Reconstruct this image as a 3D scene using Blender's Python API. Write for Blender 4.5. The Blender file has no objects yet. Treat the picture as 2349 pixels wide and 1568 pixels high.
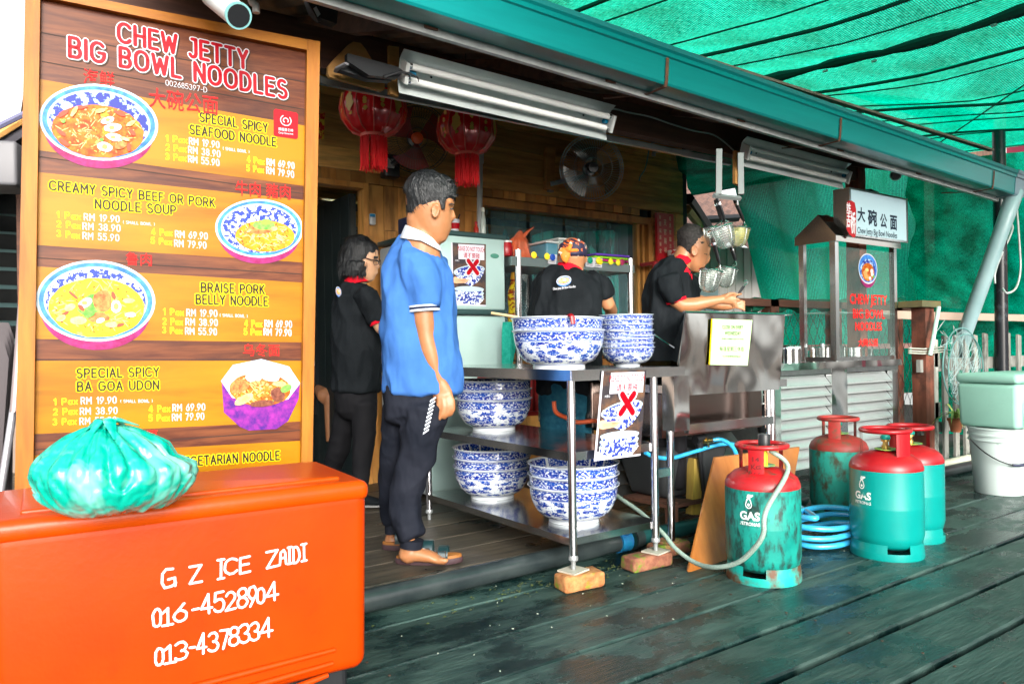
import bpy, math, random
from mathutils import Vector, Matrix, noise as mnoise
R = random.Random(7)
S = bpy.context.scene
COL = S.collection
PI = math.pi
# ------------------------------------------------------------------ camera
FPX, CU, CV, ROLL, H = 1720.0, 1174.0, 795.0, 0.014, 1.05
FW = Vector((.578, .816, 0)); RT = Vector((.816, -.578, 0)); UP = Vector((0, 0, 1)); CAMP = Vector((0, 0, H))
cam = bpy.data.cameras.new('camera'); camo = bpy.data.objects.new('camera', cam); COL.objects.link(camo)
_r = (RT - ROLL * UP).normalized(); _f = FW.normalized(); _u = _r.cross(_f); _u.normalize()
camo.matrix_world = Matrix(((_r.x, _u.x, -_f.x, 0), (_r.y, _u.y, -_f.y, 0), (_r.z, _u.z, -_f.z, H), (0, 0, 0, 1)))
cam.sensor_width = 36; cam.lens = FPX / 2349 * 36; cam.shift_y = 11 / 2349; cam.clip_start = .05; cam.clip_end = 600
cam.dof.use_dof = True; cam.dof.focus_distance = 3.9; cam.dof.aperture_fstop = 10
S.camera = camo
# ------------------------------------------------------------------ sky, sun, exposure
W = bpy.data.worlds.new('World'); S.world = W; W.use_nodes = True
wn = W.node_tree.nodes; wl = W.node_tree.links; wn.clear()
sky = wn.new('ShaderNodeTexSky'); sky.sky_type = 'NISHITA'; sky.sun_disc = False
SUN_EL, SUN_AZ = math.radians(21), math.radians(200)
sky.sun_elevation = SUN_EL; sky.sun_rotation = SUN_AZ; sky.dust_density = 4; sky.air_density = 1.2
hs = wn.new('ShaderNodeHueSaturation'); hs.inputs['Saturation'].default_value = .22; hs.inputs['Value'].default_value = 1.6
bg = wn.new('ShaderNodeBackground'); bg.inputs['Strength'].default_value = .15
wo = wn.new('ShaderNodeOutputWorld')
wl.new(sky.outputs[0], hs.inputs['Color']); wl.new(hs.outputs[0], bg.inputs[0]); wl.new(bg.outputs[0], wo.inputs[0])
sun = bpy.data.lights.new('sun', 'SUN'); sun.energy = 1.3; sun.angle = math.radians(26); sun.color = (1, .94, .86)
suno = bpy.data.objects.new('sun', sun); COL.objects.link(suno)
sd = Vector((math.sin(SUN_AZ) * math.cos(SUN_EL), math.cos(SUN_AZ) * math.cos(SUN_EL), math.sin(SUN_EL)))
suno.rotation_euler = sd.to_track_quat('Z', 'Y').to_euler()
S.view_settings.view_transform = 'Standard'; S.view_settings.look = 'None'; S.view_settings.gamma = 1
S.view_settings.use_curve_mapping = False; S.view_settings.exposure = .98
S.render.engine = 'CYCLES'; S.cycles.use_denoising = True; S.cycles.max_bounces = 10; S.cycles.diffuse_bounces = 6
S.cycles.transparent_max_bounces = 16; S.cycles.glossy_bounces = 4; S.cycles.sample_clamp_indirect = 6
S.cycles.caustics_reflective = False; S.cycles.caustics_refractive = False

# ------------------------------------------------------------------ pixel -> point on a real plane of the place
def ray(u, v):
    a = (u - CU) / FPX; b = (CV - v) / FPX; a, b = a + ROLL * b, b - ROLL * a
    return FW + a * RT + b * UP
def at(u, v, z=None, Y=None, X=None, Z=None, pl=None):
    d = ray(u, v)
    if z is not None: t = (z - H) / d.z
    elif Y is not None: t = Y / d.y
    elif X is not None: t = X / d.x
    elif Z is not None: t = Z
    else: t = (pl[0] - CAMP).dot(pl[1]) / d.dot(pl[1])
    return CAMP + d * t
# ------------------------------------------------------------------ mesh building
class MB:
    def __init__(s): s.v = []; s.f = []; s.uv = None
    def add(s, vs, fs):
        o = len(s.v); s.v += [Vector(p) for p in vs]; s.f += [tuple(i + o for i in f) for f in fs]; return s
    def box(s, c, d, rz=0, M=None):
        hx, hy, hz = d[0] / 2, d[1] / 2, d[2] / 2
        vs = [Vector((x, y, z)) for z in (-hz, hz) for y in (-hy, hy) for x in (-hx, hx)]
        m = Matrix.Translation(Vector(c)) @ (M if M is not None else Matrix.Rotation(rz, 4, 'Z'))
        return s.add([m @ v for v in vs], [(0, 2, 3, 1), (4, 5, 7, 6), (0, 1, 5, 4), (2, 6, 7, 3), (0, 4, 6, 2), (1, 3, 7, 5)])
    def b2(s, a, b):  # box from two corners
        a, b = Vector(a), Vector(b)
        return s.box((a + b) / 2, (abs(a.x - b.x), abs(a.y - b.y), abs(a.z - b.z)))
    def bev(s, c, d, r=.01, rz=0, M=None, seg=3, taper=1.0):  # box rounded round its vertical edges and top/bottom rims
        def ring(z, inset, sc):
            out = []; hx, hy = d[0] / 2 * sc - inset, d[1] / 2 * sc - inset; rr = max(r - inset, .0005)
            for cx, cy, a0 in ((1, 1, 0), (-1, 1, 90), (-1, -1, 180), (1, -1, 270)):
                for k in range(seg + 1):
                    a = math.radians(a0 + 90 * k / seg)
                    out.append((cx * (hx - rr) + rr * math.cos(a), cy * (hy - rr) + rr * math.sin(a), z))
            return out
        hz = d[2] / 2; rings = []
        for k in range(seg + 1):
            a = PI / 2 * k / seg; rings.append(ring(-hz + r * (1 - math.cos(a)), r * (1 - math.sin(a)), taper))
        for k in range(seg + 1):
            a = PI / 2 * k / seg; rings.append(ring(hz - r + r * math.sin(a), r * (1 - math.cos(a)), 1))
        m = Matrix.Translation(Vector(c)) @ (M if M is not None else Matrix.Rotation(rz, 4, 'Z'))
        return s.rings([[m @ Vector(p) for p in q] for q in rings])
    def rings(s, rs, caps=True, closed=True):
        n = len(rs[0]); o = len(s.v)
        for q in rs: s.v += [Vector(p) for p in q]
        for i in range(len(rs) - 1):
            for j in range(n if closed else n - 1):
                k = (j + 1) % n; s.f.append((o + i * n + j, o + i * n + k, o + (i + 1) * n + k, o + (i + 1) * n + j))
        if caps and closed:
            s.f.append(tuple(o + j for j in reversed(range(n)))); s.f.append(tuple(o + (len(rs) - 1) * n + j for j in range(n)))
        return s
    def tube(s, pts, r, n=8, caps=True, flat=1.0, ref=None):
        pts = [Vector(p) for p in pts]; rs = []; N = len(pts)
        rr = r if isinstance(r, (list, tuple)) else [r] * N
        t0 = (pts[1] - pts[0]).normalized()
        x = Vector(ref) if ref is not None else (Vector((0, 0, 1)) if abs(t0.z) < .9 else Vector((1, 0, 0)))
        for i, p in enumerate(pts):
            t = (pts[min(i + 1, N - 1)] - pts[max(i - 1, 0)]).normalized()
            y = t.cross(x);
            if y.length < 1e-6: y = t.cross(Vector((.3, .5, .8)))
            y.normalize(); x = y.cross(t).normalized() if ref is None else Vector(ref); 
            rs.append([p + rr[i] * (math.cos(2 * PI * k / n) * y + flat * math.sin(2 * PI * k / n) * x) for k in range(n)])
        return s.rings(rs, caps)
    def lathe(s, prof, n=32, c=(0, 0, 0), M=None, caps=True, a0=0, a1=2 * PI):
        c = Vector(c); full = abs(a1 - a0 - 2 * PI) < 1e-6; m = n if full else n + 1
        rs = [[c + (M @ Vector((r * math.cos(a0 + (a1 - a0) * k / n), r * math.sin(a0 + (a1 - a0) * k / n), z)) if M is not None else Vector((r * math.cos(a0 + (a1 - a0) * k / n), r * math.sin(a0 + (a1 - a0) * k / n), z))) for k in range(m)] for r, z in prof]
        return s.rings(rs, caps, full)
    def poly(s, pts, d=None):  # flat polygon, with thickness vector d
        n = len(pts); pts = [Vector(p) for p in pts]
        if d is None: return s.add(pts, [tuple(range(n))])
        d = Vector(d)
        return s.add(pts + [p + d for p in pts], [tuple(range(n)), tuple(reversed(range(n, 2 * n)))] + [(i, i + n, (i + 1) % n + n, (i + 1) % n) for i in range(n)])
    def grid(s, fn, nu, nv):
        o = len(s.v)
        for j in range(nv + 1):
            for i in range(nu + 1): s.v.append(Vector(fn(i / nu, j / nv)))
        for j in range(nv):
            for i in range(nu):
                a = o + j * (nu + 1) + i; s.f.append((a, a + 1, a + nu + 2, a + nu + 1))
        return s
    def sphere(s, c, r, n=12, m=8, sc=(1, 1, 1)):
        c = Vector(c)
        return s.rings([[c + Vector((r * sc[0] * math.sin(PI * j / m) * math.cos(2 * PI * k / n), r * sc[1] * math.sin(PI * j / m) * math.sin(2 * PI * k / n), -r * sc[2] * math.cos(PI * j / m))) for k in range(n)] for j in [.15] + list(range(1, m)) + [m - .15]])
def origin(p):
    v = Vector((0, 0, 0))
    while p is not None: v += p.location; p = p.parent
    return v
def smooth(me, ang=40):
    me.polygons.foreach_set('use_smooth', [True] * len(me.polygons))
    try: me.set_sharp_from_angle(angle=math.radians(ang))
    except Exception: pass
def obj(name, mb, m, parent=None, sm=False, label=None, off=None):
    if isinstance(mb, MB):
        me = bpy.data.meshes.new(name); o3 = origin(parent) if off is None else Vector(off)
        me.from_pydata([tuple(v - o3) for v in mb.v], [], mb.f); me.update()
        if mb.uv:
            uvl = me.uv_layers.new(name='UVMap'); vi = [0] * len(me.loops); me.loops.foreach_get('vertex_index', vi)
            for k, i in enumerate(vi): uvl.data[k].uv = mb.uv[i]
    else: me = mb
    if sm: smooth(me, sm if not isinstance(sm, bool) else 40)
    if not me.materials: me.materials.append(m)
    o = bpy.data.objects.new(name, me); COL.objects.link(o)
    if parent is not None: o.parent = parent
    if label: o['label'] = label
    return o
def thing(name, label, cat, loc=(0, 0, 0), group=None):
    o = bpy.data.objects.new(name, None); COL.objects.link(o); o.location = loc; o.empty_display_size = .1
    o['label'] = label; o['category'] = cat
    if group: o['group'] = group
    return o
def tag(o, label=None, cat=None, group=None, kind=None):
    for k, v in (('label', label), ('category', cat), ('group', group), ('kind', kind)):
        if v: o[k] = v
    return o
def dup(root, loc=None, rz=None, label=None):
    def cp(o, par):
        c = o.copy(); COL.objects.link(c); c.parent = par
        for ch in o.children: cp(ch, c)
        return c
    c = cp(root, None)
    if loc is not None: c.location = loc
    if rz is not None: c.rotation_euler[2] = rz
    if label: c['label'] = label
    return c
# ------------------------------------------------------------------ materials
MATS = {}
def mat(name, c1, c2=None, sc=5, st=(1, 1, 1), det=4, lo=.35, hi=.65, rough=.5, r2=None, metal=0, bump=0, bsc=None, bst=None, vary=0, coat=0, spec=.5,
        trans=0, alpha=1, c3=None, s3=3, st3=(1, 1, 1), lo3=.5, hi3=.62, r3=None, emit=None, es=1, warp=0, sss=0, ior=1.45, aniso=0, bdet=5):
    if name in MATS: return MATS[name]
    m = bpy.data.materials.new(name); MATS[name] = m; m.use_nodes = True
    nt = m.node_tree; N = nt.nodes; L = nt.links; b = N['Principled BSDF']; b.inputs['IOR'].default_value = ior
    def n(t): return N.new(t)
    tc = n('ShaderNodeTexCoord'); oi = n('ShaderNodeObjectInfo')
    add = n('ShaderNodeVectorMath'); add.operation = 'ADD'; L.new(tc.outputs['Object'], add.inputs[0])
    mr = n('ShaderNodeMath'); mr.operation = 'MULTIPLY'; mr.inputs[1].default_value = 7.3 if vary else 0; L.new(oi.outputs['Random'], mr.inputs[0]); L.new(mr.outputs[0], add.inputs[1])
    def nz(scale, stretch, detail, l, h, dist=0):
        mp = n('ShaderNodeMapping'); mp.inputs['Scale'].default_value = stretch; L.new(add.outputs[0], mp.inputs[0])
        t = n('ShaderNodeTexNoise'); t.inputs['Scale'].default_value = scale; t.inputs['Detail'].default_value = detail; t.inputs['Roughness'].default_value = .62; t.inputs['Distortion'].default_value = dist
        L.new(mp.outputs[0], t.inputs['Vector'])
        r = n('ShaderNodeMapRange'); r.inputs['From Min'].default_value = l; r.inputs['From Max'].default_value = h; L.new(t.outputs['Fac'], r.inputs['Value'])
        return t, r
    def mix(fac, a, bb):
        x = n('ShaderNodeMix'); x.data_type = 'RGBA'; L.new(fac, x.inputs[0])
        for s_, val in ((6, a), (7, bb)):
            if hasattr(val, 'type') and hasattr(val, 'is_linked'): L.new(val, x.inputs[s_])
            else: x.inputs[s_].default_value = (*val, 1)
        return x.outputs[2]
    col = None; t1 = None
    if c2 is not None:
        t1, r1 = nz(sc, st, det, lo, hi, warp); col = mix(r1.outputs[0], c1, c2)
        if r2 is not None:
            rr = n('ShaderNodeMapRange'); L.new(r1.outputs[0], rr.inputs['Value']); rr.inputs['To Min'].default_value = rough; rr.inputs['To Max'].default_value = r2; L.new(rr.outputs[0], b.inputs['Roughness'])
    if c3 is not None:
        t3, r3n = nz(s3, st3, 6, lo3, hi3); col = mix(r3n.outputs[0], col if col is not None else c1, c3)
        if r3 is not None:
            rr = n('ShaderNodeMapRange'); L.new(r3n.outputs[0], rr.inputs['Value']); rr.inputs['To Min'].default_value = rough; rr.inputs['To Max'].default_value = r3; L.new(rr.outputs[0], b.inputs['Roughness'])
    if vary:
        h = n('ShaderNodeHueSaturation'); q = n('ShaderNodeMapRange'); L.new(oi.outputs['Random'], q.inputs['Value']); q.inputs['To Min'].default_value = 1 - vary; q.inputs['To Max'].default_value = 1 + vary
        L.new(q.outputs[0], h.inputs['Value'])
        if col is not None: L.new(col, h.inputs['Color'])
        else: h.inputs['Color'].default_value = (*c1, 1)
        col = h.outputs[0]
    if col is not None: L.new(col, b.inputs['Base Color'])
    else: b.inputs['Base Color'].default_value = (*c1, 1)
    if not b.inputs['Roughness'].is_linked: b.inputs['Roughness'].default_value = rough
    b.inputs['Metallic'].default_value = metal; b.inputs['Specular IOR Level'].default_value = spec
    if any(q in name for q in ('cotton', 'jersey', 'trousers', 'shirt', 'denim')): b.inputs['Specular IOR Level'].default_value = .12
    if 'print' in name: b.inputs['Specular IOR Level'].default_value = .12
    b.inputs['Coat Weight'].default_value = coat; b.inputs['Coat Roughness'].default_value = .12
    b.inputs['Transmission Weight'].default_value = trans; b.inputs['Alpha'].default_value = alpha
    if aniso: b.inputs['Anisotropic'].default_value = aniso
    if sss: b.inputs['Subsurface Weight'].default_value = sss; b.inputs['Subsurface Radius'].default_value = (.02, .006, .003); b.inputs['Subsurface Scale'].default_value = .5
    if emit: b.inputs['Emission Color'].default_value = (*emit, 1); b.inputs['Emission Strength'].default_value = es
    if bump:
        tb, _ = nz(bsc or sc, bst or st, bdet, 0, 1)
        bu = n('ShaderNodeBump'); bu.inputs['Strength'].default_value = min(bump, 1); bu.inputs['Distance'].default_value = .01 * max(bump, 1); L.new(tb.outputs['Fac'], bu.inputs['Height']); L.new(bu.outputs[0], b.inputs['Normal'])
    return m
def netmat(name, ca, cb, axis='X', freq=26, hole=.1, trl=.75, sub=None):
    """woven shade cloth: coloured threads that let light through, ribs every few centimetres, open weave between"""
    m = bpy.data.materials.new(name); m.use_nodes = True; nt = m.node_tree; N = nt.nodes; L = nt.links; N.clear()
    tc = N.new('ShaderNodeTexCoord')
    w = N.new('ShaderNodeTexWave'); w.bands_direction = axis; w.inputs['Scale'].default_value = freq; w.inputs['Distortion'].default_value = 1.2; w.inputs['Detail'].default_value = 3; w.inputs['Detail Scale'].default_value = .6; L.new(tc.outputs['UV'], w.inputs[0])
    rm = N.new('ShaderNodeMapRange'); rm.inputs['From Min'].default_value = .0; rm.inputs['From Max'].default_value = .35; L.new(w.outputs['Fac'], rm.inputs['Value'])
    n1 = N.new('ShaderNodeTexNoise'); n1.inputs['Scale'].default_value = 3; n1.inputs['Detail'].default_value = 5; L.new(tc.outputs['UV'], n1.inputs[0])
    mp = N.new('ShaderNodeMapping'); mp.inputs['Scale'].default_value = (150, 30, 1) if axis == 'Y' else (30, 150, 1); L.new(tc.outputs['UV'], mp.inputs[0])
    n2 = N.new('ShaderNodeTexNoise'); n2.inputs['Scale'].default_value = 1; n2.inputs['Detail'].default_value = 2; L.new(mp.outputs[0], n2.inputs[0])
    mx = N.new('ShaderNodeMix'); mx.data_type = 'RGBA'; mx.inputs[6].default_value = (*[x * .3 for x in ca], 1); mx.inputs[7].default_value = (*cb, 1); L.new(rm.outputs[0], mx.inputs[0])
    r1 = N.new('ShaderNodeMapRange'); r1.inputs['From Min'].default_value = .35; r1.inputs['From Max'].default_value = .65; L.new(n1.outputs['Fac'], r1.inputs['Value'])
    mx2 = N.new('ShaderNodeMix'); mx2.data_type = 'RGBA'; mx2.inputs[6].default_value = (*ca, 1); L.new(r1.outputs[0], mx2.inputs[0]); L.new(mx.outputs[2], mx2.inputs[7])
    mx3 = N.new('ShaderNodeMix'); mx3.data_type = 'RGBA'; mx3.blend_type = 'MULTIPLY'; mx3.inputs[0].default_value = 1
    con = .28 if axis == 'Y' and hole < .04 else .5
    r2 = N.new('ShaderNodeMapRange'); r2.inputs['From Min'].default_value = .3; r2.inputs['From Max'].default_value = .7; r2.inputs['To Min'].default_value = con; r2.inputs['To Max'].default_value = 1.15; L.new(n2.outputs['Fac'], r2.inputs['Value'])
    L.new(mx2.outputs[2], mx3.inputs[6]); L.new(r2.outputs[0], mx3.inputs[7])
    m4 = N.new('ShaderNodeMix'); m4.data_type = 'RGBA'; m4.blend_type = 'MULTIPLY'; m4.inputs[0].default_value = 1; L.new(mx3.outputs[2], m4.inputs[6])
    r4 = N.new('ShaderNodeMapRange'); r4.inputs['To Min'].default_value = .35; L.new(rm.outputs[0], r4.inputs['Value']); L.new(r4.outputs[0], m4.inputs[7])
    tr = N.new('ShaderNodeBsdfTranslucent'); df = N.new('ShaderNodeBsdfDiffuse'); tp = N.new('ShaderNodeBsdfTransparent')
    L.new(m4.outputs[2], tr.inputs[0]); L.new(m4.outputs[2], df.inputs[0])
    a = N.new('ShaderNodeMixShader'); a.inputs[0].default_value = trl; L.new(df.outputs[0], a.inputs[1]); L.new(tr.outputs[0], a.inputs[2])
    hr = N.new('ShaderNodeMapRange'); hr.inputs['From Min'].default_value = .5; hr.inputs['From Max'].default_value = .72; hr.inputs['To Min'].default_value = hole * .6; hr.inputs['To Max'].default_value = min(1, hole * 4); L.new(n2.outputs['Fac'], hr.inputs['Value'])
    bb = N.new('ShaderNodeMixShader'); L.new(hr.outputs[0], bb.inputs[0]); L.new(a.outputs[0], bb.inputs[1]); L.new(tp.outputs[0], bb.inputs[2])
    o = N.new('ShaderNodeOutputMaterial'); L.new(bb.outputs[0], o.inputs[0]); return m
# woods
WPL = mat('wall_plank_wood', (.42, .16, .03), (.72, .36, .09), sc=3, st=(1, 9, .7), vary=.45, rough=.5, bump=.15, c3=(.09, .035, .012), s3=2.2, st3=(4, 4, .6), lo3=.52, hi3=.75)
WPH = mat('wall_board_wood', (.50, .24, .055), (.78, .44, .13), sc=3, st=(.6, 4, 9), vary=.4, rough=.55, bump=.15, c3=(.07, .035, .015), s3=1.6, st3=(.6, 4, 6), lo3=.5, hi3=.8)
WDK = mat('deck_wood', (.008, .030, .027), (.058, .105, .090), sc=7, st=(.7, 4, 1), lo=.3, hi=.75, det=8, vary=.25, rough=.5, r2=.8, bump=.8, bsc=16, bst=(.6, 6, 1), c3=(.0035, .014, .014), s3=2.6, st3=(1, 1.7, 1), lo3=.46, hi3=.6, r3=.10)  # teal includes the canopy's green light, put into the wood colour
WFL = mat('shop_floor_wood', (.030, .029, .022), (.085, .070, .050), sc=6, st=(.4, 5, 1), det=8, vary=.25, rough=.5, r2=.7, bump=.3, c3=(.012, .014, .014), s3=5, lo3=.56, hi3=.64, r3=.25)
WDARK = mat('dark_beam_wood', (.06, .025, .016), (.13, .055, .032), sc=3, st=(.5, 4, 5), rough=.7, bump=.2)
WPOST = mat('brown_post_wood', (.12, .035, .02), (.22, .07, .04), sc=4, st=(4, 4, .5), rough=.7, bump=.3, c3=(.05, .02, .012), s3=3)
WFRM = mat('sign_frame_wood', (.24, .075, .003), (.34, .125, .007), sc=4, st=(6, 6, .7), rough=.45, bump=.15, c3=(.22, .07, .01), s3=3, st3=(5, 5, .5), lo3=.56, hi3=.72, spec=.25)
WFRH = mat('sign_frame_wood_across', (.24, .075, .003), (.34, .125, .007), sc=4, st=(.7, 6, 6), rough=.45, bump=.15, c3=(.25, .09, .01), s3=3, st3=(.5, 5, 5), lo3=.6, hi3=.8, spec=.25)
WPALE = mat('pale_bracket_wood', (.42, .20, .05), (.60, .32, .10), sc=4, st=(1, 1, 4), rough=.6, bump=.1)
PLY = mat('varnished_plywood', (.27, .085, .015), (.42, .16, .035), sc=3, st=(3, 3, .6), rough=.3, c3=(.3, .1, .02), s3=1.6, coat=.2)
WGREY = mat('weathered_picket_wood', (.16, .16, .14), (.36, .36, .33), sc=5, st=(3, 3, .4), vary=.3, rough=.85, bump=.4, c3=(.07, .08, .07), s3=4)
# metals and plastics
STEEL = mat('brushed_steel', (.72, .72, .72), (.6, .62, .62), sc=6, st=(1, 1, .2), rough=.14, r2=.24, metal=1)
STEELW = mat('wavy_steel_sheet', (.74, .73, .72), (.66, .67, .67), sc=3, rough=.08, r2=.12, metal=1, bump=3.5, bsc=3.6, bst=(1, 1, .7), bdet=.6)
STEELD = mat('dull_steel', (.38, .40, .40), (.24, .26, .26), sc=5, rough=.3, r2=.45, metal=1)
TUBEM = mat('polished_tube_steel', (.74, .73, .76), rough=.12, metal=1)
CHROME = mat('chrome', (.85, .85, .86), rough=.08, metal=1)
TEALP = mat('teal_gutter_paint', (.0, .20, .20), (.0, .165, .17), sc=4, st=(.3, 3, 3), rough=.28, coat=.2)
GREYP = mat('grey_teal_pipe_plastic', (.22, .34, .36), (.28, .40, .42), sc=3, rough=.35)
BLK = mat('black_plastic', (.012, .013, .015), rough=.4)
BLKR = mat('black_rubber_pipe', (.012, .018, .02), (.03, .04, .04), sc=6, rough=.28, bump=.1)
WHP = mat('white_plastic', (.52, .54, .53), rough=.35)
WHD = mat('grimy_white_plastic', (.68, .78, .70), (.55, .68, .6), sc=3, rough=.4, c3=(.3, .36, .3), s3=9, lo3=.62, hi3=.7)
ALU = mat('white_aluminium', (.40, .42, .42), (.30, .33, .34), sc=6, rough=.28, metal=.55)
ROOFM = mat('old_roofing_sheet', (.14, .095, .075), (.22, .16, .13), sc=4, rough=.85, bump=.3)
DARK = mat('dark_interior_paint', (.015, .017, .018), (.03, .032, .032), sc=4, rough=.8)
GLASS = mat('clear_glass', (.2, .3, .28), rough=.02, alpha=.12, spec=.8)
GLASSD = mat('dark_window_glass', (.04, .07, .08), rough=.03, alpha=.1, spec=.9)
REDP = mat('red_cylinder_paint', (.42, .005, .010), (.30, .008, .010), sc=5, rough=.4, c3=(.05, .03, .02), s3=22, lo3=.52, hi3=.7, coat=.1)
REDW = mat('worn_red_cylinder_paint', (.36, .02, .02), (.2, .03, .02), sc=5, rough=.5, c3=(.07, .07, .04), s3=18, lo3=.5, hi3=.68, bump=.2)
REDN = mat('fresh_red_cylinder_paint', (.34, .004, .009), (.25, .005, .009), sc=5, rough=.36, coat=.05, c3=(.12, .01, .01), s3=30, lo3=.62, hi3=.72)
GRNW = mat('worn_teal_cylinder_paint', (.0, .17, .14), (.01, .27, .22), sc=6, rough=.45, c3=(.012, .045, .038), s3=34, st3=(1, 1, .4), lo3=.46, hi3=.62, bump=.2)
GRNR = mat('rusting_teal_cylinder_paint', (.01, .25, .2), (.02, .32, .25), sc=5, rough=.55, c3=(.05, .055, .03), s3=20, st3=(1, 1, .6), lo3=.46, hi3=.64, bump=.2)
GRNN = mat('fresh_teal_cylinder_paint', (.0, .22, .20), (.0, .245, .22), sc=3, rough=.3, coat=.15, c3=(.01, .15, .13), s3=14, lo3=.68, hi3=.74)
BRASS = mat('brass', (.6, .4, .12), rough=.3, metal=1)
YEL = mat('yellow_plastic', (.8, .66, .02), rough=.4)
BRICK = mat('mossy_orange_brick', (.30, .10, .03), (.46, .22, .08), sc=30, rough=.9, bump=.6, c3=(.16, .22, .01), s3=16, lo3=.55, hi3=.66)
BRICKR = mat('mossy_red_brick', (.15, .05, .03), (.27, .11, .06), sc=30, rough=.9, bump=.6, c3=(.10, .17, .01), s3=16, lo3=.5, hi3=.62)
TILE = mat('beige_floor_tile', (.42, .40, .33), (.32, .3, .24), sc=9, rough=.5)
ORG = mat('orange_cool_box_plastic', (.43, .028, .0), (.42, .038, .0), sc=2, rough=.45, coat=0, spec=.16, c3=(.36, .022, .001), s3=6, lo3=.6, hi3=.78, bump=.08, bsc=50)
ORGT = mat('orange_lid_plastic', (.43, .050, .0), (.42, .038, .0), sc=2, rough=.33, coat=.06, spec=.25, c3=(.36, .03, .001), s3=7, lo3=.62, hi3=.8, bump=.08, bsc=50)
WHITEINK = mat('white_paint_marker', (.62, .60, .62), rough=.5)
RED = mat('red_print', (.34, .0012, .008), rough=.4)
WHITE = mat('white_print', (.50, .50, .54), rough=.4)
BLACK = mat('black_print', (.02, .018, .012), rough=.4)
SHADOW = mat('dark_print_edge', (.05, .03, .02), rough=.5)
YELP = mat('yellow_print', (.58, .42, .0), rough=.4)
GLOW = mat('pale_blue_print', (.22, .22, .16), rough=.4)
REDC = mat('brushed_red_print', (.62, .01, .01), rough=.5)
GREEN_T = mat('green_tint', (.1, .5, .3), rough=.5)
# ------------------------------------------------------------------ monoline lettering
def arc(cx, cy, rx, ry, a0, a1, n=10):
    return [(cx + rx * math.cos(math.radians(a0 + (a1 - a0) * k / n)), cy + ry * math.sin(math.radians(a0 + (a1 - a0) * k / n))) for k in range(n + 1)]
G = {
 'A': [[(0, 0), (.33, 1), (.66, 0)], [(.13, .33), (.53, .33)]],
 'B': [[(0, 0), (0, 1), (.32, 1)] + arc(.34, .76, .22, .24, 90, -90) + [(0, .52)], [(.34, .52)] + arc(.36, .26, .25, .26, 90, -90) + [(0, 0)]],
 'C': [arc(.4, .62, .4, .38, 35, 180, 8) + arc(.4, .38, .4, .38, 180, 325, 8)],
 'D': [[(0, 0), (0, 1), (.25, 1)] + arc(.25, .5, .4, .5, 90, -90, 12) + [(0, 0)]],
 'E': [[(.52, 1), (0, 1), (0, 0), (.52, 0)], [(0, .52), (.45, .52)]],
 'F': [[(.52, 1), (0, 1), (0, 0)], [(0, .52), (.45, .52)]],
 'G': [arc(.38, .62, .38, .38, 40, 180, 8) + arc(.38, .38, .38, .38, 180, 360, 10) + [(.76, .48), (.45, .48)]],
 'H': [[(0, 0), (0, 1)], [(.62, 0), (.62, 1)], [(0, .52), (.62, .52)]],
 'I': [[(0, 0), (0, 1)]],
 'J': [[(.4, 1), (.4, .25)] + arc(.18, .25, .22, .25, 0, -150, 8), [(.15, 1), (.4, 1)]],
 'K': [[(0, 0), (0, 1)], [(.55, 1), (0, .42)], [(.2, .6), (.58, 0)]],
 'L': [[(0, 1), (0, 0), (.5, 0)]],
 'M': [[(0, 0), (0, 1), (.38, .4), (.76, 1), (.76, 0)]],
 'N': [[(0, 0), (0, 1), (.62, 0), (.62, 1)]],
 'O': [arc(.38, .62, .38, .38, 0, 180, 10) + arc(.38, .38, .38, .38, 180, 360, 10) + [(.76, .62)]],
 'P': [[(0, 0), (0, 1), (.32, 1)] + arc(.34, .73, .24, .27, 90, -90) + [(0, .46)]],
 'R': [[(0, 0), (0, 1), (.32, 1)] + arc(.34, .74, .24, .26, 90, -90) + [(0, .48)], [(.32, .48), (.6, 0)]],
 'S': [arc(.29, .75, .27, .25, 45, 230, 9) + arc(.29, .25, .29, .26, 60, -140, 10)],
 'T': [[(0, 1), (.6, 1)], [(.3, 1), (.3, 0)]],
 'U': [[(0, 1), (0, .32)] + arc(.32, .32, .32, .32, 180, 360, 10) + [(.64, 1)]],
 'V': [[(0, 1), (.33, 0), (.66, 1)]],
 'W': [[(0, 1), (.22, 0), (.46, .8), (.7, 0), (.92, 1)]],
 'Y': [[(0, 1), (.3, .48), (.6, 1)], [(.3, .48), (.3, 0)]],
 'Z': [[(0, 1), (.58, 1), (0, 0), (.6, 0)]],
 '0': [arc(.28, .66, .28, .34, 0, 180, 8) + arc(.28, .34, .28, .34, 180, 360, 8) + [(.56, .66)]],
 '1': [[(0, .78), (.22, 1), (.22, 0)]],
 '2': [arc(.27, .72, .27, .28, 160, -35, 8) + [(0, 0), (.55, 0)]],
 '3': [arc(.25, .75, .25, .25, 150, -80, 8), arc(.25, .26, .28, .26, 85, -150, 9)],
 '4': [[(.42, 0), (.42, 1), (0, .28), (.6, .28)]],
 '5': [[(.5, 1), (.06, 1), (.03, .56)] + arc(.24, .33, .3, .33, 120, -150, 10)],
 '6': [[(.45, 1)] + arc(.28, .32, .28, .32, 150, 510, 14)],
 '7': [[(0, 1), (.55, 1), (.18, 0)]],
 '8': [arc(.27, .76, .24, .24, -90, 270, 12), arc(.27, .26, .28, .26, 90, 450, 12)],
 '9': [[(.1, 0)] + arc(.28, .68, .28, .32, -30, 330, 14)],
 '-': [[(.02, .42), (.36, .42)]], '.': [[(.04, .02), (.06, .02)]], '(': [arc(.4, .5, .35, .65, 130, 230, 6)], ')': [arc(-.1, .5, .35, .65, 50, -50, 6)],
 'a': [arc(.25, .3, .25, .3, 0, 360, 10), [(.5, .62), (.5, 0)]], 'x': [[(0, .62), (.46, 0)], [(.46, .62), (0, 0)]], ' ': [],
 'i': [[(0, 0), (0, .62)]],
}
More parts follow.
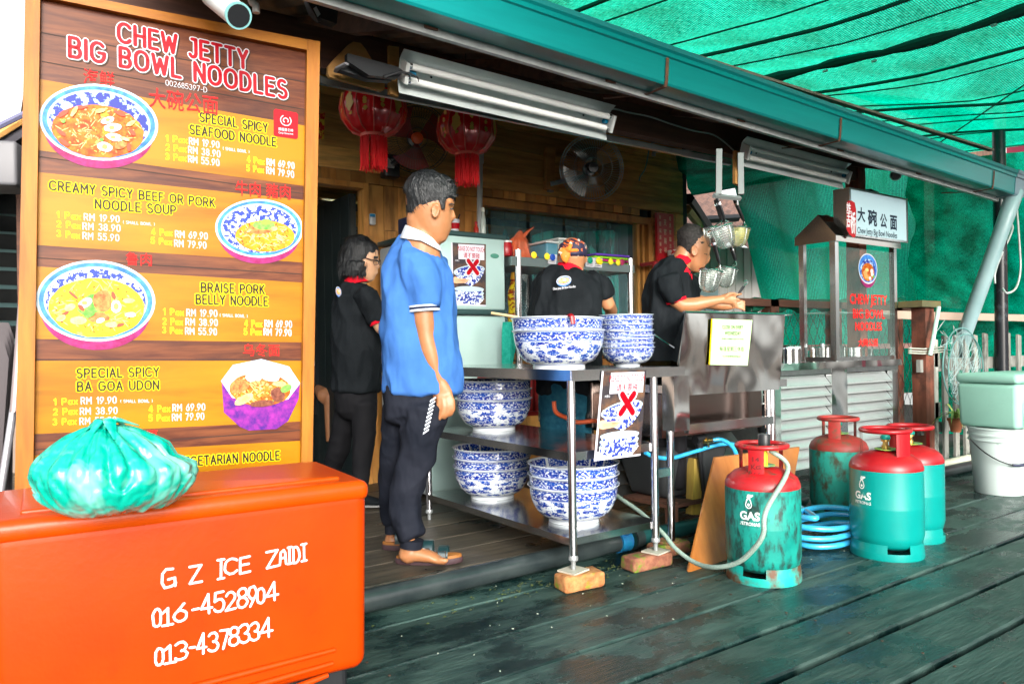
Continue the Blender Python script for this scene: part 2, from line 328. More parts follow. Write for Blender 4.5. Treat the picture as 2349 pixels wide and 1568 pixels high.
SP = {' ': .3, '.': .1, 'I': .0, '1': .22, '-': .38, '(': .2, ')': .2}
def adv(ch):
    if ch in SP and ch not in G or ch == ' ': return SP[ch]
    w = 0
    for s_ in G[ch]:
        for p in s_: w = max(w, p[0])
    return w
def ribbon(mb, pts, P, ex, ez, nn, th, lift):
    """a flattened rounded bead along a polyline in the plane (P, ex, ez) with normal nn"""
    q = [pts[0]]
    for p in pts[1:]:
        if (p[0] - q[-1][0]) ** 2 + (p[1] - q[-1][1]) ** 2 > 1e-10: q.append(p)
    if len(q) < 2: return
    Q = [Vector(p) for p in q]; n = len(Q); rings = []
    def perp(d): return Vector((-d.y, d.x))
    def ring(c, pd, w, h):
        return [P + ex * (c.x + pd.x * w * s_) + ez * (c.y + pd.y * w * s_) + nn * (lift * hh * h) for s_, hh in ((-1, 0), (-.8, 1), (.8, 1), (1, 0))]
    d0 = (Q[1] - Q[0]).normalized(); d1 = (Q[-1] - Q[-2]).normalized()
    rings.append(ring(Q[0] - d0 * th * .98, perp(d0), th * .25, .9)); rings.append(ring(Q[0] - d0 * th * .7, perp(d0), th * .74, 1))
    for i in range(n):
        da = (Q[i] - Q[i - 1]).normalized() if i else d0; db = (Q[i + 1] - Q[i]).normalized() if i < n - 1 else d1
        m = (perp(da) + perp(db)); 
        if m.length < .3:
            m = perp(db); w = th
        else:
            m.normalize(); w = min(th / max(m.dot(perp(db)), .35), th * 2.2)
        if da.dot(db) < .2 and i and i < n - 1:   # sharp corner: close the bead, start again
            rings.append(ring(Q[i], perp(da), th, 1)); rings.append(ring(Q[i] + da * th * .7, perp(da), th * .74, 1)); rings.append(ring(Q[i] + da * th * .98, perp(da), th * .25, .9))
            mb.rings(rings, False, False); rings = [ring(Q[i] - db * th * .98, perp(db), th * .25, .95), ring(Q[i] - db * th * .7, perp(db), th * .74, 1.04), ring(Q[i], perp(db), th, 1.04)]
            continue
        rings.append(ring(Q[i], m, w, 1))
    rings.append(ring(Q[-1] + d1 * th * .7, perp(d1), th * .74, 1)); rings.append(ring(Q[-1] + d1 * th * .98, perp(d1), th * .25, .9))
    mb.rings(rings, False, False)
def strokes(txt, gap=.3):
    x = 0; out = []
    for ch in txt:
        for s_ in G.get(ch, []): out.append([(x + p[0], p[1]) for p in s_])
        x += adv(ch) + gap
    return out, x - gap
def line_text(name, txt, pl, ul, ur, cap, layers, parent, gap=.3, slant=0):
    """write txt on a plane between two points of its baseline; layers = (material, half width of the stroke, base lift, drop)"""
    A = at(*ul, pl=pl); B = at(*ur, pl=pl); nn = pl[1]; ez = UP.copy(); ex = (B - A); ez = (UP - nn * UP.dot(nn)).normalized()
    dist = (A - CAMP).dot(FW); h = cap * dist / FPX
    st, w = strokes(txt, gap); sx = ex.length / w; e = ex.normalized()
    for m_, th, base, drop in layers:
        mb = MB()
        for s_ in st:
            ribbon(mb, [((p[0]) * sx + slant * p[1] * h, p[1] * h) for p in s_], A + nn * base + e * drop * h - ez * drop * h, e, ez, nn, th * h, .0006)
        if mb.v: obj(name, mb, m_, parent)
FONTC = {}
TS = bpy.data.scenes.new('scratch')
def evaluated(o):
    TS.collection.objects.link(o)
    with bpy.context.temp_override(scene=TS, view_layer=TS.view_layers[0]):
        dg = bpy.context.evaluated_depsgraph_get(); dg.update(); me = bpy.data.meshes.new_from_object(o.evaluated_get(dg))
    bpy.data.objects.remove(o); return me
def font_mesh(txt, offset=0, res=3):
    k = (txt, offset)
    if k in FONTC: return FONTC[k]
    c = bpy.data.curves.new('t', 'FONT'); c.body = txt; c.resolution_u = res; c.offset = offset; c.fill_mode = 'BOTH'
    me = evaluated(bpy.data.objects.new('t', c))
    vs = [v.co.copy() for v in me.vertices]; fs = [tuple(p.vertices) for p in me.polygons]; bpy.data.meshes.remove(me)
    FONTC[k] = (vs, fs); return FONTC[k]
def font_text(name, txt, A, ex, ez, w, h, nn, m_, parent, offset=0, lift=.0012, jit=0):
    """letters fitted to a w x h box whose lower left corner is A"""
    vs, fs = font_mesh(txt, offset)
    if not vs: return
    x0 = min(v.x for v in vs); x1 = max(v.x for v in vs); y0 = min(v.y for v in vs); y1 = max(v.y for v in vs)
    mb = MB(); mb.add([A + ex * ((v.x - x0) / (x1 - x0) * w) + ez * ((v.y - y0) / (y1 - y0) * h) + nn * lift for v in vs], fs)
    return obj(name, mb, m_, parent)
def disc(mb, c, ex, ez, a, b, n=32, rot=0, jag=0, seed=0, squ=2):
    rr = random.Random(seed); pts = []
    for k in range(n):
        t = 2 * PI * k / n; q = 1 + (rr.random() - .5) * jag; ct, s_ = math.cos(t), math.sin(t)
        if squ != 2: ct = math.copysign(abs(ct) ** (2 / squ), ct); s_ = math.copysign(abs(s_) ** (2 / squ), s_)
        x = a * ct * q; y = b * s_ * q
        pts.append(c + ex * (x * math.cos(rot) - y * math.sin(rot)) + ez * (x * math.sin(rot) + y * math.cos(rot)))
    mb.poly(pts)
# =================================================================== SETTING
wat = obj('water', MB().poly([(-30, -30, -1.2), (60, -30, -1.2), (60, 60, -1.2), (-30, 60, -1.2)]), mat('dark_sea_water', (.01, .03, .03), rough=.1, bump=.4, bsc=2)); tag(wat, kind='structure')
deck = bpy.data.objects.new('deck', None); COL.objects.link(deck); tag(deck, kind='structure')
ed = [3.55, 3.26, 2.93, 2.60, 2.26, 1.975, 1.712, 1.455, 1.212, .95, .70, .43, .17, -.1, -.4, -.7, -1.0, -1.3, -1.6, -1.9, -2.2, -2.5]
for i in range(len(ed) - 1):
    y1, y0 = ed[i], ed[i + 1]; gap = .022 if i in (6, 7) else .008
    if i in (7, 8): gap = .026
    cuts = [-3.2, 12.6] if i not in (3, 4, 2) else [-3.2, 4.72, 12.6]
    if i > 9: cuts = [-3.2, R.uniform(1, 7), 12.6]
    for a, b in zip(cuts, cuts[1:]):
        w = y1 - y0 - gap; n = 40
        mb = MB(); L_ = b - a
        def wob(x, s): return .006 * mnoise.noise((x * 1.3, s * 9.1 + i, 0)) + .0025 * mnoise.noise((x * 9, s * 3 + i, 1))
        rs = []
        for k in range(n + 1):
            x = a + .004 + (L_ - .008) * k / n; ya = y0 + wob(x, 0); yb = y1 - gap + wob(x, 1); zz = .004 * mnoise.noise((x * .9, i * 3.3, 0))
            rs.append([(x, ya, -.05), (x, yb, -.05), (x, yb, zz - .007), (x, yb - .007, zz), (x, ya + .007, zz), (x, ya, zz - .007)])
        mb.rings(rs); obj('plank', mb, WDK, deck)
for x in (-2, -.5, 1, 2.5, 4, 5.5, 7, 8.5, 10): obj('joist', MB().b2((x, -2.6, -.17), (x + .1, 9, -.055)), WDARK, deck)
obj('back_plank', MB().b2((3.05, 3.56, -.05), (12.6, 9.2, -.004)), mat('dark_back_boards', (.02, .028, .024), (.05, .055, .045), sc=4, st=(1, 6, 1), rough=.6), deck)
nl = MB()
for i in range(2, 10):
    for xx in (1.05, 2.55, 4.05, 5.55, 7.05, 8.55):
        for fy in (.22, .78): nl.lathe([(.0045, .0), (.005, .0035), (0, .004)], 8, (xx + R.uniform(-.02, .02), ed[i + 1] + (ed[i] - ed[i + 1]) * fy, .002))
ob_ = obj('nail_heads', nl, mat('rusty_nail', (.05, .03, .02), rough=.6), deck); tag(ob_, kind='stuff')
sf = bpy.data.objects.new('shop_floor', None); COL.objects.link(sf); tag(sf, kind='structure')
ys = [2.90, 3.17, 3.40, 3.66, 3.93, 4.2, 4.5, 4.8, 5.1, 5.4, 5.8, 6.2, 6.6, 7.0, 7.5, 8.0, 8.8]
for y0, y1 in zip(ys, ys[1:]):
    rs = []
    for k in range(31):
        x = -.3 + (3.32 if y0 < 5 else 6.2) * k / 30; wv = .007 * mnoise.noise((x * 3, y0 * 5, 0)) if y0 < 3 else 0
        ya = y0 + wv + .003; rs.append([(x, ya, .022), (x, y1 - .003, .022), (x, y1 - .003, .056), (x, y1 - .007, .06), (x, ya + .006, .06), (x, ya, .054)])
    obj('plank', MB().rings(rs), WFL, sf)
for x in (.5, 1.12, 1.62, 2.12, 2.62): obj('bearer', MB().b2((x, 2.95, 0.001), (x + .07, 5, .021)), WDARK, sf)
# ------------------------------------------------------------------- noodle shop building
shop = thing('noodle_shop', 'open fronted wooden noodle shop with plank wall, doorway, wide window and tin roof', 'building', (2, 5.1, 0))
WY = 5.1
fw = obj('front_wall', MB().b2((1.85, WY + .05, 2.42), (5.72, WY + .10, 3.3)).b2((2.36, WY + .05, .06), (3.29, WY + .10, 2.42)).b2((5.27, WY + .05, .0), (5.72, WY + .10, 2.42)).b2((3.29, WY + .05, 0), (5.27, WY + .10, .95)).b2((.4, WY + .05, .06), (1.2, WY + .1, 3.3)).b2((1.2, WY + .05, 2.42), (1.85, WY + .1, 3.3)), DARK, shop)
pl_i = 0
def plank(x0, z0, x1, z1, m, y=WY):
    p = R.uniform(0, .006); obj('plank', MB().b2((x0 + .0015, y - p, z0 + .0015), (x1 - .0015, y + .049, z1 - .0015)), m, fw)
zz = [2.345, 2.50, 2.70, 2.86, 3.03, 3.25]
for a, b in zip(zz, zz[1:]):
    xs = [.5, R.uniform(2.2, 3.1), R.uniform(3.8, 4.7), 5.72]
    for x0, x1 in zip(xs, xs[1:]): plank(x0, a, x1, b, WPH)
x = .52
while x < 5.1:   # row of short blocks over door and window
    plank(x, 2.262 if x < 3.25 else 2.275, x + .112, 2.343, WPL, WY - .004); x += .112
x = 2.34
while x < 3.2:
    cuts = [.06, R.uniform(.5, 1.1), R.uniform(1.4, 1.7), R.uniform(1.85, 2.15), 2.26]
    if R.random() < .35: cuts = [.06, R.uniform(.9, 1.5), 2.26]
    for a, b in zip(cuts, cuts[1:]): plank(x, a, x + .118, b, WPL)
    x += .118
for x in (5.27, 5.385, 5.5, 5.61):
    cuts = [.06, R.uniform(.8, 1.2), 2.34]
    for a, b in zip(cuts, cuts[1:]): plank(x, a, x + .112, b, WPH)
for k in range(17): plank(3.29 + k * .1165, .06, 3.29 + (k + 1) * .1165, .93, WPL)
plank(5.27, 2.27, 5.385, 2.343, WPL)
# door opening
df = obj('door_frame', MB().b2((2.295, WY - .012, .06), (2.335, WY + .1, 2.262)).b2((.55, WY - .012, 2.222), (2.294, WY + .1, 2.26)), WPL, shop)
dl = obj('door_leaf', MB().b2((2.24, WY + .11, .08), (2.285, WY + .95, 2.2)), mat('dark_green_door_paint', (.012, .022, .024), (.02, .03, .03), sc=6, rough=.5), shop)
for k in range(5): obj('board', MB().b2((2.232, WY + .12 + k * .166, .1), (2.239, WY + .28 + k * .166, 2.18)), mat('dark_green_door_paint', (0, 0, 0)), dl)
# window
wf = obj('window_frame', MB().b2((3.29, WY - .02, 2.2), (5.27, WY + .09, 2.262)).b2((3.29, WY - .02, .94), (3.345, WY + .09, 2.199)).b2((5.215, WY - .02, .94), (5.27, WY + .09, 2.199)).b2((3.346, WY - .02, .94), (5.214, WY + .09, 1.0)).b2((5.10, WY + .02, 1.0), (5.135, WY + .08, 2.199)).b2((5.17, WY + .02, 1.0), (5.20, WY + .08, 2.199)), WPL, shop)
obj('pane', MB().b2((3.346, WY + .04, 1.001), (5.099, WY + .046, 2.198)), GLASSD, shop)
CLR = mat('clear_blue_strip_plastic', (.25, .55, .6), rough=.12, alpha=.3, spec=.8)
TCL = mat('teal_curtain_cloth', (.0, .42, .33), (.0, .60, .48), sc=2.4, st=(5, 1, .6), rough=.6, c3=(.0, .12, .10), s3=1.6, st3=(3, 1, 1.2), lo3=.5, hi3=.53, warp=2)
for k in range(13):
    x = 3.38 + k * .135
    obj('curtain_strip', MB().grid(lambda a, b, x=x, k=k: (x + a * (.15 if k % 3 else .10), WY + .14 + .012 * math.sin(a * PI) + (k % 2) * .008, 1.0 + b * 1.2), 4, 1), CLR, shop, sm=True)
cur = obj('curtain', MB().grid(lambda a, b: (4.0 + a * 1.05, WY + .22 + .025 * math.sin(a * 26) + .01 * math.sin(a * 61), .95 + b * (1.08 + .10 * min(1, a * 2) + .02 * math.sin(a * 9))), 60, 6), TCL, shop, sm=True)
obj('curtain', MB().grid(lambda a, b: (3.55 + a * .42, WY + .25 + .02 * math.sin(a * 20), 1.75 + b * (.35 - .25 * abs(math.sin(a * 7)))), 30, 4), TCL, shop, sm=True)
# inner room
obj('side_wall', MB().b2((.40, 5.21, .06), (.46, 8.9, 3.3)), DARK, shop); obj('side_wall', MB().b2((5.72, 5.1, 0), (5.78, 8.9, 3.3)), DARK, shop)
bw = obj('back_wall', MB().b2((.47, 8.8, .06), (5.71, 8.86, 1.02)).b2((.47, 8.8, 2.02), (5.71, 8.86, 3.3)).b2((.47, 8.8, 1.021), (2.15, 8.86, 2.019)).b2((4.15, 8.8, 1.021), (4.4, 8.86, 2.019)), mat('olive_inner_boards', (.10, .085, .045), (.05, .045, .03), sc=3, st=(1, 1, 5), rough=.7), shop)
LV = mat('frosted_louvre_glass', (.62, .66, .66), rough=.25)
for x0, x1 in ((2.16, 2.78), (2.84, 3.46), (3.52, 4.14), (4.41, 5.02), (5.08, 5.70)):
    lf = obj('louvre_frame', MB().b2((x0, 8.76, 1.02), (x0 + .04, 8.87, 2.02)).b2((x1 - .04, 8.76, 1.02), (x1, 8.87, 2.02)), WPL, bw)
    for k in range(8):
        z = 1.06 + k * .122; obj('louvre', MB().add([(x0 + .04, 8.80, z), (x1 - .04, 8.80, z), (x1 - .04, 8.87, z + .075), (x0 + .04, 8.87, z + .075), (x0 + .04, 8.795, z + .005), (x1 - .04, 8.795, z + .005), (x1 - .04, 8.865, z + .08), (x0 + .04, 8.865, z + .08)], [(0, 1, 2, 3), (7, 6, 5, 4), (0, 4, 5, 1), (2, 6, 7, 3)]), LV, bw)
for y in (6.2, 7.4): obj('tie_beam', MB().b2((.47, y, 2.35), (5.71, y + .08, 2.5)), WPH, shop)
obj('wall_rail', MB().b2((.47, 8.72, 2.12), (5.71, 8.79, 2.25)), WPH, shop)
for k in range(4): obj('conduit', MB().tube([(.5, 7.36, 2.2 + k * .035), (5.7, 7.36, 2.2 + k * .035)], .012, 6), ALU, shop)
# roof: corrugated sheets from the gutter back
def roofz(y, x=.55): return 2.475 + (y - 2.6) * .32 - .028 * (x - .55)
rf = obj('roof', MB().b2((.36, 2.62, 2.545), (6.55, 2.66, 2.56)), ROOFM, shop)
for k in range(8):
    x0 = .36 + k * .78
    def fn(a, b, x0=x0): x = x0 + a * .80; y = 2.60 + b * 3.4; return (x, y, roofz(y, x) + .03 + .02 * math.sin(x * 2 * PI / .13) + (.004 if k % 2 else 0))
    obj('roof_sheet', MB().grid(fn, 48, 2), ROOFM, rf, sm=60)
obj('roof_deck', MB().poly([(.36, 5.7, 3.62), (5.8, 5.7, 3.62), (5.8, 9.1, 3.5), (.36, 9.1, 3.5)], (0, 0, .03)), ROOFM, rf)
obj('roof_upstand', MB().b2((.36, 5.86, 3.30), (5.8, 5.9, 3.7)), ROOFM, rf)
for x in (.5, 1.5, 2.5, 3.5, 4.5, 5.5):
    obj('rafter', MB().add([(x, 2.7, roofz(2.7, x) - .12), (x + .06, 2.7, roofz(2.7, x) - .12), (x + .06, 5.85, roofz(5.85, x) - .12), (x, 5.85, roofz(5.85, x) - .12), (x, 2.7, roofz(2.7, x) - .01), (x + .06, 2.7, roofz(2.7, x) - .01), (x + .06, 5.85, roofz(5.85, x) - .01), (x, 5.85, roofz(5.85, x) - .01)], [(0, 1, 2, 3), (7, 6, 5, 4), (0, 4, 5, 1), (1, 5, 6, 2), (2, 6, 7, 3), (3, 7, 4, 0)]), WDARK, rf)
obj('eave_beam', MB().b2((.36, 3.22, 2.31), (5.72, 3.30, 2.49)), WDARK, shop)
obj('purlin', MB().b2((.36, 4.2, 2.85), (5.72, 4.28, 2.95)), WDARK, shop)
obj('post', MB().b2((5.60, 3.20, 0), (5.70, 3.31, 2.6)), mat('brown_post_wood', (0, 0, 0)), shop)
obj('aluminium_strip', MB().b2((.9, 3.305, 2.27), (4.2, 3.33, 2.305)), ALU, shop)
# gutter
g0, g1 = Vector((.55, 2.6, 2.40)), Vector((6.98, 2.6, 2.215)); gd = (g1 - g0)
prof = [(0, 0), (-.015, .0), (-.022, .01), (-.03, .13), (-.04, .135), (-.04, .155), (-.05, .165), (-.055, .185), (-.045, .19), (-.04, .175), (.0, .15), (.10, .15), (.11, .15), (.11, .01), (.10, .0)]
def gring(t): p = g0 + gd * t; return [p + Vector((0, a, b)) for a, b in prof]
def tealg(a, b): return MB().rings([gring(a), gring(b)])
gut = obj('gutter', tealg(0, .972), TEALP, shop, label='teal sheet metal gutter along the roof edge')
def gring2(t): p = g0 + gd * t; return [p + Vector((0, a * 1.12 - .002, b * 1.04 - .004)) for a, b in prof]
obj('end_piece', MB().rings([gring2(.972), gring2(1.0)]), mat('grey_gutter_end', (.16, .25, .30), rough=.3, coat=.2), gut)
for u, v in ((1528, 200), (1926, 320), (2277, 408)):
    p = at(u, v, Y=2.575); t = (p.x - g0.x) / gd.x; b0 = g0 + gd * t
    obj('gutter_bracket', MB().tube([b0 + Vector((0, -.036, .125)), b0 + Vector((0, -.028, .02)), b0 + Vector((0, -.02, -.01)), b0 + Vector((0, .1, -.012)), b0 + Vector((-.12, .3, .0))], .011, 6, flat=.35, ref=(0, 0.001, 1)), mat('rusty_strap', (.16, .06, .03), (.07, .03, .02), sc=20, rough=.7), gut)
obj('eave_strip', MB().rings([[g0 + gd * t + Vector((0, a, b)) for a, b in ((.11, -.03), (.135, -.03), (.135, .16), (.11, .16))] for t in (0, .98)]), mat('translucent_eave_plastic', (.28, .30, .30), (.4, .42, .42), sc=8, rough=.3), gut)
dp = obj('downpipe', MB().tube([at(2328, 440, Y=2.62), at(2318, 468, Y=2.63), at(2300, 520, Y=2.66), at(2212, 765, Y=2.99), at(2190, 840, Y=3.1)], [.062, .062, .058, .058, .058], 24), GREYP, shop, sm=True)
# row of ridge clips standing on the roof at its far end
cl = MB()
for k in range(9):
    x = 5.95 + k * .1; z = roofz(2.75, x) + .07
    cl.add([(x, 2.7, z), (x + .05, 2.72, z + .09), (x + .09, 2.75, z), (x + .05, 2.9, z)], [(0, 1, 2), (1, 3, 2), (0, 3, 1)])
obj('roof_spikes', cl, mat('dark_green_metal', (.0, .06, .05), rough=.4), rf)
# ------------------------------------------------------------------- green shade cloths
NETM = netmat('bright_green_shade_cloth', (.0, .40, .22), (.0, .78, .49), 'Y', 22, .02, .92)
NETV = netmat('green_screen_cloth', (.0, .72, .43), (.02, .97, .68), 'X', 15, .01, .6)
NETD = netmat('dark_green_screen_cloth', (.0, .20, .11), (.0, .70, .44), 'Y', 22, .012, .6)
def cloth(name, fn, nu, nv, m, parent=None, uvs=(1, 1), sm=True):
    mb = MB().grid(fn, nu, nv); mb.uv = [(i / nu * uvs[0], j / nv * uvs[1]) for j in range(nv + 1) for i in range(nu + 1)]
    return obj(name, mb, m, parent, sm=180)
can = thing('shade_canopy', 'bright green shade cloth roof stretched on dark cables over the boardwalk', 'canopy', (5, 0, 2.9))
CBX = [1.62 + .42 * k + .08 * math.sin(k * 2.1) for k in range(20)]
def canz(x, y): return 2.98 + .03 * math.sin(y * 1.7 + x) + .035 * mnoise.noise((x * 1.1, y * .8, 3)) + .05 * abs(math.sin((x - 1.6) * PI / .84)) - .02 + .13 * max(0, y - 2.6)
def canf(a, b): x = 1.5 + a * 8.0; y = -.3 + b * 4.5; return (x - .12 * (y), y, canz(x, y))
cloth('cloth', canf, 160, 40, NETM, can, (8.0, 4.5))
DKG = mat('dark_green_cable', (.0, .05, .035), rough=.6)
for k, x in enumerate(CBX):
    if x > 9.4: break
    rr = .006 + .008 * (k % 3 == 1)
    obj('cable', MB().tube([(x + .04 * math.sin(y * .7 + k) - .12 * y, y, canz(x, y) - .012) for y in [-.3 + .3 * j for j in range(16)]], rr, 5), DKG, can)
for x in (2.15, 5.3):   # thick seams with white clips
    sm_ = obj('seam', MB().tube([(x + .05 * math.sin(y * 2) - .12 * y, y, canz(x, y) - .03 + .012 * math.sin(y * 5)) for y in [-.3 + .155 * j for j in range(30)]], [.03 + .012 * math.sin(j * 1.9) for j in range(30)], 8), mat('dark_seam_cloth', (.0, .04, .03), rough=.8), can)
    for j in range(12):
        y = -.1 + .35 * j; obj('clip', MB().box((x + .05 * math.sin(y * 2) - .12 * y, y, canz(x, y) - .068), (.02, .03, .012)), WHP, sm_)
obj('cable', MB().tube([at(2100, 365, z=2.9), at(2349, 195, z=2.88)], .006, 5), DKG, can)
for x in (3.4, 6.2, 8.8):
    obj('post', MB().b2((x + .3, -.28, 0), (x + .38, -.20, 3.0)), WDARK, can)
def patch(c4, Ys, fold=0, hor=0, fr=20, seed=0):
    A, B, C_, D = [at(u, v, Y=y) for (u, v), y in zip(c4, Ys)]   # TL TR BR BL
    nrm = (B - A).cross(D - A).normalized()
    def fn(a, b):
        top = A.lerp(B, a); bot = D.lerp(C_, a); p = bot.lerp(top, b)
        return p + nrm * (fold * math.sin(a * fr + 1.5 * b + seed) + fold * .5 * mnoise.noise((a * fr * .7, b * 2, seed)) + hor * math.sin(b * 14 + 3 * a + seed) + hor * mnoise.noise((a * 3, b * 9, seed)))
    return fn
n1 = cloth('shade_net', patch([(1540, 345), (1975, 318), (2000, 372), (1590, 452)], (5.05, 3.5, 4.1, 5.15), 0, .03, 10, 2), 50, 30, netmat('eave_shade_cloth', (.0, .16, .08), (.0, .40, .22), 'Y', 22, .002, .9), None, (1.5, 2.4)); tag(n1, 'green net slung flat under the eave behind the second strip lamp', 'net')
n2 = cloth('shade_net', patch([(1685, 425), (2122, 326), (2132, 900), (1790, 900)], (4.6, 4.05, 4.05, 4.4), .035, .0, 34, 5), 160, 20, NETV, None, (3.6, 2.2)); tag(n2, 'bright green screen net hanging behind the glass cabinet', 'net')
n3 = cloth('shade_net', patch([(2085, 378), (2460, 335), (2470, 760), (2095, 720)], (3.9, 3.4, 3.4, 3.9), .0, .05, 10, 9), 60, 80, NETD, None, (2.6, 2.4)); tag(n3, 'darker green screen net with wavy creases behind the grey downpipe', 'net')
n4 = cloth('shade_net', patch([(2100, 700), (2460, 728), (2460, 1010), (2100, 990)], (3.95, 3.45, 3.45, 3.95), .01, .02, 10, 4), 40, 30, NETD, None, (2.6, 1.4)); tag(n4, 'lower green net below the pale rail behind the picket fence', 'net')
nr = obj('rolled_net', MB().tube([at(u, 700 + 3 * math.sin(u * .1), Y=4.0) for u in range(1715, 2125, 15)], [.055 + .014 * math.sin(k * 1.7) for k in range(28)], 9), mat('dark_green_net_roll', (.0, .07, .035), (.0, .16, .09), sc=40, rough=.9, bump=1), None, sm=True); tag(nr, 'dark green net rolled along the top of the chain link fence', 'net')
# =================================================================== MENU BOARD
BP0 = at(727, 1400, Z=3.0); BP0.z = .06
BN = Vector((-.138, -.9905, .034)).normalized(); BPL = (BP0, BN)
BE = Vector((.9905, -.138, 0)); BZ = (UP - BN * UP.dot(BN)).normalized()
def bp(u, v, lift=0): return at(u, v, pl=BPL) + BN * lift
board = thing('menu_board', 'tall wood framed noodle menu board with bowl pictures behind the orange cool box', 'menu board', (BP0.x - .5, BP0.y + .07, .06))
def bpoly(name, pts, m, par, lift=0, th=0):
    return obj(name, MB().poly([bp(u, v, lift) for u, v in pts], BN * th if th else None), m, par)
obj('backing', MB().poly([bp(u, v, -.03) for u, v in ((63, -18), (726, 104), (706, 1368), (30, 1470))], BN * .028), DARK, board)
bpoly('frame_stile', [(60, -25), (94, -19), (72, 1478), (28, 1480)], WFRM, board, -.02, .05)
bpoly('frame_stile', [(701, 97), (730, 102), (707, 1372), (683, 1372)], WFRM, board, -.02, .05)
bpoly('frame_rail', [(95, -19), (700.5, 97), (700.5, 121), (94.5, 0)], WFRH, board, -.02, .0485)
bpoly('frame_rail', [(73, 1440), (683, 1342), (683, 1372), (72, 1478)], WFRH, board, -.02, .0485)
MBR = mat('brown_plank_print', (.065, .016, .008), (.145, .045, .016), sc=3.4, st=(.7, 1, 7), rough=.3, c3=(.035, .010, .008), s3=2.6, st3=(.5, 1, 4), lo3=.5, hi3=.72, warp=1.5)
MYE = mat('yellow_plank_print', (.29, .120, .001), (.22, .080, .001), sc=2.5, st=(.6, 1, 7), rough=.3, c3=(.33, .145, .002), s3=1.6, st3=(.6, 1, 3), lo3=.42, hi3=.6, warp=1)
bpoly('print', [(94.6, 0), (701, 121), (683.5, 1342), (73, 1440)], MBR, board, 0)
for pts in (((88, 181), (701, 289), (699, 427), (89, 345)), ((88, 395), (698, 459), (696, 602), (84, 562)), ((83, 611), (695, 648), (693, 785), (81, 777)),
            ((80, 827), (692, 827), (690, 966), (78, 995)), ((77, 1044), (689, 1010), (687, 1150), (75, 1205))):
    bpoly('yellow_band', pts, MYE, board, .0008)
PLN = mat('dark_print_joint', (.035, .02, .015), rough=.5)
for pts in (((94, 74), (700, 188)), ((88, 358), (699, 444)), ((84, 590), (696, 628)), ((79, 1030), (689, 985)), ((95, 140), (700, 251)), ((79, 823), (692, 823))):
    (a, b), (c, d) = pts; bpoly('print_joint', [(a, b), (c, d), (c, d + 2), (a, b + 2.4)], PLN, board, .0010)
def bl(name, txt, ul, ur, cap, layers, gap=.3): line_text(name, txt, BPL, ul, ur, cap, layers, board, gap)
TIT = ((SHADOW, .155, .0012, .06), (WHITE, .155, .0022, 0), (RED, .098, .0032, 0))
bl('title', 'CHEW JETTY', (272, 96), (566, 158), 43, TIT, .34)
bl('title', 'BIG BOWL NOODLES', (160, 130), (656, 226), 44, TIT, .34)
DSH = ((YELP, .20, .0014, 0), (BLACK, .088, .0026, 0))
for t, a, b in (('SPECIAL SPICY', (459, 279), (612, 304)), ('SEAFOOD NOODLE', (436, 307), (632, 336)), ('CREAMY SPICY BEEF OR PORK', (114, 435), (491, 475)), ('NOODLE SOUP', (219, 478), (402, 492)),
                ('BRAISE PORK', (462, 669), (605, 674)), ('BELLY NOODLE', (450, 696), (613, 701)), ('SPECIAL SPICY', (177, 866), (363, 862)), ('BA GOA UDON', (178, 896), (363, 892)), ('VEGETARIAN NOODLE', (408, 1069), (640, 1053))):
    bl('dish_name', t, a, b, 20, DSH, .34)
PAX = ((mat('lemon_print', (.80, .68, .01), rough=.4), .10, .0018, 0),); PRC = ((GLOW, .10, .0012, .03), (WHITE, .066, .0022, 0)); SML = ((WHITE, .085, .0018, 0),)
def prices(rows):
    for k, (pa, pb, ra, rb) in enumerate(rows):
        bl('pax_print', '%d Pax' % (k + 1), pa, pb, 13.5, PAX, .34); bl('price_print', 'RM ' + ('19.90', '38.90', '55.90', '69.90', '79.90')[k], ra, rb, 15, PRC, .36)
prices((((381, 324), (428, 329), (434, 331), (502, 340)), ((381, 345), (426, 349), (432, 351), (504, 361)), ((380, 366), (426, 370), (432, 372), (502, 381)), ((567, 372), (605, 378), (612, 379), (674, 388)), ((566, 392), (604, 397), (611, 398), (673, 408))))
prices((((131, 499), (184, 504), (193, 505), (273, 510)), ((131, 520), (184, 525), (190, 526), (275, 531)), ((131, 542), (182, 547), (190, 548), (272, 553)), ((348, 538), (394, 541), (402, 544), (475, 549)), ((347, 558), (393, 562), (400, 565), (472, 570))))
prices((((375, 721), (420, 723), (428, 724), (497, 726)), ((374, 743), (418, 745), (426, 745), (498, 747)), ((373, 763), (417, 765), (425, 766), (496, 768)), ((561, 748), (600, 749), (607, 749), (668, 751)), ((560, 767), (599, 768), (605, 768), (667, 770))))
prices((((124, 928), (177, 926), (186, 926), (266, 924)), ((123, 951), (176, 949), (184, 950), (268, 948)), ((122, 974), (174, 972), (183, 973), (266, 970)), ((342, 944), (389, 943), (396, 942), (469, 940)), ((342, 965), (388, 964), (395, 964), (467, 961))))
for a, b in (((511, 344), (571, 352)), ((282, 513), (354, 518)), ((504, 726), (567, 728)), ((276, 923), (349, 922))): bl('note_print', '( SMALL BOWL )', a, b, 6.5, SML, .3)
def bcjk(txt, u0, v0, u1, v1, m_=REDC, off=.002, name='brush_print'):
    A = bp(u0, v1, .002); B = bp(u1, v1 + (u1 - u0) * ((820 - v1) * .00021), .002); T = bp(u0, v0, .002); e = B - A
    font_text(name, txt, A, e.normalized(), BZ, e.length, (T - A).length, BN, m_, board, off)
bl('number_print', '002685397-D', (380, 196), (474, 213), 12, ((WHITE, .055, .0018, 0),), .26)
bcjk('海鲜', 191, 157, 262, 192); bcjk('大碗公面', 341, 200, 500, 247, off=.006); bcjk('牛肉 豬肉', 540, 414, 666, 449); bcjk('鲁肉', 288, 578, 348, 608)
